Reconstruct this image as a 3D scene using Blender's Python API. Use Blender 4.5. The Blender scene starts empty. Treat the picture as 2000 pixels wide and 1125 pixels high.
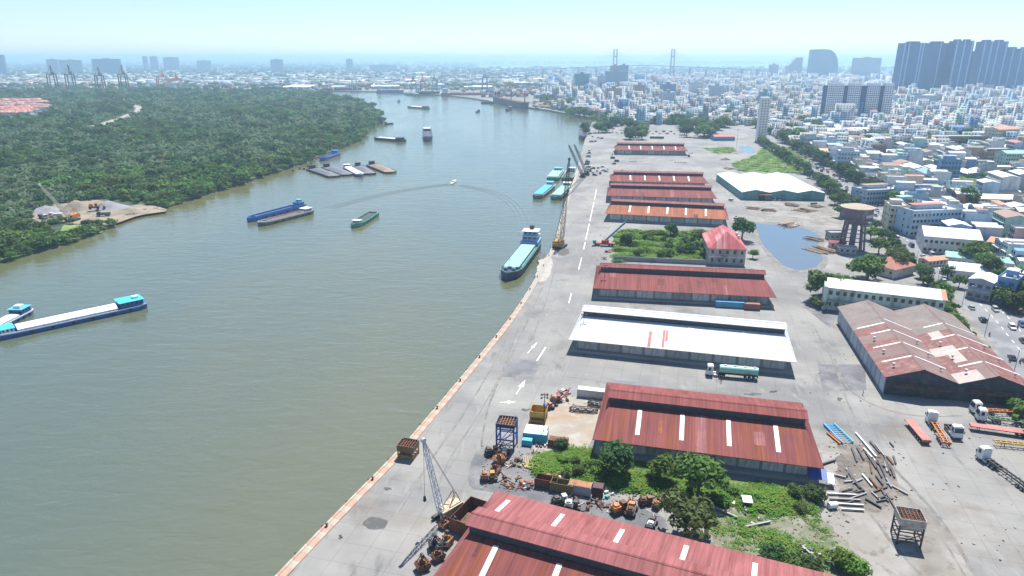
import bpy, math, random
import numpy as np
from mathutils import Vector, Matrix
R = math.radians
rnd = random.Random(7)
scene = bpy.context.scene
C = scene.collection

# ------------------------------------------------------------------ camera
CAM_H, FPX = 98.0, 1333.0                      # flying height in metres, focal length for a 2000 px wide frame
PITCH = math.atan((562.5 - 117.0) / FPX)
cam_data = bpy.data.cameras.new('camera')
cam_data.sensor_width = 36.0
cam_data.lens = 36.0 * FPX / 2000.0
cam_data.clip_start = 1.0
cam_data.clip_end = 120000.0
cam = bpy.data.objects.new('camera', cam_data)
C.objects.link(cam)
cam.location = (0, 0, CAM_H)
cam.rotation_euler = (math.pi / 2 - PITCH, 0, 0)
scene.camera = cam

# ------------------------------------------------------------------ sky and sun
SUN_EL, SUN_AZ = R(62), R(20)                  # azimuth measured from +Y towards +X
world = bpy.data.worlds.new('World')
scene.world = world
world.use_nodes = True
wn = world.node_tree.nodes
sky = wn.new('ShaderNodeTexSky')
sky.sky_type = 'NISHITA'
sky.sun_disc = False
sky.sun_elevation = SUN_EL
sky.sun_rotation = SUN_AZ
sky.altitude = 0
sky.air_density = 1.0
sky.dust_density = 0.0
sky.ozone_density = 5.5
wbg = wn['Background']
world.node_tree.links.new(sky.outputs[0], wbg.inputs[0])
wbg.inputs[1].default_value = 0.093
sun_data = bpy.data.lights.new('sun', 'SUN')
sun_data.energy = 5.0
sun_data.angle = R(0.53)
sun_data.color = (1.0, 0.965, 0.91)
sun = bpy.data.objects.new('sun', sun_data)
C.objects.link(sun)
sun.location = (0, 0, 300)
_d = Vector((math.sin(SUN_AZ) * math.cos(SUN_EL), math.cos(SUN_AZ) * math.cos(SUN_EL), math.sin(SUN_EL)))
sun.rotation_euler = _d.to_track_quat('Z', 'Y').to_euler()
scene.view_settings.view_transform = 'Standard'
scene.view_settings.look = 'None'
scene.view_settings.exposure = 0.68
scene.view_settings.gamma = 1.0
scene.view_settings.use_curve_mapping = False
HAZE = 1.45e-4
cy = scene.cycles
cy.max_bounces = 6
cy.diffuse_bounces = 2
cy.glossy_bounces = 2
cy.transmission_bounces = 2
cy.transparent_max_bounces = 6
cy.volume_bounces = 1
cy.caustics_reflective = False
cy.caustics_refractive = False
cy.use_denoising = True

# ------------------------------------------------------------------ pixel -> point on a level plane
_cp, _sp = math.cos(PITCH), math.sin(PITCH)
def G(px, py, z=0.0):
    u = (px - 1000.0) / FPX
    v = (562.5 - py) / FPX
    dx, dy, dz = u, _cp + v * _sp, -_sp + v * _cp
    t = (z - CAM_H) / dz
    return Vector((dx * t, dy * t, z))
def proj(p):
    d = p[1] * _cp - (p[2] - CAM_H) * _sp
    if d < 1: return (-9999, -9999)
    return (1000 + FPX * p[0] / d, 562.5 - FPX * (p[1] * _sp + (p[2] - CAM_H) * _cp) / d)
def Zat(y_world, py):
    """height of a point at ground distance y_world that shows at image row py"""
    v = (562.5 - py) / FPX
    return CAM_H + y_world * (-_sp + v * _cp) / (_cp + v * _sp)

# ------------------------------------------------------------------ mesh builder
BOXF = [(0, 3, 2, 1), (4, 5, 6, 7), (0, 1, 5, 4), (1, 2, 6, 5), (2, 3, 7, 6), (3, 0, 4, 7)]
class MB:
    def __init__(s):
        s.v, s.f, s.m = [], [], []
    def add(s, vs, fs, mi=0):
        n = len(s.v)
        s.v.extend([tuple(p) for p in vs])
        s.f.extend([tuple(i + n for i in f) for f in fs])
        s.m.extend([mi] * len(fs))
        return s
    def bb(s, x0, x1, y0, y1, z0, z1, mi=0):
        return s.add([(x0, y0, z0), (x1, y0, z0), (x1, y1, z0), (x0, y1, z0), (x0, y0, z1), (x1, y0, z1), (x1, y1, z1), (x0, y1, z1)], BOXF, mi)
    def box(s, cx, cy, cz, sx, sy, sz, rz=0.0, mi=0, taper=1.0):
        ca, sa = math.cos(rz), math.sin(rz)
        vs = []
        for zz, t in ((-.5, 1.0), (.5, taper)):
            for xx, yy in ((-.5, -.5), (.5, -.5), (.5, .5), (-.5, .5)):
                x, y = xx * sx * t, yy * sy * t
                vs.append((cx + x * ca - y * sa, cy + x * sa + y * ca, cz + zz * sz))
        return s.add(vs, BOXF, mi)
    def prism(s, pts, z0, z1, mi=0):
        n = len(pts)
        vs = [(p[0], p[1], z0) for p in pts] + [(p[0], p[1], z1) for p in pts]
        fs = [tuple(range(n - 1, -1, -1)), tuple(range(n, 2 * n))]
        fs += [(i, (i + 1) % n, n + (i + 1) % n, n + i) for i in range(n)]
        return s.add(vs, fs, mi)
    def xprism(s, prof, x0, x1, mi=0):            # profile in (y, z), run along x
        n = len(prof)
        vs = [(x0, p[0], p[1]) for p in prof] + [(x1, p[0], p[1]) for p in prof]
        fs = [tuple(range(n)), tuple(range(2 * n - 1, n - 1, -1))]
        fs += [((i + 1) % n, i, n + i, n + (i + 1) % n) for i in range(n)]
        return s.add(vs, fs, mi)
    def cyl(s, p0, p1, r0, r1=None, n=8, caps=True, mi=0):
        r1 = r0 if r1 is None else r1
        p0, p1 = Vector(p0), Vector(p1)
        d = (p1 - p0)
        if d.length < 1e-6: return s
        d.normalize()
        a = d.orthogonal().normalized()
        b = d.cross(a)
        vs = []
        for p, r in ((p0, r0), (p1, r1)):
            for i in range(n):
                t = 2 * math.pi * (i + .5) / n
                vs.append(p + (a * math.cos(t) + b * math.sin(t)) * r)
        fs = [(i, (i + 1) % n, n + (i + 1) % n, n + i) for i in range(n)]
        if caps:
            fs += [tuple(range(n - 1, -1, -1)), tuple(range(n, 2 * n))]
        return s.add(vs, fs, mi)
    def beam(s, p0, p1, w, h=None, mi=0):
        h = w if h is None else h
        p0, p1 = Vector(p0), Vector(p1)
        d = (p1 - p0)
        if d.length < 1e-6: return s
        d.normalize()
        up = Vector((0, 0, 1)) if abs(d.z) < .95 else Vector((0, 1, 0))
        a = d.cross(up).normalized() * (w / 2)
        b = a.cross(d).normalized() * (h / 2)
        vs = [p + q for p in (p0, p1) for q in (-a - b, a - b, a + b, -a + b)]
        return s.add(vs, [(0, 3, 2, 1), (4, 5, 6, 7), (0, 1, 5, 4), (1, 2, 6, 5), (2, 3, 7, 6), (3, 0, 4, 7)], mi)
    def lathe(s, prof, n=12, mi=0, c=(0, 0)):      # profile in (r, z)
        k = len(prof)
        vs = [(c[0] + r * math.cos(2 * math.pi * i / n), c[1] + r * math.sin(2 * math.pi * i / n), z) for r, z in prof for i in range(n)]
        fs = [(j * n + i, j * n + (i + 1) % n, (j + 1) * n + (i + 1) % n, (j + 1) * n + i) for j in range(k - 1) for i in range(n)]
        if prof[0][0] > .01: fs.append(tuple(range(n - 1, -1, -1)))
        if prof[-1][0] > .01: fs.append(tuple(range((k - 1) * n, k * n)))
        return s.add(vs, fs, mi)
    def lattice(s, p0, p1, w0, w1, chord, brace, n, up=(0, 0, 1)):
        """four-chord lattice boom from p0 to p1"""
        p0, p1 = Vector(p0), Vector(p1)
        d = (p1 - p0).normalized()
        u = Vector(up)
        a = d.cross(u)
        a = (a if a.length > .01 else d.orthogonal()).normalized()
        b = a.cross(d).normalized()
        def ring(t):
            p = p0.lerp(p1, t)
            taper = min(1.0, t / .12 + .35, (1 - t) / .14 + .3)
            w = (w0 + (w1 - w0) * t) * taper / 2
            return [p + a * w * i + b * w * j for i, j in ((-1, -1), (1, -1), (1, 1), (-1, 1))]
        rs = [ring(i / n) for i in range(n + 1)]
        for i in range(n):
            for k in range(4):
                s.beam(rs[i][k], rs[i + 1][k], chord)
                s.beam(rs[i][k], rs[i + 1][(k + 1) % 4] if i % 2 else rs[i + 1][(k + 3) % 4], brace)
                s.beam(rs[i][k], rs[i][(k + 1) % 4], brace)
        return s
    def build(s, name, mats, parent=None, loc=None, rz=0.0, smooth=False):
        me = bpy.data.meshes.new(name)
        me.from_pydata(s.v, [], s.f)
        mats = mats if isinstance(mats, (list, tuple)) else [mats]
        for m in mats: me.materials.append(m)
        if len(mats) > 1: me.polygons.foreach_set('material_index', s.m)
        if smooth: me.polygons.foreach_set('use_smooth', [True] * len(me.polygons))
        me.update()
        return put(name, me, parent, loc, rz)
def put(name, me, parent=None, loc=None, rz=0.0):
    o = bpy.data.objects.new(name, me)
    C.objects.link(o)
    if parent is not None: o.parent = parent
    if loc is not None: o.location = loc
    if rz: o.rotation_euler = (0, 0, rz)
    return o
def tag(o, label=None, cat=None, group=None, kind=None):
    if label: o['label'] = label
    if cat: o['category'] = cat
    if group: o['group'] = group
    if kind: o['kind'] = kind
    return o
def thing(name, label, cat, loc, rz=0.0, group=None):
    o = bpy.data.objects.new(name, None)
    C.objects.link(o)
    o.empty_display_size = .5
    o.location = loc
    o.rotation_euler = (0, 0, rz)
    return tag(o, label, cat, group)
KIDS = {}
def copy_tree(src, loc, rz=0.0, label=None, group=None, scale=None):
    def kids(o): return [c for c in o.children]
    def rec(o, par):
        c = o.copy()
        C.objects.link(c)
        c.parent = par
        for k in KIDS.setdefault(o.name, kids(o)): rec(k, c)
        return c
    r = rec(src, None)
    r.location = loc
    r.rotation_euler = (0, 0, rz)
    if scale: r.scale = scale if isinstance(scale, (tuple, list)) else (scale,) * 3
    if label: r['label'] = label
    if group: r['group'] = group
    return r

# ------------------------------------------------------------------ materials
MATS = {}
def M(name, col, rough=.75, var=.18, scale=.35, metal=0.0, col2=None, amt2=.5, scale2=.12, bump=0.0, bscale=4.0, streak=None, rand=0.0, spec=.5):
    """weathered paint / stone / metal: base colour broken by two noises, optional stains of a second colour, optional ribs"""
    if name in MATS: return MATS[name]
    m = bpy.data.materials.new(name)
    m.use_nodes = True
    nt = m.node_tree
    N, L = nt.nodes, nt.links
    b = N['Principled BSDF']
    b.inputs['Roughness'].default_value = rough
    b.inputs['Metallic'].default_value = metal
    b.inputs['Specular IOR Level'].default_value = spec
    tc = N.new('ShaderNodeTexCoord')
    def noise(sc, det=5, ro=.6, src=None):
        n = N.new('ShaderNodeTexNoise')
        n.inputs['Scale'].default_value = sc
        n.inputs['Detail'].default_value = det
        n.inputs['Roughness'].default_value = ro
        L.new(src or tc.outputs['Object'], n.inputs['Vector'])
        return n
    n1 = noise(scale)
    rmp = N.new('ShaderNodeMapRange')
    rmp.inputs[1].default_value, rmp.inputs[2].default_value = .3, .7
    rmp.inputs[3].default_value, rmp.inputs[4].default_value = 1 - var, 1 + var
    L.new(n1.outputs['Fac'], rmp.inputs[0])
    mul = N.new('ShaderNodeMix'); mul.data_type = 'RGBA'; mul.blend_type = 'MULTIPLY'
    mul.inputs['Factor'].default_value = 1
    mul.inputs['A'].default_value = (*col, 1)
    L.new(rmp.outputs[0], mul.inputs['B'])
    out = mul.outputs['Result']
    if col2:
        src = tc.outputs['Object']
        if streak:
            mp = N.new('ShaderNodeMapping')
            mp.inputs['Scale'].default_value = streak
            L.new(tc.outputs['Object'], mp.inputs['Vector'])
            src = mp.outputs[0]
        n2 = noise(scale2, 6, .65, src)
        r2 = N.new('ShaderNodeMapRange')
        r2.inputs[1].default_value, r2.inputs[2].default_value = .62 - .3 * amt2, .78 - .2 * amt2
        L.new(n2.outputs['Fac'], r2.inputs[0])
        mx = N.new('ShaderNodeMix'); mx.data_type = 'RGBA'
        mx.inputs['B'].default_value = (*col2, 1)
        L.new(r2.outputs[0], mx.inputs['Factor'])
        L.new(out, mx.inputs['A'])
        out = mx.outputs['Result']
    if rand:
        oi = N.new('ShaderNodeObjectInfo')
        h = N.new('ShaderNodeHueSaturation')
        mr = N.new('ShaderNodeMapRange')
        mr.inputs[3].default_value, mr.inputs[4].default_value = 1 - rand, 1 + rand
        L.new(oi.outputs['Random'], mr.inputs[0])
        L.new(mr.outputs[0], h.inputs['Value'])
        L.new(out, h.inputs['Color'])
        out = h.outputs['Color']
    L.new(out, b.inputs['Base Color'])
    if bump:
        nb = noise(bscale, 4)
        bp = N.new('ShaderNodeBump')
        bp.inputs['Strength'].default_value = bump
        L.new(nb.outputs['Fac'], bp.inputs['Height'])
        L.new(bp.outputs[0], b.inputs['Normal'])
    MATS[name] = m
    return m
def ribbed(name, col, col2, amt2, pitch=.35, axis='X', lines=.22, **kw):
    """corrugated sheet: ribs along the slope as fine relief, rust running down the slope"""
    if name in MATS: return MATS[name]
    st = (1.0, .12, .12) if axis == 'X' else (.12, 1.0, .12)
    m = M(name, col, col2=col2, amt2=amt2, streak=st, scale2=kw.pop('scale2', .45), spec=kw.pop('spec', .12), **kw)
    nt = m.node_tree
    N, L = nt.nodes, nt.links
    w = N.new('ShaderNodeTexWave')
    w.wave_type = 'BANDS'
    w.bands_direction = axis
    w.inputs['Scale'].default_value = math.pi / 10 / pitch
    tc = [n for n in N if n.type == 'TEX_COORD'][0]
    L.new(tc.outputs['Object'], w.inputs['Vector'])
    mp2 = N.new('ShaderNodeMapping'); mp2.inputs['Scale'].default_value = tuple(v * 2.2 if v == 1.0 else .05 for v in st)
    n3 = N.new('ShaderNodeTexNoise'); n3.inputs['Scale'].default_value = 1.0; n3.inputs['Detail'].default_value = 3
    L.new(tc.outputs['Object'], mp2.inputs[0]); L.new(mp2.outputs[0], n3.inputs['Vector'])
    r3 = N.new('ShaderNodeMapRange'); r3.inputs[1].default_value, r3.inputs[2].default_value = .32, .68
    r3.inputs[3].default_value, r3.inputs[4].default_value = 1 - lines, 1 + lines
    L.new(n3.outputs['Fac'], r3.inputs[0])
    pb = N['Principled BSDF']; cur = pb.inputs['Base Color'].links[0].from_socket
    m3 = N.new('ShaderNodeMix'); m3.data_type = 'RGBA'; m3.blend_type = 'MULTIPLY'; m3.inputs['Factor'].default_value = 1
    L.new(cur, m3.inputs['A']); L.new(r3.outputs[0], m3.inputs['B']); L.new(m3.outputs['Result'], pb.inputs['Base Color'])
    bp = N.new('ShaderNodeBump')
    bp.inputs['Strength'].default_value = .35
    bp.inputs['Distance'].default_value = .05
    L.new(w.outputs['Fac'], bp.inputs['Height'])
    L.new(bp.outputs[0], N['Principled BSDF'].inputs['Normal'])
    return m
def glassy(name, col, rough=.12):
    if name in MATS: return MATS[name]
    return M(name, col, rough=rough, var=.25, scale=.2, spec=.6)

concrete = M('old_concrete', (.33, .32, .30), var=.14, scale=.08, col2=(.20, .195, .19), amt2=.35, scale2=.05, bump=.1)
wall_grey = M('grime_wall', (.38, .39, .38), var=.2, scale=.25, col2=(.17, .18, .17), amt2=.5, scale2=.3, streak=(1, 1, .2))
white_paint = M('white_paint', (.78, .78, .76), rough=.5, var=.06, scale=.4)
dirty_white = M('dirty_white', (.62, .61, .57), var=.14, scale=.6, col2=(.36, .32, .26), amt2=.3, scale2=.5)
black_rubber = M('black_rubber', (.02, .02, .022), rough=.85, var=.3)
dark_steel = M('dark_steel', (.045, .045, .05), rough=.6, var=.35, scale=.8, col2=(.12, .06, .035), amt2=.35, scale2=.9)
rust = M('rust', (.20, .085, .045), rough=.9, var=.35, scale=.9, col2=(.07, .045, .035), amt2=.6, scale2=.7)
rust_light = M('rust_light', (.36, .17, .08), rough=.9, var=.3, scale=.9, col2=(.14, .07, .045), amt2=.5, scale2=.6)
orange_paint = M('orange_paint', (.60, .19, .035), rough=.55, var=.2, scale=.6, col2=(.2, .09, .05), amt2=.35, scale2=.6)
yellow_paint = M('yellow_paint', (.50, .29, .04), rough=.6, var=.2, scale=.6, col2=(.15, .08, .04), amt2=.5, scale2=.5)
blue_paint = M('blue_paint', (.035, .10, .34), rough=.5, var=.2, scale=.5, col2=(.02, .035, .09), amt2=.4, scale2=.4)
teal_paint = M('teal_paint', (.05, .32, .30), rough=.5, var=.15, scale=.5)
red_paint = M('red_paint', (.42, .06, .045), rough=.6, var=.2, scale=.6, col2=(.18, .06, .04), amt2=.4, scale2=.5)
glass_dark = glassy('glass_dark', (.025, .035, .045))
glass_blue = glassy('glass_blue', (.05, .10, .16))
timber = M('timber', (.30, .19, .11), var=.3, scale=.8, rand=.3)
pale_timber = M('pale_timber', (.42, .33, .22), var=.25, scale=.8, rand=.25)
# ------------------------------------------------------------------ figures (meshes only; placed later)
def person_mesh(sit, name, shirt, trousers, seed):
    J = {'pel': (0, 0, .95), 'wai': (0, 0, 1.1), 'che': (.01, 0, 1.38), 'nec': (.02, 0, 1.52), 'hd0': (.03, 0, 1.6), 'hd1': (.03, 0, 1.74)}
    E_ = [('pel', 'wai'), ('wai', 'che'), ('che', 'nec'), ('nec', 'hd0'), ('hd0', 'hd1')]
    rad = {'pel': .15, 'wai': .13, 'che': .16, 'nec': .06, 'hd0': .095, 'hd1': .085}
    for s, k in ((-1, 'r'), (1, 'l')):
        if sit: J.update({'hip' + k: (.05, s * .1, .92), 'kne' + k: (.45, s * .17, .85), 'ank' + k: (.38, s * .17, .42), 'toe' + k: (.54, s * .17, .38), 'sho' + k: (.02, s * .2, 1.42), 'elb' + k: (.2, s * .27, 1.18), 'wri' + k: (.45, s * .24, 1.16), 'han' + k: (.55, s * .23, 1.15)})
        else: J.update({'hip' + k: (0, s * .1, .9), 'kne' + k: (.03 + .12 * s, s * .11, .5), 'ank' + k: (.12 * s, s * .11, .09), 'toe' + k: (.16 + .12 * s, s * .12, .04), 'sho' + k: (0, s * .2, 1.42), 'elb' + k: (-.04 - .06 * s, s * .27, 1.14), 'wri' + k: (.06 - .1 * s, s * .28, .9), 'han' + k: (.09 - .1 * s, s * .28, .8)})
        rad.update({'hip' + k: .1, 'kne' + k: .065, 'ank' + k: .045, 'toe' + k: .04, 'sho' + k: .065, 'elb' + k: .045, 'wri' + k: .035, 'han' + k: .04})
        E_ += [('pel', 'hip' + k), ('hip' + k, 'kne' + k), ('kne' + k, 'ank' + k), ('ank' + k, 'toe' + k), ('che', 'sho' + k), ('sho' + k, 'elb' + k), ('elb' + k, 'wri' + k), ('wri' + k, 'han' + k)]
    ks = list(J); me = bpy.data.meshes.new(name)
    me.from_pydata([J[k] for k in ks], [(ks.index(a), ks.index(b)) for a, b in E_], [])
    o = bpy.data.objects.new(name, me); C.objects.link(o)
    sk = o.modifiers.new('skin', 'SKIN')
    for i, k in enumerate(ks):
        me.skin_vertices[0].data[i].radius = (rad[k], rad[k]); me.skin_vertices[0].data[i].use_root = (k == 'pel')
    sb = o.modifiers.new('sub', 'SUBSURF'); sb.levels = 1; sb.render_levels = 1
    dg = bpy.context.evaluated_depsgraph_get(); me2 = bpy.data.meshes.new_from_object(o.evaluated_get(dg)); bpy.data.objects.remove(o)
    skin = M('skin', (.36, .20, .13), var=.05); hair = M('hair', (.02, .018, .016), var=.1)
    for m_ in (shirt, trousers, skin, hair): me2.materials.append(m_)
    for pl in me2.polygons:
        c = pl.center
        pl.material_index = 3 if c.z > 1.68 or (c.z > 1.58 and c.x < 0) else 2 if c.z > 1.5 else 1 if (c.z < .98 and abs(c.y) < .24 and not (c.y and abs(c.y) > .235)) else 0
        pl.use_smooth = True
    return me2
sh_ = [M('shirt_%s' % n, c) for n, c in (('white', (.7, .7, .7)), ('red', (.45, .06, .05)), ('blue', (.08, .16, .4)), ('grey', (.2, .2, .22)))]
tr_ = M('trousers_dark', (.03, .035, .06))
WALK = [person_mesh(False, 'person', s, tr_, 1) for s in sh_[:2]]
SIT = [person_mesh(True, 'person', s, tr_, 2) for s in sh_]
# ------------------------------------------------------------------ setting: river, banks, port ground
WZ = -3.0
quay_px = [(540, 1125), (660, 1000), (780, 880), (830, 822), (920, 715), (1000, 618), (1052, 535), (1085, 470), (1100, 405), (1125, 340), (1137, 290), (1148, 255), (1160, 232)]
quay = [G(x, y) for x, y in quay_px]
quay = [quay[0] + (quay[0] - quay[1]) * 5] + quay
far_px = [(1140, 229), (1060, 216), (1030, 212), (940, 196), (860, 186), (760, 181), (640, 178), (500, 176)]
far_shore = [G(x, y, WZ) for x, y in far_px] + [Vector((-3000, 2950, 0)), Vector((-9000, 3400, 0))]
FARY, FARX = 60000, 45000
left_px = [(0, 512), (100, 487), (200, 455), (232, 436), (270, 420), (330, 403), (420, 378), (500, 350), (570, 328), (640, 303), (700, 276), (716, 262), (722, 250), (750, 241), (742, 225), (720, 207), (690, 195), (640, 186), (560, 182), (420, 180)]
lbank = [G(x, y, WZ) for x, y in left_px]
lbank = [Vector((-330, 60, 0)), Vector((-290, 250, 0))] + lbank + [Vector((-1500, 2420, 0)), Vector((-9000, 2700, 0)), Vector((-9000, 60, 0))]

def smooth_poly(pts, n=2):
    for _ in range(n):
        q = [pts[0]]
        for a, b in zip(pts, pts[1:]): q += [a.lerp(b, .25), a.lerp(b, .75)]
        pts = q + [pts[-1]]
    return pts
def wobble(pts, amp, seed):
    r = random.Random(seed)
    return [p + Vector((r.uniform(-amp, amp), r.uniform(-amp, amp), 0)) for p in pts]

# --- materials of the setting
def ground_mat(name, cols, scales, rough=.9, bump=.15, bscale=1.5, seams=None):
    m = bpy.data.materials.new(name); m.use_nodes = True
    N, L = m.node_tree.nodes, m.node_tree.links
    b = N['Principled BSDF']; b.inputs['Roughness'].default_value = rough
    tc = N.new('ShaderNodeTexCoord')
    out = None
    for i, (c, sc) in enumerate(zip(cols, scales)):
        if i == 0:
            rgb = N.new('ShaderNodeRGB'); rgb.outputs[0].default_value = (*c, 1); out = rgb.outputs[0]; continue
        n = N.new('ShaderNodeTexNoise')
        mp = N.new('ShaderNodeMapping'); mp.inputs['Location'].default_value = (13.1 * i, 7.7 * i, 0)
        st = sc[2] if len(sc) > 2 else (1, 1, 1)
        mp.inputs['Scale'].default_value = st
        if len(sc) > 3: mp.inputs['Rotation'].default_value = (0, 0, sc[3])
        L.new(tc.outputs['Object'], mp.inputs[0]); L.new(mp.outputs[0], n.inputs['Vector'])
        n.inputs['Scale'].default_value = sc[0]; n.inputs['Detail'].default_value = 7; n.inputs['Roughness'].default_value = .62
        r = N.new('ShaderNodeMapRange')
        r.inputs[1].default_value, r.inputs[2].default_value = sc[1] - .09, sc[1] + .09
        L.new(n.outputs['Fac'], r.inputs[0])
        mx = N.new('ShaderNodeMix'); mx.data_type = 'RGBA'
        mx.inputs['B'].default_value = (*c, 1)
        L.new(r.outputs[0], mx.inputs['Factor']); L.new(out, mx.inputs['A'])
        out = mx.outputs['Result']
    if seams:
        br = N.new('ShaderNodeTexBrick')
        br.offset = 0
        br.inputs['Scale'].default_value = 1
        br.inputs['Mortar Size'].default_value = .05
        br.inputs['Brick Width'].default_value = seams; br.inputs['Row Height'].default_value = seams
        br.inputs['Color1'].default_value = (1, 1, 1, 1); br.inputs['Color2'].default_value = (.93, .93, .93, 1); br.inputs['Mortar'].default_value = (.64, .63, .61, 1)
        mp = N.new('ShaderNodeMapping'); mp.inputs['Rotation'].default_value = (0, 0, R(15))
        L.new(tc.outputs['Object'], mp.inputs[0]); L.new(mp.outputs[0], br.inputs['Vector'])
        mx = N.new('ShaderNodeMix'); mx.data_type = 'RGBA'; mx.blend_type = 'MULTIPLY'; mx.inputs['Factor'].default_value = 1
        L.new(out, mx.inputs['A']); L.new(br.outputs['Color'], mx.inputs['B']); out = mx.outputs['Result']
    L.new(out, b.inputs['Base Color'])
    if bump:
        nb = N.new('ShaderNodeTexNoise'); nb.inputs['Scale'].default_value = bscale; nb.inputs['Detail'].default_value = 5
        L.new(tc.outputs['Object'], nb.inputs['Vector'])
        bp = N.new('ShaderNodeBump'); bp.inputs['Strength'].default_value = bump
        L.new(nb.outputs['Fac'], bp.inputs['Height']); L.new(bp.outputs[0], b.inputs['Normal'])
    return m
m_apron = ground_mat('apron_concrete', [(.258, .248, .228), (.19, .185, .178), (.30, .288, .262), (.14, .135, .128), (.20, .168, .134), (.095, .092, .088), (.31, .30, .285)],
                     [0, (.016, .5), (.028, .56), (.05, .63), (.035, .66), (.16, .69, (1, .3, 1), R(-15)), (.35, .68, (1, .2, 1), R(72))], seams=6.0)
m_dirt = ground_mat('yard_dirt', [(.25, .23, .20), (.175, .155, .13), (.30, .285, .26), (.10, .09, .075)], [0, (.05, .5), (.09, .55), (.3, .64)])
m_dark_yard = ground_mat('oily_yard', [(.17, .17, .175), (.11, .11, .115), (.23, .22, .21)], [0, (.08, .5), (.12, .58)])
m_slab = ground_mat('sandy_slab', [(.36, .32, .265), (.30, .265, .22), (.36, .21, .10), (.40, .36, .31)], [0, (.08, .5), (.06, .62, (.5, 2, 1), R(-15)), (.2, .6)])
m_cityground = ground_mat('town_ground', [(.20, .20, .19), (.26, .25, .24), (.11, .13, .08)], [0, (.02, .5), (.008, .56)])
m_farland = ground_mat('far_land', [(.10, .13, .10), (.16, .16, .15), (.05, .085, .05)], [0, (.003, .55), (.0015, .52)], bump=0)
m_forestfloor = ground_mat('forest_floor', [(.03, .055, .022), (.05, .08, .03)], [0, (.1, .5)])
m_bank = ground_mat('mud_bank', [(.26, .21, .14), (.17, .14, .09), (.08, .10, .05)], [0, (.1, .5), (.15, .6)])
m_weeds = ground_mat('weed_ground', [(.11, .19, .04), (.07, .13, .03), (.20, .22, .08), (.25, .22, .17)], [0, (.1, .5), (.07, .57), (.12, .68)])
m_lawn = ground_mat('lot_grass', [(.17, .24, .05), (.10, .17, .04), (.25, .27, .09), (.30, .26, .18)], [0, (.05, .5), (.04, .57), (.08, .66)])
m_road = ground_mat('road_asphalt', [(.22, .22, .225), (.17, .17, .175), (.26, .26, .26)], [0, (.05, .5), (.09, .58)])
m_paint = ground_mat('road_paint', [(.74, .74, .72), (.55, .55, .54)], [0, (.8, .6)], bump=0)
m_sand = ground_mat('sand', [(.27, .225, .17), (.19, .155, .115), (.33, .25, .16)], [0, (.1, .5), (.06, .56)])
m_track = ground_mat('tyre_track', [(.15, .14, .125), (.21, .20, .18), (.25, .24, .22)], [0, (.25, .5), (.4, .6)])
m_gravel = ground_mat('grey_gravel', [(.27, .27, .28), (.20, .20, .21)], [0, (.2, .5)], bump=.4)

def water_mat(name, col, rough, waves, strength):
    m = bpy.data.materials.new(name); m.use_nodes = True
    N, L = m.node_tree.nodes, m.node_tree.links
    b = N['Principled BSDF']
    b.inputs['Roughness'].default_value = rough
    b.inputs['IOR'].default_value = 1.85; b.inputs['Specular IOR Level'].default_value = 1.0
    tc = N.new('ShaderNodeTexCoord')
    n0 = N.new('ShaderNodeTexNoise'); n0.inputs['Scale'].default_value = .006; n0.inputs['Detail'].default_value = 4
    mx = N.new('ShaderNodeMix'); mx.data_type = 'RGBA'
    mx.inputs['A'].default_value = (col[0] * 1.22, col[1] * 1.1, col[2] * .9, 1); mx.inputs['B'].default_value = (col[0] * .8, col[1] * .92, col[2] * 1.08, 1)
    mp0 = N.new('ShaderNodeMapping'); mp0.inputs['Rotation'].default_value = (0, 0, R(-18)); mp0.inputs['Scale'].default_value = (1, .3, 1)
    L.new(tc.outputs['Object'], mp0.inputs[0]); L.new(mp0.outputs[0], n0.inputs['Vector'])
    rr0 = N.new('ShaderNodeMapRange'); rr0.inputs[1].default_value, rr0.inputs[2].default_value = .36, .64; L.new(n0.outputs['Fac'], rr0.inputs[0])
    rw0 = N.new('ShaderNodeMapRange'); rw0.inputs[1].default_value, rw0.inputs[2].default_value, rw0.inputs[3].default_value, rw0.inputs[4].default_value = .4, .62, rough, rough + .12
    nw = N.new('ShaderNodeTexNoise'); nw.inputs['Scale'].default_value = .012; nw.inputs['Detail'].default_value = 5; L.new(mp0.outputs[0], nw.inputs['Vector']); L.new(nw.outputs['Fac'], rw0.inputs[0]); L.new(rw0.outputs[0], b.inputs['Roughness'])
    L.new(rr0.outputs[0], mx.inputs['Factor']); L.new(mx.outputs['Result'], b.inputs['Base Color'])
    prev = None
    for sc, st, rot, dist in waves:
        mp = N.new('ShaderNodeMapping'); mp.inputs['Scale'].default_value = st; mp.inputs['Rotation'].default_value = (0, 0, rot)
        n = N.new('ShaderNodeTexNoise'); n.inputs['Scale'].default_value = sc; n.inputs['Detail'].default_value = 3; n.inputs['Roughness'].default_value = .5
        n.inputs['Distortion'].default_value = .6
        L.new(tc.outputs['Object'], mp.inputs[0]); L.new(mp.outputs[0], n.inputs['Vector'])
        bp = N.new('ShaderNodeBump'); bp.inputs['Strength'].default_value = strength; bp.inputs['Distance'].default_value = dist
        L.new(n.outputs['Fac'], bp.inputs['Height'])
        if prev: L.new(prev, bp.inputs['Normal'])
        prev = bp.outputs[0]
    if prev: L.new(prev, b.inputs['Normal'])
    return m
m_water = water_mat('river_water', (.116, .123, .060), .05, [(.05, (.5, 1, 1), R(-20), .5), (.2, (.4, 1, 1), R(-12), .8), (.55, (.5, 1, 1), R(14), .26)], .42)
m_puddle = water_mat('puddle_water', (.10, .13, .16), .03, [(1.5, (1, 1, 1), 0, .01)], .1); m_puddle.node_tree.nodes['Principled BSDF'].inputs['IOR'].default_value = 1.6

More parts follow.
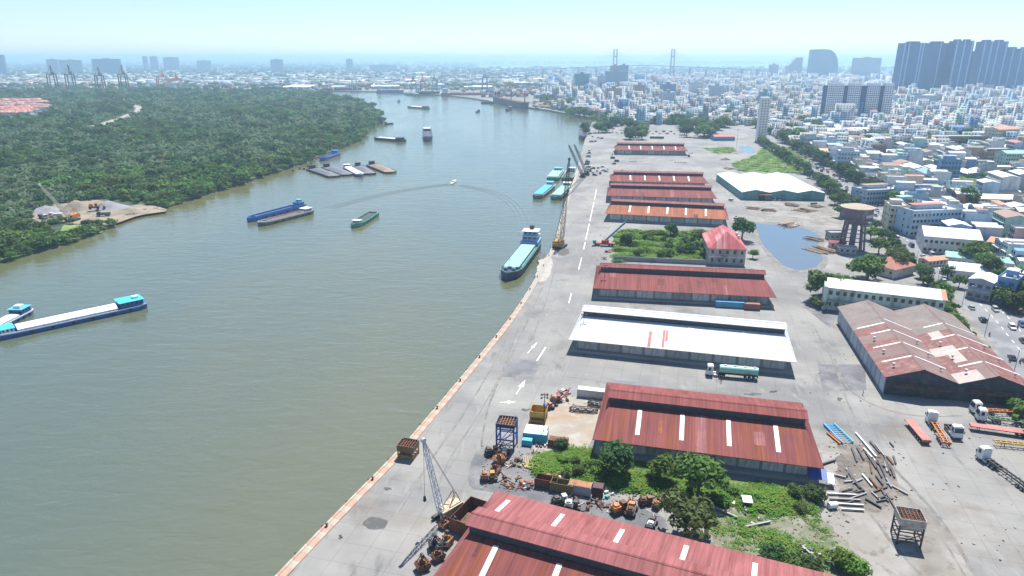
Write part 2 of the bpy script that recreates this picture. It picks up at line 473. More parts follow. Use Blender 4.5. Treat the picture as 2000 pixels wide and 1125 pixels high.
def sheet(name, pts, z, mat, kind='structure', thick=None):
    mb = MB()
    if thick: mb.prism(pts, z - thick, z)
    else: mb.add([(p[0], p[1], z) for p in pts], [tuple(range(len(pts)))])
    o = mb.build(name, mat)
    o['kind'] = kind
    if o.data.polygons[0].normal.z < 0 and not thick: o.data.flip_normals()
    return o
def fix_normals(o):
    import bmesh
    bm = bmesh.new(); bm.from_mesh(o.data)
    bmesh.ops.recalc_face_normals(bm, faces=bm.faces[:])
    bm.to_mesh(o.data); bm.free()

sheet('river', [(-9000, -200), (400, -200), (400, 1600), (600, 3000), (-9000, 3600)], WZ, m_water)
shore_r = smooth_poly(quay, 2)
far_s = wobble(smooth_poly(far_shore, 2), 4, 3)
o = sheet('ground', [Vector((FARX, -300, 0)), Vector((FARX, FARY, 0)), Vector((-FARX, FARY, 0)), Vector((-FARX, 3400, 0))] + list(reversed(far_s)) + list(reversed(shore_r)) + [Vector((shore_r[0].x, -300, 0))], 0, m_cityground, thick=4.0)
fix_normals(o)
lb = wobble(smooth_poly(lbank, 2), 2.5, 5)
o = sheet('left_bank_ground', lb, -1.6, m_forestfloor, thick=2.6); fix_normals(o)
# muddy foreshore, a thin shelf just above the water along the left bank
edge = [p for p in lb if p.y > 200 and p.x > -900 and p.y < 1300]
mb = MB()
r5 = random.Random(11)
wd = [.3 + 3.2 * max(0, r5.random() - .45) for _ in edge]
mud = []
for i, p in enumerate(edge):
    t = (edge[min(i + 1, len(edge) - 1)] - edge[max(i - 1, 0)]).normalized()
    nrm = Vector((t.y, -t.x, 0))
    mud.append((p - nrm * 3, p + nrm * wd[i] * .6))
for (a, b), (c, d) in zip(mud, mud[1:]):
    mb.add([(a.x, a.y, -1.5), (b.x, b.y, -3.15), (d.x, d.y, -3.15), (c.x, c.y, -1.5)], [(0, 1, 2, 3)])
mb.build('muddy_bank', m_bank)['kind'] = 'structure'
sheet('far_estuary', [G(930, 133), G(2300, 133.5), G(2300, 128.5), G(1500, 127.8), G(930, 129.5)], .6, m_water)
sheet('far_plain', [Vector((-FARX, 4200, 0)), Vector((FARX, 4200, 0)), Vector((FARX, FARY, 0)), Vector((-FARX, FARY, 0))], .3, m_farland)

# --- avenue centre line (world) and port ground
AVE = smooth_poly([Vector((60, -120, 0)), Vector((150, 130, 0)), Vector((181, 221, 0)), Vector((197, 262, 0)), Vector((211, 315, 0)), Vector((233, 400, 0)), Vector((253, 482, 0)), Vector((272, 565, 0)), Vector((287, 650, 0)), Vector((302, 740, 0)), Vector((325, 880, 0)), Vector((350, 1030, 0))], 2)
def offset_line(line, d):
    out = []
    for i, p in enumerate(line):
        t = (line[min(i + 1, len(line) - 1)] - line[max(i - 1, 0)]).normalized()
        out.append(p + Vector((t.y, -t.x, 0)) * d)
    return out
def ave_x(y):
    for a, b in zip(AVE, AVE[1:]):
        if a.y <= y <= b.y: return a.x + (b.x - a.x) * (y - a.y) / (b.y - a.y)
    return AVE[-1].x if y > 500 else AVE[0].x
def strip(name, line, d0, d1, z, mat, thick=None):
    return sheet(name, offset_line(line, d0) + list(reversed(offset_line(line, d1))), z, mat, thick=thick)
port_line = [p for p in offset_line(AVE, -13) if p.y < 1010]
apron = [p for p in shore_r if p.y < 1150 and p.y > 20]
sheet('port_apron', apron + [Vector((300, 1150, 0))] + list(reversed(port_line)), .02, m_apron)
road = strip('avenue', AVE, -9.5, 11, .03, m_road)
o = strip('avenue_pavement', AVE, -13, -9.5, .14, m_dirt, thick=.12); fix_normals(o)
o = strip('far_pavement', AVE, 11, 14.5, .14, m_dirt, thick=.12); fix_normals(o)
def px_poly(pts, z=0): return [G(x, y, z) for x, y in pts]
def rough_poly(pts, amp, seed, n=2):
    p = smooth_poly(pts + [pts[0]], n)[:-1]
    return wobble(p, amp, seed)
sheet('dirt_yard', rough_poly(px_poly([(1585, 870), (1640, 860), (1700, 880), (1760, 950), (1840, 1010), (1900, 1125), (1940, 1180), (1600, 1180), (1380, 1070), (1300, 1010), (1340, 960), (1480, 960)]), .6, 1), .03, m_dirt)
sheet('oily_yard', rough_poly(px_poly([(930, 880), (1010, 880), (1040, 930), (1170, 975), (1290, 1000), (1310, 1050), (1100, 1010), (960, 960), (900, 950)]), .6, 2), .035, m_dark_yard)
sheet('sandy_slab', px_poly([(1080, 772), (1180, 778), (1160, 850), (1140, 895), (1040, 880), (1062, 800)]), .04, m_slab)
weeds_px = [(1050, 885), (1110, 872), (1200, 890), (1330, 925), (1440, 935), (1560, 965), (1600, 985), (1585, 1010), (1480, 1000), (1400, 985), (1280, 965), (1190, 950), (1130, 935), (1040, 925)]
weeds_poly = rough_poly(px_poly(weeds_px), .5, 4)
sheet('weed_patch', weeds_poly, .05, m_weeds)
sheet('scrub_ground', rough_poly(px_poly([(1390, 1000), (1490, 1000), (1600, 1010), (1660, 1060), (1700, 1125), (1640, 1150), (1500, 1110), (1380, 1060)]), .8, 6), .055, ground_mat('scrub', [(.19, .18, .13), (.10, .13, .05), (.27, .25, .21)], [0, (.1, .52), (.12, .6)]))
garden_poly = px_poly([(1205, 452), (1385, 452), (1385, 508), (1200, 512)])
sheet('garden_ground', garden_poly, .05, m_weeds)
sheet('wet_margin', rough_poly(px_poly([(1466, 433), (1562, 435), (1622, 460), (1600, 488), (1624, 507), (1598, 532), (1540, 538), (1500, 504), (1476, 470)]), .9, 88), .046, m_track)
sheet('puddle', rough_poly(px_poly([(1474, 437), (1560, 440), (1612, 462), (1590, 488), (1612, 505), (1590, 525), (1545, 530), (1510, 500), (1485, 470)]), .5, 8), .05, m_puddle)
sheet('sand_lot', rough_poly(px_poly([(1455, 388), (1600, 395), (1655, 420), (1640, 450), (1560, 437), (1470, 432)]), .8, 9), .035, m_dirt)
lots = [('grass_lot', [(1430, 320), (1480, 302), (1490, 285), (1560, 290), (1590, 325), (1560, 340), (1440, 335)]),
        ('grass_lot', [(1375, 290), (1430, 288), (1440, 297), (1400, 301)]),
        ('grass_field', [(1790, 335), (1870, 338), (1900, 352), (2010, 352), (2010, 372), (1900, 370), (1830, 352)])]
for i, (n, p) in enumerate(lots): sheet(n, rough_poly(px_poly(p), 1.0, 20 + i), .05, m_lawn)
sheet('puddle', rough_poly(px_poly([(1440, 286), (1470, 284), (1475, 302), (1455, 300)]), .5, 31), .06, m_puddle)
# left bank clearings
sheet('sand_yard', rough_poly(px_poly([(55, 418), (85, 410), (100, 398), (150, 394), (165, 386), (205, 392), (250, 402), (280, 398), (328, 406), (322, 414), (270, 420), (240, 432), (205, 440), (190, 436), (150, 438), (120, 432), (70, 434)], -1.5), 1.6, 12, 1), -1.5, m_sand)
sheet('bank_grass', rough_poly(px_poly([(125, 440), (200, 438), (195, 446), (150, 458), (110, 458)], -1.5), .6, 13), -1.45, m_lawn)
sheet('forest_track', px_poly([(150, 252), (190, 243), (235, 228), (262, 218), (266, 210), (240, 205), (246, 203), (275, 207), (279, 214), (262, 224), (235, 235), (195, 247), (152, 256)], -1.5), -1.45, m_slab)
sheet('housing_ground', px_poly([(0, 228), (60, 226), (97, 214), (80, 198), (0, 200)], -1.5), -1.45, m_dirt)

# --- quay edge: coping stones painted red and white near by, plain further off
cop_line = [p for p in shore_r if 60 < p.y < 700]
kerb = tag(thing('quay_kerb', 'long concrete quay kerb along the river, red and white stripes worn', 'kerb', (0, 0, 0)), kind='thing')
m_kr = M('kerb_red', (.45, .20, .135), var=.2, scale=.8, col2=(.36, .29, .22), amt2=.6, scale2=.5)
m_kw = M('kerb_white', (.40, .35, .27), var=.15, scale=.8, col2=(.32, .24, .18), amt2=.4, scale2=.5)
m_kp = M('kerb_plain', (.36, .32, .265), var=.18, scale=.5, col2=(.30, .25, .2), amt2=.4, scale2=.3)
def walk_line(line, step):
    acc, out = 0.0, []
    nxt = 0.0
    for a, b in zip(line, line[1:]):
        L_ = (b - a).length
        while nxt <= acc + L_:
            t = (nxt - acc) / L_
            out.append((a.lerp(b, t), (b - a).normalized()))
            nxt += step
        acc += L_
    return out
kme = {}
def kerb_mesh(mat, ln):
    k = (mat.name, ln)
    if k not in kme:
        mb = MB(); mb.bb(0, ln, -2.1, 0.05, -.35, .2); mb.bb(0, ln, -.5, .1, .2, .34)
        o = mb.build('kerb_block', mat, kerb); kme[k] = o.data
        bpy.data.objects.remove(o)
    return kme[k]
st = [s for s in walk_line(cop_line, 2.4)]
for i, (p, d) in enumerate(st):
    if p.y > 420 and i % 2: continue
    far = p.y > 420
    mat = m_kp if p.y > 275 else (m_kr if i % 2 else m_kw)
    o = put('kerb_block', kerb_mesh(mat, 4.76 if far else 2.37), kerb, (p.x, p.y, 0), math.atan2(d.y, d.x))
# fenders and bollards on the quay wall
fend = MB(); fend.cyl((0, .35, -2.4), (0, .35, .1), .38, n=8)
fme = fend.build('rubber_fender', black_rubber, None, (0, 0, -500)); fdata = fme.data; bpy.data.objects.remove(fme)
bol = MB(); bol.lathe([(.28, 0), (.22, .1), (.2, .5), (.34, .6), (.30, .75), (0, .8)], 8)
bo = bol.build('mooring_bollard', dark_steel, None, (0, 0, -500)); bdata = bo.data; bpy.data.objects.remove(bo)
for i, (p, d) in enumerate(walk_line([q for q in shore_r if 95 < q.y < 560], 9.5)):
    o = put('rubber_fender', fdata, None, (p.x, p.y, 0), math.atan2(d.y, d.x))
    st_ = 'below the brown hopper' if p.y < 152 else 'short of the white shed' if p.y < 215 else 'before the white shed' if p.y < 275 else 'beside the green decked ship' if p.y < 365 else 'past the tall crane'
    tag(o, 'black rubber fender on the quay wall ' + st_, 'fender', 'rubber fenders along the quay wall')
    if i % 2 == 0:
        n = Vector((d.y, -d.x, 0))
        b = put('mooring_bollard', bdata, None, (p.x + n.x * .7, p.y + n.y * .7, .28))
        tag(b, 'dark iron mooring bollard on the kerb ' + st_, 'bollard', 'bollards along the quay kerb')

# --- painted markings on the quay road
mk = [p for p in [G(1043, 708), G(1063, 680), G(1112, 590), G(1120, 575), G(1135, 520), G(1139, 500), G(1147, 462), G(1153, 430), G(1158, 400)]]
def dash(a, b, w, name='lane_dash'):
    d = (b - a).normalized(); n = Vector((-d.y, d.x, 0)) * w / 2
    o = MB().add([(a + n)[:2] + (.034,), (a - n)[:2] + (.034,), (b - n)[:2] + (.034,), (b + n)[:2] + (.034,)], [(0, 1, 2, 3)]).build(name, m_paint, marks)
    if o.data.polygons[0].normal.z < 0: o.data.flip_normals()
marks = tag(bpy.data.objects.new('road_marking', None), kind='structure'); C.objects.link(marks)
for (a, b) in [((1044, 712), (1066, 678)), ((1111, 592), (1116, 573)), ((1130, 527), (1136, 503)), ((1140, 487), (1143, 473)), ((1144, 468), (1151, 437)), ((1152, 432), (1160, 395)), ((1161, 390), (1165, 370))]:
    dash(G(*a), G(*b), .5)
def arrow(a, b, w):
    d = (b - a).normalized(); n = Vector((-d.y, d.x, 0)); L_ = (b - a).length
    pts = [a + n * w * .18, a - n * w * .18, a - n * w * .18 + d * L_ * .5, a - n * w + d * L_ * .5, b, a + n * w + d * L_ * .5, a + n * w * .18 + d * L_ * .5]
    o = MB().add([(p.x, p.y, .036) for p in pts], [tuple(range(7))]).build('arrow', m_paint, marks)
    if o.data.polygons[0].normal.z < 0: o.data.flip_normals()
arrow(G(1008, 770), G(1026, 742), .9)
arrow(G(976, 786), G(1007, 785), 1.0)
arrow(G(1030, 690), G(1050, 668), .6)
for d0 in (-1.2, 4.5):
    for i, (p, d) in enumerate(walk_line(offset_line(AVE, d0), 7.0)):
        if 180 < p.y < 620: dash(p, p + d * 3, .3)

# --- wear on the ground: tracks, oil, patched rectangles
m_oil = ground_mat('oil_stain', [(.09, .088, .085), (.15, .147, .14)], [0, (.5, .6)])
def track(pts, w, seed):
    base = smooth_poly([G(*p) for p in pts], 3); r = random.Random(seed)
    a = [p + Vector((r.uniform(-.12, .12), r.uniform(-.12, .12), 0)) for p in offset_line(base, -w / 2)]
    b = [p + Vector((r.uniform(-.12, .12), r.uniform(-.12, .12), 0)) for p in offset_line(base, w / 2)]
    sheet('tyre_track', a + b[::-1], .044 + seed * .0007, m_track)
for i, (pts, w) in enumerate([([(1690, 850), (1735, 905), (1790, 960), (1850, 1030), (1905, 1125)], .9), ([(1680, 858), (1728, 915), (1775, 975), (1838, 1045), (1885, 1125)], .5), ([(1640, 960), (1700, 1000), (1740, 1060), (1800, 1125)], .7),
                              ([(1630, 700), (1650, 760), (1720, 800), (1800, 815), (1880, 812)], .6), ([(1590, 640), (1620, 690), (1640, 740), (1660, 800), (1690, 850)], .6), ([(1000, 640), (960, 720), (900, 820), (840, 900), (780, 1000)], .35), ([(1012, 640), (985, 720), (930, 820), (880, 890), (850, 960)], .4),
                              ([(1060, 560), (1020, 650), (985, 720), (950, 800), (940, 870)], .5), ([(1100, 735), (1250, 755), (1400, 765), (1560, 790)], .5), ([(1090, 500), (1070, 580), (1040, 660)], .5)]): track(pts, w, i)
for i, (x, y, rx, ry) in enumerate([(735, 1022, 24, 13), (665, 1050, 4, 3), (757, 955, 5, 3), (1100, 492, 12, 8), (1060, 500, 8, 6), (1470, 770, 16, 2), (1640, 780, 6, 3), (1030, 800, 10, 2), (1510, 765, 9, 2)]):
    sheet('oil_stain', rough_poly(wobble([G(x + rx * math.cos(a * .4), y + ry * math.sin(a * .4)) for a in range(16)], .55, 60 + i), .06, 60 + i, 2), .052, m_oil)
for i, p in enumerate([[(1598, 712), (1690, 712), (1692, 762), (1606, 765)], [(1110, 775), (1150, 775), (1146, 762), (1112, 762)], [(1000, 700), (1060, 706), (1040, 740), (975, 735)], [(1180, 740), (1300, 752), (1296, 762), (1176, 750)], [(1600, 560), (1640, 620), (1620, 640), (1570, 600)]]):
    sheet('asphalt_patch', px_poly(p), .036 + .001 * i, m_road if i % 2 else m_dark_yard)

sheet('muddy_patch', rough_poly(px_poly([(1640, 870), (1690, 865), (1745, 900), (1765, 960), (1720, 1000), (1650, 1000), (1625, 940)]), .9, 81), .05, ground_mat('mud_dark', [(.17, .15, .125), (.11, .095, .08), (.24, .215, .18)], [0, (.12, .5), (.2, .58)]))
sheet('cement_spill', rough_poly(px_poly([(1052, 510), (1075, 490), (1082, 520), (1070, 545), (1058, 552), (1046, 545)]), .8, 82), .05, ground_mat('cement', [(.40, .37, .32), (.30, .28, .25)], [0, (.3, .55)]))
# ------------------------------------------------------------------ port buildings
def slab4(mb, q, t, mi=0):
    """thick sheet from a quad (top face), thickness t downwards"""
    n = len(q)
    top = [tuple(p) for p in q]; bot = [(p[0], p[1], p[2] - t) for p in q]
    fs = [tuple(range(n)), tuple(range(2 * n - 1, n - 1, -1))] + [(i, n + i, n + (i + 1) % n, (i + 1) % n) for i in range(n)]
    return mb.add(top + bot, fs, mi)
m_louvre_shade = M('louvre_and_gable_shade', (.05, .06, .08), rough=.7, var=.3, scale=.8)
m_skylight = M('skylight_sheet', (.70, .69, .66), rough=.5, var=.12, scale=.5, col2=(.5, .45, .38), amt2=.15, scale2=.4)
m_door = M('shed_door', (.50, .51, .50), var=.15, scale=.4, rand=.3, col2=(.28, .27, .25), amt2=.4, scale2=.5, streak=(1, 1, .25))
m_post = M('shed_post', (.30, .31, .31), var=.2)
roofs = dict(
    dull=ribbed('roof_dull_red', (.215, .066, .06), (.17, .05, .035), .35, .35, var=.10, scale=.10),
    rusty=ribbed('roof_rusty', (.20, .062, .058), (.235, .072, .036), .6, .35, var=.12, scale=.10),
    orange=ribbed('roof_orange', (.30, .105, .06), (.36, .14, .06), .6, .5, var=.15, scale=.2),
    pink=ribbed('roof_pink', (.275, .098, .095), (.20, .062, .052), .3, .35, var=.10, scale=.12),
    white=ribbed('roof_white', (.56, .57, .585), (.48, .48, .48), .25, .35, lines=.07, var=.04, scale=.10))
rd = roofs
m_redpatch = M('patch_red', (.40, .16, .13), var=.2)
SHEETS = [ribbed('loose_sheet_' + n, c, tuple(v * .7 for v in c), .4, .35, var=.2) for n, c in (('rust', (.30, .10, .035)), ('brown', (.15, .055, .05)), ('pink', (.29, .12, .115)))]
def warehouse(label, FL, ang, L, D, mats, sky=(), backsky=(), ze=5.0, patches=(), group='long sheds beside the quay', doors=True, sk=(.25, .92), loose=9):
    t = thing('warehouse', label, 'warehouse', (FL[0], FL[1], 0), R(ang), group)
    hx, d1 = 3.0, D * .41
    s = .25
    z1 = ze + d1 * s
    m_f, m_b, m_m = mats
    mb = MB(); slab4(mb, [(0, 0, ze), (L, 0, ze), (L - hx, d1, z1), (hx, d1, z1)], .16); front = mb.build('front_roof', m_f, t)
    mb = MB(); slab4(mb, [(L, D, ze), (0, D, ze), (hx, D - d1, z1), (L - hx, D - d1, z1)], .16); back = mb.build('back_roof', m_b, t)
    for x0, x1 in ((0, hx), (L, L - hx)):
        q = [(x0, D, ze), (x0, 0, ze), (x1, d1, z1), (x1, D - d1, z1)]
        if x0: q = q[::-1]
        mb = MB(); slab4(mb, q, .15); mb.build('hip_end', m_b, t)
    zc = z1 + 2.0
    mb = MB()
    mb.xprism([(d1 + .25, z1 - .3), (D - d1 - .25, z1 - .3), (D - d1 - .25, zc), (D / 2, zc + (D / 2 - d1) * s - .2), (d1 + .25, zc)], hx - .25, L - hx + .25)
    cl = mb.build('clerestory', m_louvre_shade, t)
    zr = zc + (D / 2 - d1) * s
    for sgn in (0, 1):
        y0, y1 = (d1 - .25, D / 2) if sgn == 0 else (D - d1 + .25, D / 2)
        z0 = zr - abs(y1 - y0) * s
        q = [(hx - .9, y0, z0), (L - hx + .9, y0, z0), (L - hx + .9, y1, zr), (hx - .9, y1, zr)]
        if sgn: q = q[::-1]
        mb = MB(); slab4(mb, q, .14); mb.build('monitor_roof', m_m, t)
    mb = MB(); mb.xprism([(D / 2 - .35, zr - .02), (D / 2, zr + .12), (D / 2 + .35, zr - .02)], hx - .95, L - hx + .95); mb.build('ridge_cap', m_m, t)
    # skylight strips lie on the slope
    for i, f in enumerate(sky):
        mb = MB(); a, b = sk[0] * d1, sk[1] * d1
        slab4(mb, [(-.55, a, ze + a * s + .06), (.55, a, ze + a * s + .06), (.55, b, ze + b * s + .06), (-.55, b, ze + b * s + .06)], .05)
        mb.build('skylight', m_skylight, t, (f * L, 0, 0))
    for f in backsky:
        mb = MB(); a, b = .25 * d1, .75 * d1
        slab4(mb, [(.5, D - a, ze + a * s + .06), (-.5, D - a, ze + a * s + .06), (-.5, D - b, ze + b * s + .06), (.5, D - b, ze + b * s + .06)], .05)
        mb.build('skylight', m_skylight, t, (f * L, 0, 0))
    for (f, w, a, b) in patches:
        mb = MB(); a, b = a * d1, b * d1
        slab4(mb, [(f * L, a, ze + a * s + .05), (f * L + w, a, ze + a * s + .05), (f * L + w, b, ze + b * s + .05), (f * L, b, ze + b * s + .05)], .04)
        mb.build('missing_paint', m_redpatch, t)
    # sheets that were replaced or rusted differently, lapped over the old ones
    rp = random.Random(int(L * 31 + FL[1])); taken = [f_ * L for f_ in sky] + [q[0] * L for q in patches]
    for i in range(loose):
        x = rp.uniform(4, L - 8); w_ = rp.choice([.9, .9, 1.8, 2.7]); a = rp.choice([0, 0, .35, .5, .66]) * d1 + .02; b = min(d1 - .1, a + rp.choice([.34, .5, .95]) * d1)
        if any(abs(x - q) < 3.2 for q in taken): continue
        taken.append(x)
        mb = MB(); slab4(mb, [(0, a, ze + a * s + .035), (w_, a, ze + a * s + .035), (w_, b, ze + b * s + .035), (0, b, ze + b * s + .035)], .03)
        mb.build('roof_sheet', rp.choice(SHEETS) if m_f is not rd['white'] else m_skylight, t, (x, 0, 0))
    # walls on a loading platform under the overhang
    wi = 2.7
    mb = MB(); mb.bb(.5, L - .5, .6, D - .6, 0, .9); mb.build('loading_platform', concrete, t)
    mb = MB(); mb.bb(wi, L - wi, wi, D - wi, .9, ze + .55); wl = mb.build('wall', wall_grey, t)
    bays = 9
    bw = (L - 2 * wi) / bays
    for i in range(bays + 1):
        mb = MB(); mb.bb(-.18, .18, wi - .25, wi - .01, .9, ze + .5); mb.build('post', m_post, t, (wi + i * bw, 0, 0))
    if doors:
        mb = MB(); mb.bb(-bw * .44, bw * .44, wi - .12, wi - .01, .95, ze - .2); dme = mb.build('sliding_door', m_door, t, (wi + .5 * bw, 0, 0))
        for i in range(1, bays):
            put('sliding_door', dme.data, t, (wi + (i + .5) * bw, 0, 0))
    # eave struts
    for i in range(0, bays + 1, 1):
        mb = MB(); mb.beam((0, wi - .2, ze - 1.3), (0, .5, ze - .12), .12); mb.build('eave_bracket', m_post, t, (wi + i * bw, 0, 0))
    return t
def wh_px(label, fl, fr, D, mats, ze=5.0, **kw):
    a, b = G(*fl, ze), G(*fr, ze)
    ang = math.degrees(math.atan2(b.y - a.y, b.x - a.x))
    return warehouse(label, a, ang, (b - a).length, D, mats, ze=ze, **kw)
rd = roofs
# nearest shed: placed from its back eave
bl = G(968, 958, 5.0); ang = -22.5
fd = Vector((math.sin(R(ang)), -math.cos(R(ang)), 0))
flw = bl + fd * 33
warehouse('nearest red tin shed at the bottom edge with short white skylight strips', flw, ang, 84, 33, (rd['rusty'], rd['pink'], rd['pink']), sky=(.11, .265, .42, .575, .73, .885), backsky=(.055, .205, .36, .515, .67, .825, .96), doors=True)
wh_px('rust red tin shed with four long white skylights behind the weedy lot', (1157, 858), (1610, 915), 34, (rd['rusty'], rd['dull'], rd['dull']), sky=(.20, .40, .61, .82), backsky=())
wh_px('shed with a bright white tin roof and two red bare strips', (1110, 663), (1557, 708), 36, (rd['white'], rd['white'], rd['white']), patches=((.362, 1.0, .02, .62), (.425, .8, .05, .72), (.438, .8, .3, .72)))
wh_px('plain dull red tin shed between the white shed and the walled garden', (1158, 563), (1517, 581), 35, (rd['dull'], rd['dull'], rd['dull']), patches=())
wh_px('orange rusted tin shed directly behind the walled garden', (1181, 417), (1424, 429), 35, (rd['orange'], rd['dull'], rd['pink']), sky=(.2, .355, .51, .66, .82))
wh_px('plain red tin shed between the orange shed and a shed with five skylights', (1185, 382), (1401, 388), 34, (rd['dull'], rd['dull'], rd['pink']))
wh_px('dull red tin shed with five skylights, third row from the far end', (1192, 354), (1384, 358), 34, (rd['dull'], rd['pink'], rd['pink']), sky=(.21, .36, .51, .66, .81))
wh_px('farthest red tin shed with blue walls in front of the port trees', (1201, 293), (1344, 295), 35, (rd['dull'], rd['pink'], rd['pink']), sky=(.2, .36, .52, .68, .84))

# ---- old double-gabled shed by the avenue
ang = R(-12.5)
t = thing('warehouse', 'old double gabled shed with patched red and grey roof beside the avenue', 'warehouse', (114.4, 189.4, 0), ang, 'sheds by the avenue')
m_asb = M('asbestos_roof', (.20, .125, .105), var=.2, scale=.15, col2=(.17, .10, .085), amt2=.5, scale2=.09, bump=.2)
m_asr = M('asbestos_red', (.19, .068, .056), var=.35, scale=.5, col2=(.27, .18, .15), amt2=.35, scale2=.45, bump=.3)
m_asw = M('asbestos_white', (.42, .37, .33), var=.2, scale=.3, col2=(.36, .24, .2), amt2=.35, scale2=.3)
m_asg = M('asbestos_grey', (.185, .15, .13), var=.25, scale=.25, col2=(.22, .15, .13), amt2=.4, scale2=.2, bump=.2)
W_, D_, ZE, ZR = 20.0, 64.0, 6.0, 9.6
mb = MB()
mb.bb(.3, 2 * W_ - .3, .6, D_ - .3, 0, ZE - .1)
mb.build('wall', wall_grey, t)
for k in range(2):
    mb = MB(); y0 = .6
    mb.xprism([(y0, 0)], 0, 0) if False else None
    vs = [(k * W_ + .3, .6, ZE - .1), (k * W_ + W_ - .3, .6, ZE - .1), (k * W_ + W_ / 2, .6, ZR - .25), (k * W_ + .3, D_ - .3, ZE - .1), (k * W_ + W_ - .3, D_ - .3, ZE - .1), (k * W_ + W_ / 2, D_ - .3, ZR - .25)]
    mb.add(vs, [(0, 1, 2), (5, 4, 3), (0, 2, 5, 3), (2, 1, 4, 5)]); mb.build('gable', m_louvre_shade, t)  # gable coloured dark like the louvres, to paint in the front's shade
    rr = random.Random(40 + k)
    for side in (0, 1):
        xa, xb = (k * W_ - (.5 if k == 0 and side == 0 else 0), k * W_ + W_ / 2) if side == 0 else (k * W_ + W_ / 2, (k + 1) * W_ + (.5 if k else 0))
        za, zb = (ZE, ZR) if side == 0 else (ZR, ZE)
        nb = 10
        for j in range(nb):                       # roof bays laid sheet row by sheet row
            y0, y1 = j * D_ / nb - (.4 if j == 0 else 0), (j + 1) * D_ / nb
            if j >= 6 + side - k: mt = m_asg
            elif k == 1 and side == 0: mt = m_asr if j % 2 else m_asw
            elif k == 0 and side == 1: mt = m_asb
            else: mt = m_asr if rr.random() < .75 else m_asb
            dz = rr.uniform(0, .05)
            if k == 1 and side == 0 and j < 6:      # rows of mixed sheets
                for xi in range(3):
                    f0, f1 = xi / 3, (xi + 1) / 3
                    mt2 = rr.choice([m_asr, m_asw, m_asr, m_asb])
                    mb = MB(); slab4(mb, [(xa + (xb - xa) * f0, y0, za + (zb - za) * f0 + dz), (xa + (xb - xa) * f1, y0, za + (zb - za) * f1 + dz), (xa + (xb - xa) * f1, y1, za + (zb - za) * f1 + dz), (xa + (xb - xa) * f0, y1, za + (zb - za) * f0 + dz)], .12)
                    mb.build('roof_panel', mt2, t)
            else:
                mb = MB(); slab4(mb, [(xa, y0, za + dz), (xb, y0, zb + dz), (xb, y1, zb + dz), (xa, y1, za + dz)], .12)
                mb.build('roof_panel', mt, t)
        for f in (.16, .335, .51, .62 if k == 0 and side == 0 else .68):
            y = f * D_
            mb = MB(); slab4(mb, [(xa + .4 * (side == 0), y - .4, za + .13), (xb, y - .4, zb + .13), (xb, y + .4, zb + .13), (xa + .4 * (side == 0), y + .4, za + .13)], .06)
            mb.build('skylight', m_skylight, t)
        for f in (.08, .25, .42):
            xm, zm = (xa + xb) / 2, (za + zb) / 2
            mb = MB(); mb.lathe([(.3, 0), (.3, .5), (.5, .6), (.45, .9), (0, 1.05)], 8)
            mb.build('roof_vent', dirty_white, t, (xm + (1.5 if side else -1.5), f * D_, zm + (0 if side else 0)))
    mb = MB(); mb.add([(k * W_ + W_ / 2 - .5, -.4, ZR - .05), (k * W_ + W_ / 2, -.4, ZR + .16), (k * W_ + W_ / 2 + .5, -.4, ZR - .05), (k * W_ + W_ / 2 - .5, D_, ZR - .05), (k * W_ + W_ / 2, D_, ZR + .16), (k * W_ + W_ / 2 + .5, D_, ZR - .05)], [(0, 1, 4, 3), (1, 2, 5, 4), (0, 2, 1), (3, 4, 5), (0, 3, 5, 2)]); mb.build('ridge_cap', m_asb, t)
    # front canopy and doors
    mb = MB(); slab4(mb, [(k * W_ + 2, -1.6, 3.7), (k * W_ + W_ - 1.5, -1.6, 3.7), (k * W_ + W_ - 1.5, .62, 4.3), (k * W_ + 2, .62, 4.3)], .1); mb.build('canopy', rust, t)
    for xd in (4.5, 11.5):
        mb = MB(); mb.bb(k * W_ + xd, k * W_ + xd + 4, .3, .43, 0, 3.5); mb.build('door', dark_steel, t)
mb = MB(); mb.bb(.35, 2 * W_ - .35, .44, .58, .1, ZE - .12); mb.build('front_shade_sheet', M('front_shade', (.045, .05, .065), var=.4, scale=.4, col2=(.11, .10, .10), amt2=.3, scale2=.3), t)  # dark sheet over the front wall, shade of the open front painted in
for i in range(13):
    mb = MB(); mb.bb(.12, .28, -2.1, 2.1, .2, ZE - .6); mb.build('wall_panel', M('panel_pale_blue', (.40, .45, .49), var=.2, scale=.4, rand=.25, col2=(.25, .24, .23), amt2=.4, scale2=.5), t, (0, 3 + i * 4.75, 0))

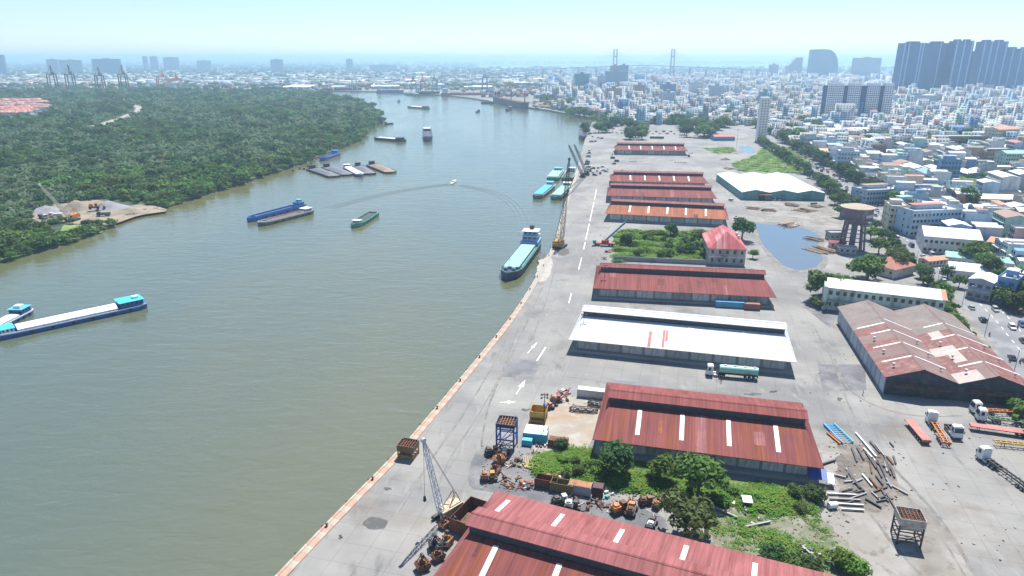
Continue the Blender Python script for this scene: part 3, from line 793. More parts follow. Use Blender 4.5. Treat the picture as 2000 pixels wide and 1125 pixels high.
# ---- two-storey green building
def storey_building(name, label, cat, FL, FR, depth, h, mats, storeys, nwin, roof='slab', group=None, win=(1.1, 1.3), sidewin=3, roofmat=None, extra=None, trim=None):
    a, b = Vector(FL), Vector(FR)
    ang = math.atan2(b.y - a.y, b.x - a.x); L = (b - a).length
    t = thing(name, label, cat, (a.x, a.y, 0), ang, group)
    wallm, glassm = mats
    mb = MB(); mb.bb(0, L, 0, depth, 0, h); mb.build('wall', wallm, t)
    fh = h / storeys
    wb = MB(); ww, wh = win
    wb.bb(-ww / 2, ww / 2, -.05, -.004, -wh / 2, wh / 2)
    w0 = wb.build('window', glassm, t); wd = w0.data; first = True
    fb = MB(); fb.bb(-ww / 2 - .1, ww / 2 + .1, -.16, -.003, -wh / 2 - .14, -wh / 2 - .02); f0 = fb.build('sill', trim or white_paint, w0); fd_ = f0.data
    for s in range(storeys):
        for i in range(nwin):
            p = ((i + .5) * L / nwin, 0, s * fh + fh * .55)
            if first: w0.location = p; first = False
            else:
                o = put('window', wd, t, p); put('sill', fd_, o)
        for i in range(sidewin):
            o = put('window', wd, t, (0, depth - (i + .5) * depth / sidewin, s * fh + fh * .55), -math.pi / 2); put('sill', fd_, o)
        if s:
            mb = MB(); mb.bb(-.18, L + .18, -.3, -.002, s * fh - .15, s * fh + .12); mb.build('floor_band', trim or white_paint, t)
    rm = roofmat or concrete
    if roof == 'slab':
        mb = MB(); mb.bb(-.4, L + .4, -.4, depth + .4, h + .002, h + .22); r = mb.build('roof', rm, t)
        mb = MB()
        for q in ((-.4, L + .4, -.4, -.2), (-.4, L + .4, depth + .2, depth + .4), (-.4, -.2, -.19, depth + .19), (L + .2, L + .4, -.19, depth + .19)): mb.bb(q[0], q[1], q[2], q[3], h + .221, h + .9)
        mb.build('parapet', wallm, r)
    elif roof == 'gable':
        s_ = .28
        for sg in (0, 1):
            y0, y1 = (-.7, depth / 2) if sg == 0 else (depth + .7, depth / 2)
            q = [(-.5, y0, h + .1), (L + .5, y0, h + .1), (L + .5, y1, h + .1 + abs(y1 - y0) * s_), (-.5, y1, h + .1 + abs(y1 - y0) * s_)]
            mb = MB(); slab4(mb, q if sg == 0 else q[::-1], .12); mb.build('roof_slope', rm, t)
        mb = MB(); mb.add([(0, 0, h), (0, depth, h), (0, depth / 2, h + depth / 2 * s_ + .1), (L, 0, h), (L, depth, h), (L, depth / 2, h + depth / 2 * s_ + .1)], [(0, 2, 1), (3, 4, 5), (0, 3, 5, 2), (1, 2, 5, 4)]); mb.build('gable', wallm, t)
    elif roof == 'hip':
        hr = depth * .24; e = .7; ins = depth * .42
        P = [(-e, -e, h), (L + e, -e, h), (L + e, depth + e, h), (-e, depth + e, h)]
        if L >= depth: r0, r1 = (ins, depth / 2, h + hr), (L - ins, depth / 2, h + hr)
        else: r0, r1 = (L / 2, L * .42, h + hr), (L / 2, depth - L * .42, h + hr)
        mb = MB()
        if L >= depth: fs = [[P[0], P[1], r1, r0], [P[1], P[2], r1], [P[2], P[3], r0, r1], [P[3], P[0], r0]]
        else: fs = [[P[0], P[1], r0], [P[1], P[2], r1, r0], [P[2], P[3], r1], [P[3], P[0], r0, r1]]
        for f in fs: mb = MB(); slab4(mb, f, .14); mb.build('roof_slope', rm, t)
    return t, L, ang
m_greenwall = M('mint_wall', (.56, .66, .58), var=.15, scale=.4, col2=(.22, .25, .20), amt2=.5, scale2=.35, streak=(1, 1, .2))
gt, gl, ga = storey_building('office_building', 'two-storey pale green office block with white roof behind the old double shed', 'building', G(1611, 604), G(1838, 632), 14, 9.6, (m_greenwall, glass_dark), 2, 16, roof='gable', roofmat=M('white_roof', (.60, .60, .58), var=.05, scale=.2), win=(1.3, 1.6), trim=m_greenwall)
mb = MB(); mb.bb(-1.4, -.02, -1.0, 14.0, 0, 10.2); mb.build('stair_tower', m_greenwall, gt)
mb = MB(); slab4(mb, [(.0, -1.7, 4.5), (gl, -1.7, 4.5), (gl, -.31, 4.64), (0, -.31, 4.64)], .12); mb.build('awning', M('awning_grey', (.30, .36, .33), var=.2), gt)
for i in range(9):
    mb = MB(); mb.bb(-.12, .12, -1.6, -1.36, 0, 4.25); mb.build('post', m_greenwall, gt, (1 + i * (gl - 2) / 8, 0, 0))
mb = MB(); mb.bb(-4.6, 0, 0, 3.0, 0, 3.6)
mb = MB(); slab4(mb, [(gl - 1.2, -.75, 9.85), (gl + .55, -.75, 9.85), (gl + .55, 6.9, 11.95), (gl - 1.2, 6.9, 11.95)], .05); mb.build('roof_end_strip', M('brick_orange', (.50, .22, .13), var=.2), gt)

# ---- red-roofed house in the garden
ht, hl, ha = storey_building('house', 'two-storey cream house with pink red hipped roof beside the walled garden', 'house', G(1383, 516), G(1454, 519), 30, 8.4, (M('cream_wall', (.50, .47, .42), var=.15, scale=.3, col2=(.20, .20, .18), amt2=.45, scale2=.25, streak=(1, 1, .3)), glass_dark), 2, 5, roof='hip', roofmat=ribbed('roof_house', (.48, .13, .13), (.60, .35, .33), .4, .8, var=.12, scale=.2), sidewin=5, win=(1.2, 1.9))
mb = MB(); mb.bb(7, 9, -.9, -.02, 4.3, 4.5); mb.build('balcony', concrete, ht)
for i in range(2):
    mb = MB(); mb.bb(-.5, .5, -.5, .5, 8.4, 12.0); mb.build('chimney', dirty_white, ht, (hl - 1.8, 14 + i * 6, 0))

# ---- garden wall
def wall_run(name, label, pts, h, th, mat, step=3.0):
    t = thing(name, label, 'wall', (pts[0].x, pts[0].y, 0))
    for a, b in zip(pts, pts[1:]):
        n = max(1, int((b - a).length / step)); d = (b - a) / n; an = math.atan2(d.y, d.x)
        for i in range(n):
            p = a + d * (i + .5) - pts[0]
            mb = MB(); mb.box(0, 0, h / 2, d.length - .32, th, h); mb.build('wall_panel', mat, t, (p.x, p.y, 0), an)
            q = a + d * i - pts[0]
            mb = MB(); mb.box(0, 0, h / 2 + .1, .3, th + .12, h + .2); mb.build('post', mat, t, (q.x, q.y, 0), an)
    return t
m_gw = M('garden_wall', (.34, .34, .36), var=.25, scale=.5, col2=(.14, .15, .14), amt2=.5, scale2=.4)
wall_run('garden_wall', 'stained grey garden wall behind the plain dull red shed', [G(1199, 509), G(1382, 517)], 2.4, .3, m_gw)
wall_run('boundary_wall', 'long grey boundary wall between the port yard and the avenue', [p for p in offset_line(AVE, -14.5) if 150 < p.y < 620][::3], 2.2, .25, M('boundary_wall', (.42, .41, .39), var=.2, scale=.4, col2=(.2, .2, .18), amt2=.4, scale2=.4), 6.0)

# ---- white-roofed hall with three shallow gables
A, B = G(1447, 390), G(1610, 392)
ang = math.atan2(B.y - A.y, B.x - A.x); L = (B - A).length
t = thing('hall', 'teal walled storage hall with a pale three-gabled roof by the green lot', 'warehouse', (A.x, A.y, 0), ang, 'sheds by the avenue')
m_teal = ribbed('teal_cladding', (.16, .34, .33), (.12, .26, .26), .3, .5, var=.1)
m_hall_roof = M('hall_roof', (.54, .61, .62), var=.05, scale=.1, col2=(.46, .53, .54), amt2=.3, scale2=.06)
D_ = 84; n = 3; w = L / n; ze = 5.6
mb = MB(); mb.bb(0, L, 0, D_, 0, ze); mb.build('wall', m_teal, t)
for k in range(n):
    xm = (k + .5) * w
    mb = MB(); mb.add([(k * w, 0, ze), ((k + 1) * w, 0, ze), (xm, 0, ze + 1.9), (k * w, D_, ze), ((k + 1) * w, D_, ze), (xm, D_, ze + 1.9)], [(0, 1, 2), (5, 4, 3), (0, 2, 5, 3), (2, 1, 4, 5)]); mb.build('gable', m_teal, t)
    for sg in (0, 1):
        q = [(k * w, -.6, ze + .1), (xm, -.6, ze + 2.05), (xm, D_ + .5, ze + 2.05), (k * w, D_ + .5, ze + .1)] if sg == 0 else [(xm, -.6, ze + 2.05), ((k + 1) * w, -.6, ze + .1), ((k + 1) * w, D_ + .5, ze + .1), (xm, D_ + .5, ze + 2.05)]
        mb = MB(); slab4(mb, q, .1); mb.build('roof_slope', m_hall_roof, t)
for x, wd_, m_ in ((.25, 5, dark_steel), (.5, 4, m_teal), (.78, 6, m_teal)):
    mb = MB(); mb.bb(-wd_ / 2, wd_ / 2, -.1, -.01, 0, 4.4); mb.build('roller_door', m_ if m_ is dark_steel else M('door_teal', (.11, .22, .24), var=.2), t, (x * L, 0, 0))
mb = MB(); slab4(mb, [(.2 * L, -3, 4.2), (.36 * L, -3, 4.2), (.36 * L, -.15, 4.7), (.2 * L, -.15, 4.7)], .1); mb.build('canopy', rust, t)

# ---- water tower
tw = thing('water_tower', 'abandoned mauve concrete water tower on splayed legs beside the avenue', 'water tower', (185.5, 361, 0))
m_tank = M('tank_mauve', (.17, .125, .165), var=.2, scale=.25, col2=(.35, .33, .34), amt2=.35, scale2=.2, streak=(1, 1, .3))
m_tank_roof = M('tank_roof', (.38, .31, .23), var=.2, scale=.3, col2=(.25, .2, .16), amt2=.4, scale2=.3)
ZB, ZT = 14.0, 24.5
mb = MB(); mb.lathe([(3.4, ZB - .2), (5.6, ZB + 1.6), (8.0, ZB + 3.4), (8.35, ZB + 3.5), (8.35, ZB + 4.0), (8.1, ZB + 4.1), (8.2, ZT - 1.6)], 16); mb.build('tank', m_tank, tw)
mb = MB(); mb.lathe([(8.7, ZT - 1.6), (8.7, ZT - 1.1), (4.5, ZT - .1), (0, ZT + .5)], 16); mb.build('tank_roof', m_tank_roof, tw)
mb = MB(); mb.lathe([(8.9, ZB + 3.0), (9.0, ZB + 3.1), (9.0, ZB + 3.4), (8.4, ZB + 3.5)], 16); mb.build('gallery', m_tank, tw)
for i in range(8):
    a = 2 * math.pi * (i + .5) / 8
    mb = MB(); mb.beam((6.3 * math.cos(a), 6.3 * math.sin(a), 0), (4.9 * math.cos(a), 4.9 * math.sin(a), ZB + 1.2), .8); mb.build('leg', m_tank, tw)
    a2 = 2 * math.pi * (i + 1.5) / 8
    for z, rr_ in ((5, 5.8), (9.5, 5.35)):
        mb = MB(); mb.beam((rr_ * math.cos(a), rr_ * math.sin(a), z), (rr_ * math.cos(a2), rr_ * math.sin(a2), z), .4); mb.build('ring_beam', m_tank, tw)
mb = MB(); mb.cyl((0, 0, 0), (0, 0, ZB), 1.6, n=10); mb.build('riser_shaft', M('riser_blue', (.16, .22, .30), var=.2), tw)
for z in (ZB + 5.4,):
    for i in range(5):
        a = -1.35 + i * .17
        mb = MB(); mb.box(0, 0, 0, 1.25, .08, 1.6); o = mb.build('window_pane', dirty_white, tw, (8.22 * math.cos(a), 8.22 * math.sin(a), z), a + math.pi / 2)
# small buildings below the tower
storey_building('tower_hut', 'small grey hut with barred windows beside the water tower legs', 'hut', G(1620, 470), G(1648, 470), 6, 4, (wall_grey, glass_dark), 1, 3, group='huts by the water tower', sidewin=2)
storey_building('tower_hut', 'low hut with red tin roof in front of the water tower', 'hut', G(1618, 484), G(1650, 487), 5, 3, (dirty_white, glass_dark), 1, 2, roof='gable', roofmat=rd['pink'], group='huts by the water tower', sidewin=1)
storey_building('tower_hut', 'round-cornered white wall hut right under the water tower', 'hut', G(1638, 494), G(1672, 496), 4, 2.6, (dirty_white, glass_dark), 1, 3, group='huts by the water tower', sidewin=1)
storey_building('gatehouse', 'low house with red hipped tile roof between two big trees near the avenue', 'house', G(1690, 530), G(1745, 545), 16, 4.6, (dirty_white, glass_dark), 1, 4, roof='hip', roofmat=M('tile_red', (.38, .15, .10), var=.25, scale=.5), sidewin=3)
# ------------------------------------------------------------------ vegetation
def leaf_mat(name, col, var=.35, trans=.38):
    m = bpy.data.materials.new(name); m.use_nodes = True
    N, L = m.node_tree.nodes, m.node_tree.links
    b = N['Principled BSDF']; b.inputs['Roughness'].default_value = .7; b.inputs['Specular IOR Level'].default_value = .25
    g = N.new('ShaderNodeNewGeometry'); oi = N.new('ShaderNodeObjectInfo')
    add = N.new('ShaderNodeMath'); add.operation = 'ADD'
    L.new(g.outputs['Random Per Island'], add.inputs[0]); L.new(oi.outputs['Random'], add.inputs[1])
    mr = N.new('ShaderNodeMapRange'); mr.inputs[2].default_value = 2
    mr.inputs[3].default_value, mr.inputs[4].default_value = 1 - var, 1 + var
    L.new(add.outputs[0], mr.inputs[0])
    h = N.new('ShaderNodeHueSaturation'); h.inputs['Color'].default_value = (*col, 1)
    L.new(mr.outputs[0], h.inputs['Value'])
    mh = N.new('ShaderNodeMapRange'); mh.inputs[3].default_value, mh.inputs[4].default_value = .475, .525
    L.new(oi.outputs['Random'], mh.inputs[0]); L.new(mh.outputs[0], h.inputs['Hue'])
    L.new(h.outputs[0], b.inputs['Base Color'])
    tr = N.new('ShaderNodeBsdfTranslucent'); L.new(h.outputs[0], tr.inputs['Color'])
    mx = N.new('ShaderNodeMixShader'); mx.inputs[0].default_value = trans
    L.new(b.outputs[0], mx.inputs[1]); L.new(tr.outputs[0], mx.inputs[2])
    L.new(mx.outputs[0], N['Material Output'].inputs['Surface'])
    return m
leaf_dark = leaf_mat('leaf_dark', (.060, .125, .034))
leaf_mid = leaf_mat('leaf_mid', (.115, .215, .044))
leaf_bright = leaf_mat('leaf_bright', (.15, .27, .045))
leaf_olive = leaf_mat('leaf_olive', (.12, .165, .048))
leaf_palm = leaf_mat('leaf_palm', (.12, .18, .08))
leaf_grass = leaf_mat('leaf_grass', (.17, .31, .04), trans=.5)
bark = M('bark', (.13, .10, .075), var=.3)

def leafy(seed, clumps, per, rx, rz, size, flat=0.0, top=0.0):
    """crown of unit-ish size: leaf faces in clumps through an uneven ellipsoid"""
    r = np.random.default_rng(seed)
    vs, fs = [], []
    cs = []
    for _ in range(clumps):
        d = r.normal(size=3); d /= np.linalg.norm(d)
        if d[2] < -.35: d[2] *= -.6
        q = r.uniform(.2, 1.0) ** .6
        cs.append((d * np.array([rx, rx, rz]) * q * r.uniform(.75, 1.1), r.uniform(.28, .5) * rx))
    for c, cr in cs:
        for _ in range(per):
            d = r.normal(size=3); d /= np.linalg.norm(d)
            p = c + d * cr * r.uniform(.6, 1.0) * np.array([1, 1, .7 - flat * .4])
            n = d * .7 + r.normal(size=3) * .45 + np.array([0, 0, .55]); n /= np.linalg.norm(n)
            a = np.cross(n, r.normal(size=3)); a /= np.linalg.norm(a) + 1e-9; b = np.cross(n, a)
            s = size * r.uniform(.6, 1.35)
            k = len(vs)
            vs += [tuple(p - a * s), tuple(p + b * s * .55), tuple(p + a * s), tuple(p - b * s * .55)]
            fs.append((k, k + 1, k + 2, k + 3))
    mb = MB(); mb.v, mb.f, mb.m = vs, fs, [0] * len(fs)
    return mb
def palm_crown(seed, fronds, ln, droop, w):
    r = random.Random(seed); mb = MB()
    for i in range(fronds):
        a = 2 * math.pi * i / fronds + r.uniform(-.3, .3); e = r.uniform(.15, 1.1)
        p = Vector((0, 0, 0)); prev = None
        l_ = ln * r.uniform(.75, 1.1)
        for k in range(4):
            t = k / 3
            el = e - droop * t * 1.4
            wd = w * (.35, 1.0, .8, .1)[k]
            side = Vector((-math.sin(a), math.cos(a), 0)) * wd
            dn = Vector((0, 0, -wd * .35))
            cur = (p - side + dn, p.copy(), p + side + dn)
            if prev: mb.add([prev[0], prev[1], cur[1], cur[0], prev[2], cur[2]], [(0, 1, 2, 3), (1, 4, 5, 2)])
            prev = cur
            p = p + Vector((math.cos(a) * math.cos(el), math.sin(a) * math.cos(el), math.sin(el))) * l_ / 3
    return mb
def keep_mesh(mb, name, mats):
    o = mb.build(name, mats); d = o.data; bpy.data.objects.remove(o); return d
CROWN = {
    'round_dark': keep_mesh(leafy(1, 34, 42, 1, .8, .125), 'crown', leaf_dark),
    'round_mid': keep_mesh(leafy(2, 32, 42, 1, .75, .13), 'crown', leaf_mid),
    'tall': keep_mesh(leafy(3, 34, 40, .85, 1.15, .125), 'crown', leaf_dark),
    'olive': keep_mesh(leafy(4, 36, 42, 1, .6, .125, flat=.6), 'crown', leaf_olive),
    'bush': keep_mesh(leafy(5, 26, 40, 1, .7, .14), 'crown', leaf_bright)}
tk = MB()
tk.cyl((0, 0, 0), (.03, .02, .55), .075, .05, 7); tk.cyl((.03, .02, .55), (-.02, .05, 1.0), .05, .025, 6)
for a in (0, 1.3, 2.6, 3.9, 5.2):
    tk.cyl((.03, .02, .5 + a * .02), (.45 * math.cos(a), .45 * math.sin(a), .95), .032, .012, 5)
TRUNK = keep_mesh(tk, 'trunk', bark)
HIGH = {}
def tree(x, y, h, r, kind, label, group=None, name='tree', zb=0.0, cat='tree'):
    t = thing(name, label, cat, (x, y, zb), rnd.uniform(0, 6.28), group)
    o = put('trunk', TRUNK, t); ch = h * .62; o.scale = (h * .62, h * .62, h * .62)
    c = put('crown', CROWN[kind], t, (0, 0, h - r * (.95 if kind == 'tall' else .7)))
    vz = {'tall': 1.15, 'olive': .6}.get(kind, .75)
    c.scale = (r, r, min(r * 1.05, h * .5 / vz)); c.location.z = h - vz * c.scale[2] * 1.02
    return t

# ---- geometry-nodes scatter for masses nobody could count
def scatter(name, pts, scales, protos, label, seed=0, parent=None):
    me = bpy.data.meshes.new(name)
    me.from_pydata([tuple(p) for p in pts], [], [])
    at = me.attributes.new('sz', 'FLOAT', 'POINT'); at.data.foreach_set('value', list(scales))
    o = put(name, me, parent)
    pc = bpy.data.collections.new(name + '_kinds')
    for i, (d, _) in enumerate(protos):
        q = bpy.data.objects.new('%s_kind_%d' % (name, i), d); pc.objects.link(q)
    ng = bpy.data.node_groups.new(name + '_scatter', 'GeometryNodeTree')
    ng.interface.new_socket('Geometry', in_out='INPUT', socket_type='NodeSocketGeometry')
    ng.interface.new_socket('Geometry', in_out='OUTPUT', socket_type='NodeSocketGeometry')
    N, L = ng.nodes, ng.links
    gi, go = N.new('NodeGroupInput'), N.new('NodeGroupOutput')
    ip = N.new('GeometryNodeInstanceOnPoints')
    ci = N.new('GeometryNodeCollectionInfo'); ci.inputs['Collection'].default_value = pc
    ci.inputs['Separate Children'].default_value = True; ci.inputs['Reset Children'].default_value = True
    rv = N.new('FunctionNodeRandomValue'); rv.data_type = 'FLOAT_VECTOR'
    rv.inputs[0].default_value = (-.12, -.12, 0); rv.inputs[1].default_value = (.12, .12, 6.283)
    ri = N.new('FunctionNodeRandomValue'); ri.data_type = 'INT'
    ri.inputs[4].default_value = 0; ri.inputs[5].default_value = len(protos) - 1
    ri.inputs['Seed'].default_value = seed + 5
    na = N.new('GeometryNodeInputNamedAttribute'); na.data_type = 'FLOAT'; na.inputs[0].default_value = 'sz'
    L.new(gi.outputs[0], ip.inputs['Points']); L.new(ci.outputs[0], ip.inputs['Instance'])
    ip.inputs['Pick Instance'].default_value = True
    L.new(ri.outputs[2], ip.inputs['Instance Index']); L.new(rv.outputs[0], ip.inputs['Rotation'])
    L.new(na.outputs[0], ip.inputs['Scale']); L.new(ip.outputs[0], go.inputs[0])
    md = o.modifiers.new('scatter', 'NODES'); md.node_group = ng
    o['kind'] = 'stuff'; o['label'] = label
    return o
def inside(poly, X, Y):
    px = np.array([p[0] for p in poly]); py = np.array([p[1] for p in poly])
    res = np.zeros(len(X), bool)
    j = len(px) - 1
    for i in range(len(px)):
        c = ((py[i] > Y) != (py[j] > Y)) & (X < (px[j] - px[i]) * (Y - py[i]) / (py[j] - py[i] + 1e-12) + px[i])
        res ^= c
        j = i
    return res
ng_ = np.random.default_rng(3)
def scatter_pts(poly, spacing_fn, ymin, ymax, xmin, xmax, n):
    Y = ng_.uniform(ymin, ymax, n); X = ng_.uniform(xmin, xmax, n)
    k = inside(poly, X, Y)
    return X[k], Y[k]
# mangrove and nipa forest on the left bank
def shrink(p0): return p0
FP = []
for (ya, yb, sp, sc) in ((330, 520, 3.6, 3.4), (520, 760, 4.2, 3.8), (760, 1150, 5.4, 4.4), (1150, 1700, 8.0, 5.4), (1700, 2500, 13, 7.5)):
    xl = -yb * .92 - 40
    n = int((yb - ya) * (-xl + 0) / sp ** 2)
    Y = ng_.uniform(ya, yb, n); X = ng_.uniform(xl, 0, n)
    k = inside(lb, X - 1.8, Y)
    X, Y = X[k], Y[k]
    S = sc * ng_.uniform(.55, 1.2, len(X)) * (1 + .8 * (ng_.random(len(X)) < .12))
    FP.append(np.stack([X, Y, S], 1))
FP = np.concatenate(FP)
holes = [px_poly(p, -1.5) for p in ([(60, 418), (110, 398), (200, 388), (290, 394), (328, 408), (290, 424), (215, 440), (205, 448), (150, 460), (105, 458), (60, 436)],
         [(150, 250), (190, 241), (235, 226), (262, 214), (258, 208), (236, 206), (246, 200), (277, 205), (283, 214), (264, 228), (235, 240), (195, 251), (150, 258)], [(0, 234), (60, 232), (99, 220), (84, 196), (0, 197)])]
for h_ in holes: FP = FP[~inside(h_, FP[:, 0], FP[:, 1])]
# clumps of bright broadleaf vs blue-green palm: two masses told apart by a slow field
fld = np.sin(FP[:, 0] * .021 + 1.3 * np.sin(FP[:, 1] * .013)) + np.sin(FP[:, 1] * .017 + FP[:, 0] * .006) + ng_.normal(size=len(FP)) * .45
edge_d = np.min(np.stack([np.hypot(FP[:, 0] - p.x, FP[:, 1] - p.y) for p in lb[::2]]), axis=0)
broad = (fld > .55) | (edge_d < 26) | (FP[:, 1] < 430)
def crown_inst(kind, hgt):
    src = CROWN[kind]
    d = src.copy()
    d.transform(Matrix.Translation((0, 0, hgt)))
    return d
palm_a = keep_mesh(palm_crown(1, 13, 2.0, .9, .20), 'palm', leaf_palm); palm_a.transform(Matrix.Translation((0, 0, .2)))
palm_b = keep_mesh(palm_crown(2, 11, 1.7, 1.2, .22), 'palm', leaf_palm); palm_b.transform(Matrix.Translation((0, 0, .45)))
def light_crown(seed, mat, hz): 
    d = keep_mesh(leafy(seed, 13, 16, 1, .75, .19), 'crown', mat); d.transform(Matrix.Translation((0, 0, hz))); return d
fk = [(light_crown(21, leaf_mid, .75), 1), (light_crown(22, leaf_dark, .8), 1), (light_crown(23, leaf_mid, .6), 1)]
fkb = fk + [(light_crown(24, leaf_bright, .6), 1), (light_crown(25, leaf_olive, .9), 1)]
z0 = -1.6
P = FP[broad]; scatter('mangrove_forest', np.stack([P[:, 0], P[:, 1], np.full(len(P), z0)], 1), P[:, 2] * .85, fkb, 'dense dark green mangrove forest covering the left river bank', 1)
P = FP[~broad]; scatter('nipa_palm_forest', np.stack([P[:, 0], P[:, 1], np.full(len(P), z0)], 1), P[:, 2] * .8, [(palm_a, 1), (palm_b, 1), (palm_a, 1), (fk[1][0], 1)], 'mass of grey green nipa palms inside the left bank forest', 2)
# pale reeds along the waterline
RP = []
for a, b in zip(edge, edge[1:]):
    for _ in range(int((b - a).length / 2.2)):
        p = a.lerp(b, ng_.random()); RP.append((p.x - 1.5 + ng_.uniform(-2, 2.2), p.y, -1.9))
reed = keep_mesh(leafy(31, 6, 10, 1, .6, .3), 'reed', leaf_bright); reed2 = keep_mesh(leafy(32, 7, 10, 1, .7, .28), 'reed', leaf_mid)
scatter('bank_reeds', RP, [ng_.uniform(.6, 1.7) for _ in RP], [(reed, 1), (reed2, 1)], 'light green scrub and reeds along the left waterline', 3)

# ---- grass and weeds in the port
tf = MB(); r9 = random.Random(5)
for i in range(26):
    a = r9.uniform(0, 6.28); l_ = r9.uniform(.5, 1.0); b_ = r9.uniform(.1, .5)
    x, y = r9.uniform(-.4, .4), r9.uniform(-.4, .4); w = .07
    tip = (x + math.cos(a) * b_, y + math.sin(a) * b_, l_)
    tf.add([(x - w * math.sin(a), y + w * math.cos(a), 0), (x + w * math.sin(a), y - w * math.cos(a), 0), tip], [(0, 1, 2)])
def rosette(seed, n, mat):
    r = random.Random(seed); mb = MB()
    for i in range(n):
        a = r.uniform(0, 6.28); q = r.uniform(.05, .95); x, y, z = q * math.cos(a), q * math.sin(a), r.uniform(.1, .75) * (1.1 - q); l_ = r.uniform(.25, .5); w = l_ * .3; e = r.uniform(-.1, .5)
        d = Vector((math.cos(a + r.uniform(-.7, .7)), math.sin(a + r.uniform(-.7, .7)), 0)); sd = Vector((-d.y, d.x, 0)) * w; p = Vector((x, y, z)); tp = p + d * l_ + Vector((0, 0, e * l_))
        mid = (p + tp) / 2
        mb.add([p, mid - sd, tp, mid + sd], [(0, 1, 2, 3)])
    return keep_mesh(mb, 'tuft', mat)
leaf_weed = leaf_mat('leaf_weed', (.14, .30, .035), trans=.45); leaf_straw = leaf_mat('leaf_straw', (.22, .29, .05), trans=.4)
tuft = rosette(1, 30, leaf_weed); tuft2 = rosette(2, 28, leaf_grass); tuft3 = rosette(3, 26, leaf_straw)
def grass_on(name, poly, dens, smin, smax, label, seed, holes_=()):
    xs = [p.x for p in poly]; ys = [p.y for p in poly]
    n = int((max(xs) - min(xs)) * (max(ys) - min(ys)) * dens)
    X = ng_.uniform(min(xs), max(xs), n); Y = ng_.uniform(min(ys), max(ys), n)
    k = inside(poly, X, Y)
    f = np.sin(X * .35 + 2 * np.sin(Y * .21)) + np.sin(Y * .42 + X * .13)
    k &= (f > -1.2) | (ng_.random(n) < .45)
    X, Y, f = X[k], Y[k], f[k]
    S = ng_.uniform(smin, smax, len(X)) * (1 + .38 * f)
    X = X + ng_.normal(size=len(X)) * .8; Y = Y + ng_.normal(size=len(X)) * 1.1
    scatter(name, np.stack([X, Y, np.full(len(X), .04)], 1), S, [(tuft, 1), (tuft2, 1), (tuft, 1), (tuft3, 1)], label, seed)
grass_on('tall_weeds', weeds_poly, 4.5, .5, 1.15, 'bright green tall weeds between the two nearest red sheds', 11)
grass_on('scrub_grass', px_poly([(1390, 1010), (1500, 1005), (1600, 1015), (1690, 1125), (1500, 1110), (1390, 1070)]), .9, .4, 1.0, 'patchy scrub grass in the littered yard', 12)
grass_on('garden_grass', garden_poly, 2.0, .8, 1.8, 'overgrown bright grass inside the walled garden', 13)
for i, (n, p) in enumerate(lots): grass_on(n + '_blades', px_poly(p), .35, .8, 1.6, ['tall grass on the vacant lot beside the teal hall', 'tall grass on the small far lot', 'tall grass on the open field in town'][i], 14 + i)

# ---- single trees: (px, py of base, height, radius, kind, label)
T = [(1205, 925, 8.5, 4.6, 'round_dark', 'round dark bush tree at the front left corner of the rust red shed'),
     (1297, 938, 6.5, 3.6, 'round_mid', 'smaller round tree in the weeds before the rust red shed'),
     (1362, 975, 11, 5.6, 'round_mid', 'tallest leafy tree in the weedy lot behind the nearest shed'),
     (1338, 1045, 9.5, 5.8, 'olive', 'broad dull green tree against the back eave of the nearest shed'),
     (1095, 875, 2.8, 1.8, 'round_dark', 'small dark bush on the sandy slab beside the blue container'),
     (1590, 975, 3.4, 2.6, 'round_dark', 'low bush at the right end of the rust red shed'),
     (1555, 968, 2.8, 2.0, 'olive', 'small yellowish bush under the blue tarp wall'),
     (1505, 1092, 3.5, 2.6, 'round_dark', 'first dark bush in the row behind the nearest shed'),
     (1540, 1103, 3.2, 2.6, 'round_mid', 'second bush in the row behind the nearest shed'),
     (1578, 1113, 3.0, 2.4, 'round_dark', 'third bush in the row behind the nearest shed'),
     (1640, 1105, 4.2, 2.6, 'bush', 'bright green bush at the corner of the littered yard'),
     (1665, 1122, 4.0, 2.8, 'bush', 'bright bush at the bottom edge beside the littered yard'),
     (1410, 985, 2.4, 1.9, 'bush', 'bright low bush next to the tallest leafy tree'),
     (1448, 470, 13, 6.8, 'round_dark', 'big dark tree behind the red-roofed house'),
     (1470, 505, 5, 2.6, 'bush', 'small bright tree at the right wall of the red-roofed house'),
     (1612, 585, 13, 9.5, 'olive', 'wide umbrella tree at the left end of the green office block'),
     (1605, 600, 5, 4, 'olive', 'low dark shrub under the wide umbrella tree'),
     (1693, 547, 12, 8, 'round_mid', 'large round tree behind the green office block'),
     (1715, 497, 9, 5, 'round_mid', 'tree between the water tower and the avenue'),
     (1700, 470, 8, 4.2, 'bush', 'light green tree right behind the water tower'),
     (1745, 530, 11, 5.5, 'olive', 'olive tree at the edge of the avenue near the gatehouse'),
     (1640, 425, 9, 4.5, 'bush', 'bright tree left of the water tower tank'),
     (1630, 400, 8, 4.5, 'round_mid', 'tree at the right corner of the teal hall'),
     (1958, 596, 8, 4.6, 'round_mid', 'leafy tree at the avenue edge right of the bright blue house'), (1984, 608, 8.5, 4.8, 'round_dark', 'dark tree on the avenue pavement at the right frame edge'), (1872, 562, 6, 3.2, 'round_mid', 'leafy tree beside the grey shop front'), (1850, 542, 6, 3.2, 'round_dark', 'dark tree on the pavement before the long white shed'),
     (1885, 415, 19, 8, 'tall', 'tall dark tree beside the grey school block across the avenue'),
     (1225, 480, 7, 4.2, 'round_dark', 'dark tree at the left corner of the walled garden'),
     (1365, 480, 9, 4.6, 'olive', 'olive tree touching the left wall of the red-roofed house'),
     (1345, 495, 6, 3.6, 'round_dark', 'dark tree near the garden wall before the house'),
     (1310, 462, 8, 3.8, 'round_dark', 'dark tree at the back of the walled garden')]
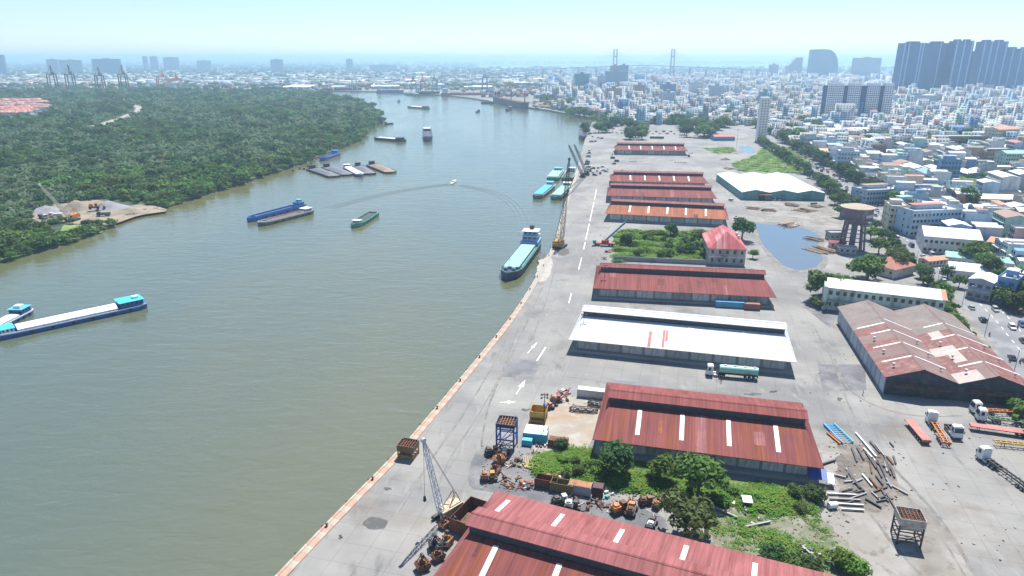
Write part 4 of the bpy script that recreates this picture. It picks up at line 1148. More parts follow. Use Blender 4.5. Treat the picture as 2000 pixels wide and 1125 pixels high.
for (x, y, h, r, k, l) in T:
    p = G(x, y); tree(p.x, p.y, h, r, k, l, 'trees in the port', 'tree' if h > 4.5 else 'bush', cat='tree' if h > 4.5 else 'bush')
rq = random.Random(55)
for i in range(22):
    x = rq.uniform(1060, 1580); y = 893 + (x - 1060) * .17 + rq.uniform(-8, 34); p = G(x, y); k = rq.choice(['bush', 'bush', 'round_mid', 'olive'])
    tree(p.x, p.y, rq.uniform(1.2, 2.6), rq.uniform(1.0, 2.2), k, {'bush': 'bright green', 'round_mid': 'mid green', 'olive': 'yellowish'}[k] + ' low shrub in the weeds behind the nearest shed', 'low shrubs in the weedy lot', 'shrub', cat='shrub')
# garden shrubs
rg = random.Random(17)
for i in range(34):
    x, y = rg.uniform(1212, 1378), rg.uniform(458, 505)
    p = G(x, y); k = rg.choice(['bush', 'round_mid', 'bush', 'round_dark'])
    tree(p.x, p.y, rg.uniform(2.5, 5.5), rg.uniform(2, 3.4), k, {'bush': 'bright green shrub', 'round_mid': 'mid green shrub', 'round_dark': 'dark green shrub'}[k] + ' growing inside the walled garden', 'shrubs in the walled garden', 'shrub', cat='shrub')
# avenue trees on both sides
def zone(y): return 'near the old double shed' if y < 270 else 'near the green office block' if y < 340 else 'near the water tower' if y < 420 else 'before the teal hall' if y < 490 else 'near the teal hall' if y < 600 else 'beside the green lot' if y < 720 else 'at the far end'
ra = random.Random(23)
for side, d0, lab in ((-1, -15.5, 'port-side'), (1, 16.0, 'town-side')):
    for i, (p, d) in enumerate(walk_line(offset_line(AVE, d0), 8.0)):
        if not (180 < p.y < 860): continue
        if ra.random() < .12: continue
        k = ra.choice(['round_dark', 'round_mid', 'tall', 'round_dark', 'olive'])
        big = side > 0 and ra.random() < .8
        h = ra.uniform(8, 13) if big else ra.uniform(5, 8)
        if side < 0 and p.y > 420: h = ra.uniform(7, 11)
        if side < 0 and 190 < p.y < 262: h = ra.uniform(3, 4.5)
        tree(p.x + ra.uniform(-1.5, 1.5), p.y, h, h * ra.uniform(.4, .52), k, {'round_dark': 'dark round', 'round_mid': 'leafy', 'tall': 'tall dark', 'olive': 'olive'}[k] + ' ' + lab + ' avenue tree ' + zone(p.y), 'street trees along the avenue')
# belt of big trees at the far end of the port
BELT = [(1165, 1190, 244, 262, 7), (1222, 1258, 252, 276, 12), (1252, 1296, 226, 246, 12), (1195, 1225, 236, 250, 6), (1335, 1402, 250, 272, 18), (1400, 1482, 232, 262, 14), (1300, 1340, 238, 250, 5), (1500, 1560, 262, 300, 10)]
BW_ = ['at the far quay end', 'left of the bus', 'behind the parked cars', 'beside the pale green office', 'right of the parked cars', 'left of the slender tower', 'before the tiled halls', 'at the far avenue end']
for bi_, (xa, xb, ya, yb, n) in enumerate(BELT):
    for i in range(n):
        p = G(ra.uniform(xa, xb), ra.uniform(ya, yb)); h = ra.uniform(10, 18)
        if ave_x(p.y) - 20 < p.x < ave_x(p.y) + 14: continue
        k = ra.choice(['round_dark', 'tall', 'round_dark', 'round_mid'])
        tree(p.x, p.y, h, h * ra.uniform(.55, .75), k, {'round_dark': 'dark round', 'round_mid': 'leafy green', 'tall': 'tall dark'}[k] + ' tree ' + BW_[bi_], 'trees behind the far port')
# trees dotted through the near town
for i in range(80):
    y = ra.uniform(300, 600); 
    x = ra.uniform(1700, 1990)
    p = G(x, y)
    if p.x < ave_x(p.y) + 20: continue
    if inside(px_poly([(1780, 330), (1900, 345), (2020, 348), (2020, 375), (1880, 375)]), np.array([p.x]), np.array([p.y]))[0]: continue
    h = ra.uniform(5, 9); k = ra.choice(['round_dark', 'round_mid', 'tall'])
    tree(p.x, p.y, h, h * .45, k, {'round_dark': 'dark round', 'round_mid': 'leafy', 'tall': 'tall dark'}[k] + ' tree between town houses ' + ('before the open field' if p.y < 470 else 'behind the open field' if p.y > 620 else 'level with the open field'), 'trees in the town')

# hedge bushes between the old double shed and the avenue, scrub at the sand yard, shore trees
for i, (p, d) in enumerate(walk_line(offset_line(AVE, -17.5), 3.2)):
    if 175 < p.y < 268: tree(p.x + ra.uniform(-1.2, 1.2), p.y, ra.uniform(2.6, 4.6), ra.uniform(2.0, 3.0), ra.choice(['round_mid', 'bush', 'round_dark']), 'leafy hedge bush by the %s half of the old double shed' % ('near' if p.y < 222 else 'far'), 'hedge bushes along the avenue', 'hedge_bush', cat='bush')
for i in range(42):
    a = ra.uniform(0, 6.28); x, y = 190 + 150 * math.cos(a) * ra.uniform(.75, 1.05), 415 + 26 * math.sin(a) * ra.uniform(.8, 1.1)
    p = G(x, y, -1.5)
    if not inside(lb, np.array([p.x - 1]), np.array([p.y]))[0]: continue
    k = ra.choice(['round_mid', 'bush', 'round_dark'])
    tree(p.x, p.y, ra.uniform(2, 5), ra.uniform(1.8, 3.6), k, {'bush': 'bright', 'round_mid': 'mid green', 'round_dark': 'dark'}[k] + ' bush at the rim of the left bank sand yard', 'bushes round the sand yard', 'bush', zb=-1.6, cat='bush')
# ------------------------------------------------------------------ boats and barges (local x = forward, waterline z = 0)
def hull_mesh(L, B, D, bow=.16, stern=.06, sheer=.25, flare=.86, draft=.6, bluff=.55, n=14):
    """closed hull with deck, pointed or bluff bow"""
    secs = []
    for i in range(n + 1):
        t = i / n; x = -L / 2 + L * t
        if t > 1 - bow: u = (t - (1 - bow)) / bow; w = math.sqrt(max(0, 1 - u ** 2)) * (1 - bluff) + bluff * (1 - u ** 3.5)
        elif t < stern: w = .8 + .2 * math.sin(t / stern * math.pi / 2)
        else: w = 1
        w = max(w, .04)
        sh = sheer * D * (max(0, (t - .7) / .3) ** 2 + .45 * max(0, (.15 - t) / .15) ** 2)
        secs.append((x, w * B / 2, sh))
    vs, fs = [], []
    for x, w, sh in secs:
        xo = x + (D * .25 if x > L / 2 * .99 else 0)
        vs += [(x, -w * flare, -draft), (xo, -w, D + sh), (xo, w, D + sh), (x, w * flare, -draft)]
    for i in range(n):
        a, b = i * 4, (i + 1) * 4
        fs += [(a, b, b + 1, a + 1), (a + 1, b + 1, b + 2, a + 2), (a + 2, b + 2, b + 3, a + 3), (a + 3, b + 3, b, a)]
    fs += [(0, 1, 2, 3), (n * 4 + 3, n * 4 + 2, n * 4 + 1, n * 4)]
    mb = MB(); mb.add(vs, fs); mb.secs = secs; return mb
def gunwale(secs, D, w=.25, h=.45, x0=-1e9, x1=1e9):
    mb = MB()
    for s in (-1, 1):
        for a, b in zip(secs, secs[1:]):
            if a[0] < x0 or b[0] > x1: continue
            mb.beam((a[0], s * (a[1] - w * .3), D + a[2] + h / 2 - .05), (b[0], s * (b[1] - w * .3), D + b[2] + h / 2 - .05), w, h)
    return mb
m_hold = M('hold_dark', (.06, .05, .05), var=.4, scale=.3)
m_cargo_sand = M('cargo_sand', (.27, .20, .14), var=.2, scale=.4, bump=.3)
m_cargo_grey = M('cargo_grey', (.15, .15, .165), var=.2, scale=.4, bump=.3)
m_tarp = M('tarp_white', (.76, .77, .78), rough=.6, var=.08, scale=.3, col2=(.6, .6, .6), amt2=.2, scale2=.2)
m_sky = M('boat_cyan', (.05, .42, .62), rough=.5, var=.12, scale=.4)
m_cyan = M('roof_cyan', (.06, .48, .58), rough=.5, var=.12, scale=.4)
m_boatblue = M('boat_blue', (.035, .13, .42), rough=.5, var=.18, scale=.3)
m_navy = M('hull_navy', (.02, .035, .09), rough=.5, var=.2, scale=.3)
m_hullblack = M('hull_black', (.025, .028, .032), rough=.6, var=.3, scale=.3, col2=(.10, .06, .045), amt2=.3, scale2=.3)
m_hullgreen = M('hull_green', (.06, .26, .19), rough=.5, var=.2, scale=.3, col2=(.03, .12, .10), amt2=.3, scale2=.3)
m_hatch = M('hatch_green', (.25, .42, .36), rough=.6, var=.1, scale=.3)
m_deckgreen = M('deck_green', (.10, .27, .23), rough=.6, var=.15, scale=.4)
m_hullgrey = M('hull_grey', (.13, .15, .15), rough=.6, var=.2, scale=.3)
m_cabinblue = M('cabin_blue', (.22, .36, .60), rough=.5, var=.12)
m_redbottom = M('hull_red', (.34, .07, .05), rough=.6, var=.2)
def cabin(t, x0, x1, w, z0, h, wallm, roofm, nwin=4, over=.5, rname='cabin_roof'):
    mb = MB(); mb.bb(x0, x1, -w / 2, w / 2, z0, z0 + h); c = mb.build('cabin', wallm, t)
    mb = MB(); mb.bb(x0 - over, x1 + over, -w / 2 - over, w / 2 + over, z0 + h + .002, z0 + h + .16); mb.build(rname, roofm, c)
    n = max(1, nwin)
    for s in (-1, 1):
        for i in range(n):
            x = x0 + (i + .5) * (x1 - x0) / n
            mb = MB(); mb.bb(x - .38, x + .38, s * (w / 2 + .03) - .02, s * (w / 2 + .03) + .02, z0 + h * .45, z0 + h * .85); mb.build('window', glass_dark, c)
    for xx in (x0 - .03, x1 + .03):
        for i in range(3):
            y = -w / 2 + (i + .5) * w / 3
            mb = MB(); mb.bb(xx - .02, xx + .02, y - w / 9, y + w / 9, z0 + h * .45, z0 + h * .85); mb.build('window', glass_dark, c)
    return c
def hold(t, x0, x1, w, z, kind, coam=.7, cm=None, mats=(m_hold,), h=1.2):
    mb = MB()
    for q in ((x0, x1, -w / 2, -w / 2 + .2), (x0, x1, w / 2 - .2, w / 2), (x0, x0 + .2, -w / 2 + .2, w / 2 - .2), (x1 - .2, x1, -w / 2 + .2, w / 2 - .2)): mb.bb(q[0], q[1], q[2], q[3], z + .002, z + coam)
    mb.build('coaming', cm or m_hullgrey, t)
    if kind == 'open':
        mb = MB(); mb.bb(x0 + .2, x1 - .2, -w / 2 + .2, w / 2 - .2, z + .002, z + .05); mb.build('hold_floor', mats[0], t)
    elif kind == 'tarp':
        n = max(1, round((x1 - x0) / 9)); st_ = (x1 - x0) / n
        for i in range(n):
            mb = MB(); a, b = x0 + i * st_ + .06, x0 + (i + 1) * st_ - .06
            mb.xprism([(-w / 2 - .1, z + coam * .6), (w / 2 + .1, z + coam * .6), (w / 2 + .1, z + coam + .1), (w * .22, z + coam + h), (-w * .22, z + coam + h), (-w / 2 - .1, z + coam + .1)], a, b); mb.build('tarpaulin', mats[0], t)
    elif kind == 'hatch':
        n = max(1, round((x1 - x0) / 12)); st_ = (x1 - x0) / n
        for i in range(n):
            mb = MB(); mb.bb(x0 + i * st_ + .1, x0 + (i + 1) * st_ - .1, -w / 2 - .15, w / 2 + .15, z + coam + .002, z + coam + .3); mb.build('hatch_cover', mats[0], t)
    elif kind == 'heap':
        r = random.Random(int(x1 * 10)); nx, ny = 12, 5; vs = []
        for i in range(nx + 1):
            for j in range(ny + 1):
                u, v = i / nx, j / ny
                hh = h * min(1, 5 * min(u, 1 - u)) * (1 - abs(2 * v - 1) ** 1.6) * r.uniform(.75, 1.1)
                vs.append((x0 + .2 + (x1 - x0 - .4) * u, -w / 2 + .2 + (w - .4) * v, z + coam * .7 + hh))
        fs = [(i * (ny + 1) + j, (i + 1) * (ny + 1) + j, (i + 1) * (ny + 1) + j + 1, i * (ny + 1) + j + 1) for i in range(nx) for j in range(ny)]
        mb = MB(); mb.add(vs, fs); mb.build('cargo_heap', mats[0], t, smooth=True)
_ty = MB(); _ty.cyl((0, -.16, 0), (0, .16, 0), .5, n=10); TYRE = keep_mesh(_ty, 'tyre_fender', black_rubber)
def boat(name, label, cat, p_stern, p_bow, B, D, hullm, deckm=None, group=None, z=WZ, **kw):
    a, b = Vector(p_stern), Vector(p_bow); d = b - a; L = d.length; c = (a + b) / 2
    t = thing(name, label, cat, (c.x, c.y, z), math.atan2(d.y, d.x), group)
    hb = hull_mesh(L, B, D, **kw); hb.build('hull', hullm, t)
    gw = gunwale(hb.secs, D); gw.build('gunwale', deckm or hullm, t)
    if L > 22 and B < 16:
        for s_ in (-1, 1):
            for i in range(6):
                x_ = -L * .38 + i * L * .76 / 6
                put('tyre_fender', TYRE, t, (x_, s_ * (B / 2 + .08), D * .55))
    return t, L
def W(x, y): return G(x, y, WZ)
def mast(t, x, z, h, mat=white_paint, y=0):
    mb = MB(); mb.cyl((x, y, z), (x, y, z + h), .12, .06, 6); mb.beam((x, y - 1.0, z + h * .75), (x, y + 1.0, z + h * .75), .1); mb.build('mast', mat, t)

# long blue barge with white covers (bow runs out of the frame on the left)
t, L = boat('river_barge', 'long blue river barge with white covered hold and cyan cabins', 'barge', W(283, 597), W(-25, 664), 9.5, 1.7, m_boatblue, m_tarp, draft=.5, bow=.12)
hold(t, -L / 2 + 11, L / 2 - 9.5, 7.6, 1.7, 'tarp', .9, m_boatblue, (m_tarp,), .8)
cabin(t, -L / 2 + 1.2, -L / 2 + 10, 7.6, 1.7, 2.6, m_boatblue, m_cyan, 5)
cabin(t, L / 2 - 8.5, L / 2 - 4.5, 6.4, 1.7, 1.8, white_paint, m_cyan, 3)
mb = MB(); mb.bb(-L / 2 + 2.2, -L / 2 + 4.4, -1, 1, 4.48, 5.3); mb.build('roof_box', white_paint, t)
t, L = boat('river_barge', 'smaller blue barge with teal cabin roof cut by the left frame edge', 'barge', W(55, 611), W(-40, 660), 6.5, 1.5, m_boatblue, m_tarp, draft=.5)
hold(t, -L / 2 + 8, L / 2 - 4, 5.2, 1.5, 'tarp', .6, m_boatblue, (M('tarp_grey', (.5, .52, .54), var=.1),), .4)
cabin(t, -L / 2 + 1.5, -L / 2 + 6.8, 5.4, 1.5, 2.4, m_boatblue, m_cyan, 3)
mb = MB(); mb.bb(-L / 2 + 3, -L / 2 + 5.6, -1.4, 1.4, 4.1, 5.1); mb.build('roof_box', white_paint, t)
# moored pair mid-river
t, L = boat('river_barge', 'empty blue open barge on the far side of the moored pair', 'barge', W(592, 405), W(484, 434), 7.5, 2.2, m_boatblue, m_boatblue, draft=.5)
hold(t, -L / 2 + 9, L / 2 - 5, 6.0, 2.2, 'open', 1.0, m_boatblue, (M('hold_blue', (.03, .07, .2), var=.2),))
cabin(t, -L / 2 + 1.5, -L / 2 + 7, 5.4, 2.2, 2.4, m_sky, m_boatblue, 3)
cabin(t, -L / 2 + 2.5, -L / 2 + 5, 3.4, 4.8, 1.6, white_paint, m_sky, 2)
t, L = boat('river_barge', 'grey open barge with rusty hold on the near side of the moored pair', 'barge', W(607, 416), W(505, 442), 7.8, 2.0, m_hullgrey, dirty_white, draft=.5)
hold(t, -L / 2 + 9, L / 2 - 6, 6.2, 2.0, 'open', .9, dirty_white, (M('hold_rust', (.20, .09, .07), var=.3),))
cabin(t, -L / 2 + 1.5, -L / 2 + 7, 5.6, 2.0, 2.3, dirty_white, white_paint, 4)
t, L = boat('small_boat', 'small white dinghy floating beside the moored pair of barges', 'boat', W(510, 437), W(524, 435), 2.0, .6, white_paint, draft=.3, n=8)
# green sand carrier
t, L = boat('sand_carrier', 'green single-hold boat alone in mid-river', 'boat', W(732, 419), W(690, 446), 8.5, 1.9, m_hullgreen, m_hullgreen, bow=.3, stern=.2, draft=.5)
hold(t, -L / 2 + 3, L / 2 - 13, 5.6, 1.9, 'open', .8, m_hullgreen, (m_hold,))
cabin(t, L / 2 - 9, L / 2 - 5.5, 4.6, 1.9, 1.8, white_paint, dirty_white, 2)
mb = MB(); mb.bb(L / 2 - 13.5, L / 2 - 9.5, -3, 3, 1.92, 2.5); mb.build('deck_house', m_hullgreen, t)
# motorboat and its wake
t, L = boat('motorboat', 'tiny white motorboat drawing a long wake', 'boat', W(882, 360), W(890, 353), 2.4, .7, white_paint, draft=.3, n=8)
cabin(t, -1.5, .8, 1.5, .7, .9, dirty_white, white_paint, 2, .15)
def crest(line, w, h):
    pr_ = [(-1, 0), (-.55, .35), (0, 1), (.55, .35), (1, 0)]
    mb = MB(); rows = []
    for i, p in enumerate(line):
        d = (line[min(i + 1, len(line) - 1)] - line[max(i - 1, 0)]).normalized(); n = Vector((d.y, -d.x, 0))
        f = min(1, i / 3, (len(line) - 1 - i) / 3)
        rows.append([(p.x + n.x * u * w, p.y + n.y * u * w, WZ + .02 - .05 * (1 - f) + h * v * f) for u, v in pr_])
    vs = [q for r_ in rows for q in r_]
    fs = [(i * 5 + j, (i + 1) * 5 + j, (i + 1) * 5 + j + 1, i * 5 + j + 1) for i in range(len(rows) - 1) for j in range(4)]
    mb.add(vs, fs); return mb
wk = MB()
def addc(pts, w, h, k, gap):
    base = smooth_poly([W(*p) for p in pts], 3)
    for i in range(k):
        m_ = crest(offset_line(base, i * gap), w, h * (1 - .1 * i)); wk.add(m_.v, m_.f)
addc([(884, 361), (840, 366), (780, 375), (720, 388), (650, 408)], 1.0, .24, 3, 3.6)
addc([(888, 362), (940, 371), (985, 388), (1010, 420), (1015, 460)], 1.0, .22, 3, -3.6)
o = wk.build('wake_ripples', m_water, smooth=True); tag(o, 'long curved wake ripples spreading over the river', kind='stuff')
# cargo ship beside the quay
t, L = boat('cargo_ship', 'green decked cargo ship with white bridge moving along the quay', 'ship', W(1042, 480), W(990, 549), 11, 3.2, m_navy, m_deckgreen, bow=.2, draft=.8, bluff=.75)
hold(t, -L / 2 + 15, L / 2 - 9, 7.6, 3.2, 'hatch', 1.2, m_deckgreen, (m_hatch,))
mb = MB(); mb.bb(-L / 2 + 3, L / 2 - 8, -4.6, 4.6, 3.21, 3.26); mb.build('deck', m_deckgreen, t)
mb = MB(); mb.bb(-L / 2 + 2, -L / 2 + 13, -5.0, 5.0, 3.27, 5.6); mb.build('poop_house', m_cabinblue, t)
cabin(t, -L / 2 + 3.5, -L / 2 + 11.5, 8.2, 5.62, 2.6, m_cabinblue, white_paint, 4, .4)
cabin(t, -L / 2 + 4.5, -L / 2 + 10.5, 7.4, 8.4, 2.5, m_cabinblue, white_paint, 3, .9)
mb = MB(); mb.bb(-L / 2 + 3.6, -L / 2 + 6, -1.1, 1.1, 11.05, 13.2); mb.build('funnel', dark_steel, t)
mast(t, L / 2 - 5, 4.2, 7, m_hatch)
for y in (-2, 2):
    mb = MB(); mb.cyl((L / 2 - 6.5, y - .9, 4.5), (L / 2 - 6.5, y + .9, 4.5), .9, n=10); mb.build('windlass', m_hatch, t)
# four barges moored behind the tall crane
for i, (s, b, hm, km, lab, bl_) in enumerate([
        ((1072, 333), (1048, 389), m_hullgrey, m_sky, 'barge with light blue covered hold moored outermost by the quay', 8.5),
        ((1102, 330), (1084, 391), m_hullgreen, m_hatch, 'barge with pale green hatches moored inside the light blue barge', 9.5),
        ((1090, 330), (1078, 354), m_hullgreen, m_hatch, 'barge with green and white covers moored behind the light blue barge', 11),
        ((1116, 331), (1106, 354), m_hullgreen, m_hold, 'barge with a dark open hold moored against the quay', 10)]):
    sb = Vector(W(*b)); st_ = Vector(W(*s)) if i > 1 else sb + (Vector(W(*s)) - sb) * .55
    if i < 2: st_ = sb + Vector((14, 52, 0))
    else: st_ = sb + Vector((9, 48, 0))
    t, L = boat('moored_barge', lab, 'barge', st_, sb, bl_, 2.2, hm, dirty_white, 'barges moored at the quay', bluff=.85, bow=.1)
    hold(t, -L / 2 + 9, L / 2 - 4, bl_ - 2, 2.2, 'open' if km is m_hold else 'hatch', 1.0, m_hullgreen if i else m_tarp, (km,))
    cabin(t, -L / 2 + 2, -L / 2 + 7, bl_ * .6, 2.2, 3.2, white_paint, white_paint if i % 2 else m_cyan, 3)
# raft of sand barges
for i, (s, b, km, lab) in enumerate([((612, 332), (656, 347), m_cargo_grey, 'leftmost grey gravel barge of the rafted group'), ((640, 329), (682, 344), m_cargo_grey, 'second grey gravel barge in the rafted group'),
                                     ((700, 327), (724, 342), m_cargo_grey, 'gravel barge to the right of the blue barge in the raft'), ((728, 324), (765, 339), m_cargo_sand, 'brown sand barge at the right end of the rafted group')]):
    sb = Vector(W(*b)); st_ = Vector(W(*s)); d = (sb - st_); 
    t, L = boat('sand_barge', lab, 'barge', st_ - d * .1, sb, 13, 1.1, m_hullblack, None, 'sand barges rafted in mid-river', bluff=.95, bow=.05, sheer=0)
    hold(t, -L / 2 + 7, L / 2 - 1.5, 11.4, 1.1, 'heap', .4, m_hullblack, (km,), 2.6)
    cabin(t, -L / 2 + .8, -L / 2 + 5, 5, 1.1, 3.4, m_hullblack, dark_steel, 2)
t, L = boat('river_barge', 'bright blue barge with a white cover inside the rafted group', 'barge', W(676, 329), W(706, 346), 8, 2.0, m_boatblue, m_tarp, 'sand barges rafted in mid-river')
hold(t, -L / 2 + 7, L / 2 - 4, 6.4, 2.0, 'tarp', .6, m_boatblue, (m_tarp,), .4)
cabin(t, -L / 2 + 1.5, -L / 2 + 6, 5.4, 2.0, 2.4, m_boatblue, white_paint, 3)
# blue trawler by the left bank
t, L = boat('cargo_boat', 'blue boat with red bottom anchored by the left bank', 'boat', W(660, 303), W(627, 315), 8.5, 3.0, m_boatblue, m_cabinblue, bow=.25)
cabin(t, -L / 2 + 2, -L / 2 + 10, 6, 3.0, 3.2, m_cabinblue, m_boatblue, 3); mast(t, 2, 3, 11, dirty_white)
hold(t, -L / 2 + 14, L / 2 - 8, 5.5, 3.0, 'open', .8, m_boatblue); mb = MB(); mb.bb(-L * .4, L * .35, -4.3, 4.3, -.5, .35); mb.build('bottom_stripe', m_redbottom, t)
# others up-river
def small_ship(lab, s, b, B, D, hm, km, cabx, cm, rm, kind='open', mast_h=0, h=1.2, name='cargo_boat', ch=3.0):
    t, L = boat(name, lab, 'boat', W(*s), W(*b), B, D, hm, hm, draft=.6)
    hold(t, -L / 2 + L * .25, L / 2 - L * .12, B * .75, D, kind, .9, hm, (km,), h)
    cabin(t, -L / 2 + L * .05, -L / 2 + L * .21, B * .66, D, ch, cm, rm, 3)
    if mast_h: mast(t, L * .3, D, mast_h)
    return t
small_ship('black barge with a pale deck anchored off the wooded point', (789, 277), (732, 272), 12, 2.2, m_hullblack, dirty_white, 0, m_hullblack, dark_steel, 'hatch')
small_ship('dark ship seen bow-on in mid-river', (834, 258), (836, 277), 13, 4.5, m_navy, m_hold, 0, m_hullgrey, dirty_white, 'open', 6)
small_ship('flat grey barge with white piles far up the river', (836, 213), (797, 210), 14, 2.5, m_hullgreen, dirty_white, 0, m_hullgrey, dark_steel, 'heap', 0, 2)
small_ship('small dark vessel below the far cranes', (817, 188), (791, 185), 14, 5, m_hullgreen, m_hold, 0, dirty_white, white_paint)
small_ship('grey tug-like vessel near the far wharf', (892, 187), (868, 185), 14, 5, m_hullgrey, m_hold, 0, dirty_white, white_paint)
small_ship('dark boat moored left of the big rust-decked freighter', (963, 203), (940, 202), 9, 3, m_hullblack, m_hold, 0, m_hullgrey, dirty_white)
small_ship('small black tug in front of the big freighter', (998, 214), (989, 217), 7, 3, m_hullblack, m_hold, 0, m_hullblack, dirty_white, ch=4)
small_ship('moored dark coaster with white upperworks at the far quay end', (1139, 250), (1138, 275), 11, 4.5, m_navy, m_hold, 0, white_paint, white_paint, 'open', 8)
small_ship('low wooden boat poking out from the wooded point', (752, 244), (768, 242), 4, 1.2, m_hullblack, m_hold, 0, rust, rust)
small_ship('rowing boat on the open river far off', (780, 198), (778, 200), 5, 1.2, m_hullblack, m_hold, 0, rust, rust)
small_ship('small fishing boat on the open river near the freighter', (936, 218), (930, 220), 5, 1.2, m_hullblack, m_hold, 0, rust, rust)
# big freighter
t, L = boat('freighter', 'big dark red freighter moored at the far wharf', 'ship', W(969, 200), W(1030, 214), 22, 12, m_navy, m_redbottom, bluff=.6)
cabin(t, -L / 2 + 4, -L / 2 + 16, 16, 12, 16, dirty_white, white_paint, 4)
for i in range(3):
    x = -L / 2 + 30 + i * (L - 50) / 2
    mb = MB(); mb.cyl((x, 0, 12), (x, 0, 34), 1.2, .8, 6); mb.beam((x, 0, 24), (x + 14, 0, 31), 1.1); mb.beam((x, 0, 24), (x - 14, 0, 31), 1.1); mb.build('deck_crane', rust, t)
hold(t, -L / 2 + 20, L / 2 - 12, 17, 12, 'hatch', 1.8, m_redbottom, (rust,))
# fishing stakes and rafts close to the left bank
for i, (x, y) in enumerate([(572, 335), (586, 330), (594, 331), (608, 322), (601, 326)]):
    p = W(x, y); t = thing('fishing_raft', 'little dark fishing raft near the wooded left bank', 'raft', (p.x, p.y, WZ), rnd.uniform(0, 3), 'fishing rafts by the left bank')
    mb = MB(); mb.bb(-2.2, 2.2, -1, 1, 0, .3); mb.build('deck', timber, t)
    mb = MB(); mb.bb(-.9, .9, -.7, .7, .3, 1.7); mb.build('hut', rust, t)
# ------------------------------------------------------------------ cranes
def aim(a, b): return math.atan2(b.y - a.y, b.x - a.x)
def crawler_crane(label, base, rz, boom_tip_local, body_mat, boom_mat, bw=1.3, scale=1.0, hook=None, group='lattice boom cranes', segs=14, gantry=True, th=1.0):
    t = thing('crawler_crane', label, 'crane', (base.x, base.y, base.z), rz, group)
    s = scale
    for y in (-1.7, 1.7):
        mb = MB(); n = 10
        pts = [(-2.8, .15), (-3.1, .6), (-2.8, 1.05), (2.8, 1.05), (3.1, .6), (2.8, .15)]
        mb.add([(px_ * s, (y - .4) * s, pz * s) for px_, pz in pts] + [(px_ * s, (y + .4) * s, pz * s) for px_, pz in pts], [tuple(range(5, -1, -1)), tuple(range(6, 12))] + [(i, (i + 1) % 6, 6 + (i + 1) % 6, 6 + i) for i in range(6)])
        mb.build('track', dark_steel, t)
    mb = MB(); mb.bb(-1.6 * s, 1.6 * s, -1.3 * s, 1.3 * s, .7 * s, 1.25 * s); mb.build('undercarriage', dark_steel, t)
    mb = MB(); mb.bb(-3.6 * s, 1.4 * s, -1.5 * s, 1.5 * s, 1.3 * s, 3.1 * s); mb.bb(-4.2 * s, -3.6 * s, -1.4 * s, 1.4 * s, 1.25 * s, 2.5 * s); h = mb.build('machinery_house', body_mat, t)
    mb = MB(); mb.bb(-3.4 * s, .9 * s, -1.52 * s, 1.52 * s, 3.102 * s, 3.25 * s); mb.build('house_roof', body_mat, h)
    mb = MB(); mb.bb(1.0 * s, 2.4 * s, .4 * s, 1.6 * s, 1.3 * s, 3.3 * s); c = mb.build('cab', body_mat, t)
    mb = MB(); mb.bb(2.402 * s, 2.44 * s, .5 * s, 1.5 * s, 2.2 * s, 3.1 * s); mb.build('window', glass_dark, c)
    root = Vector((1.6 * s, 0, 1.6 * s)); tip = Vector(boom_tip_local)
    mb = MB(); mb.lattice(root, tip, bw, bw * .55, bw * .13 * th, bw * .075 * th, segs, up=(0, 1, 0) if abs(tip.y) < .1 else (0, 0, 1)); b = mb.build('boom', boom_mat, t)
    mb = MB(); mb.cyl(tip + Vector((0, -.35, 0)), tip + Vector((0, .35, 0)), bw * .45, n=10); mb.build('boom_head', boom_mat, b)
    ap = Vector((-2.2 * s, 0, 6.2 * s))
    if gantry:
        mb = MB()
        for y in (-1, 1): mb.beam((-3.2 * s, y * s, 3.2 * s), ap + Vector((0, y * .4, 0)), .2); mb.beam((.2 * s, y * s, 3.2 * s), ap + Vector((0, y * .4, 0)), .2)
        mb.build('gantry', body_mat, t)
        mb = MB()
        for y in (-.3, .3): mb.cyl(ap + Vector((0, y, 0)), tip + Vector((0, y, 0)), .045 * s, n=4)
        mb.build('pendant_rope', dark_steel, t)
    if hook:
        mb = MB(); mb.cyl(tip, (tip.x + .4, tip.y, hook), .05, n=4); k = mb.build('hoist_rope', dark_steel, t)
        mb = MB(); mb.box(tip.x + .4, tip.y, hook - .6, .6, .5, 1.3, taper=.6); mb.build('hook_block', dark_steel, k)
    return t
b0 = G(874, 1012); tip = G(827, 860, 22.5)
d = tip - b0
crawler_crane('cream lattice crawler crane on the near quay with its boom raised', b0, aim(b0, tip), (math.hypot(d.x, d.y), 0, 22.5), M('crane_cream', (.50, .42, .28), var=.2, col2=(.35, .18, .08), amt2=.4, scale2=.6), M('boom_blue_grey', (.42, .48, .55), var=.15), 1.2, hook=9.0, th=.72)
b0 = G(1093, 483); tip = Vector((b0.x + 4.8, b0.y + 9, 47))
d = tip - b0
crawler_crane('tall crane with yellow base and near vertical black boom at the quay', b0, aim(b0, tip), (math.hypot(d.x, d.y), 0, 47), yellow_paint, dark_steel, 2.0, 1.35, segs=17, hook=30, th=.7)
b0 = G(1138, 346); tip = G(1111, 284, 36); d = tip - b0
crawler_crane('dark crane whose boom leans over the moored barges, left of two', b0, aim(b0, tip), (math.hypot(d.x, d.y), 0, 36), dark_steel, M('boom_grey', (.20, .22, .25)), 1.8, 1.2)
b0 = G(1146, 342); tip = G(1122, 283, 37); d = tip - b0
crawler_crane('dark crane whose boom leans over the moored barges, right of two', b0, aim(b0, tip), (math.hypot(d.x, d.y), 0, 37), dark_steel, M('boom_grey', (.20, .22, .25)), 1.8, 1.2)
b0 = G(143, 431, -1.5); tip = G(77, 361, 26); d = tip - b0
crawler_crane('orange crawler crane with long pale boom on the left bank sand yard', b0, aim(b0, tip), (math.hypot(d.x, d.y), 0, 27.5), orange_paint, dirty_white, 1.7, 1.3)

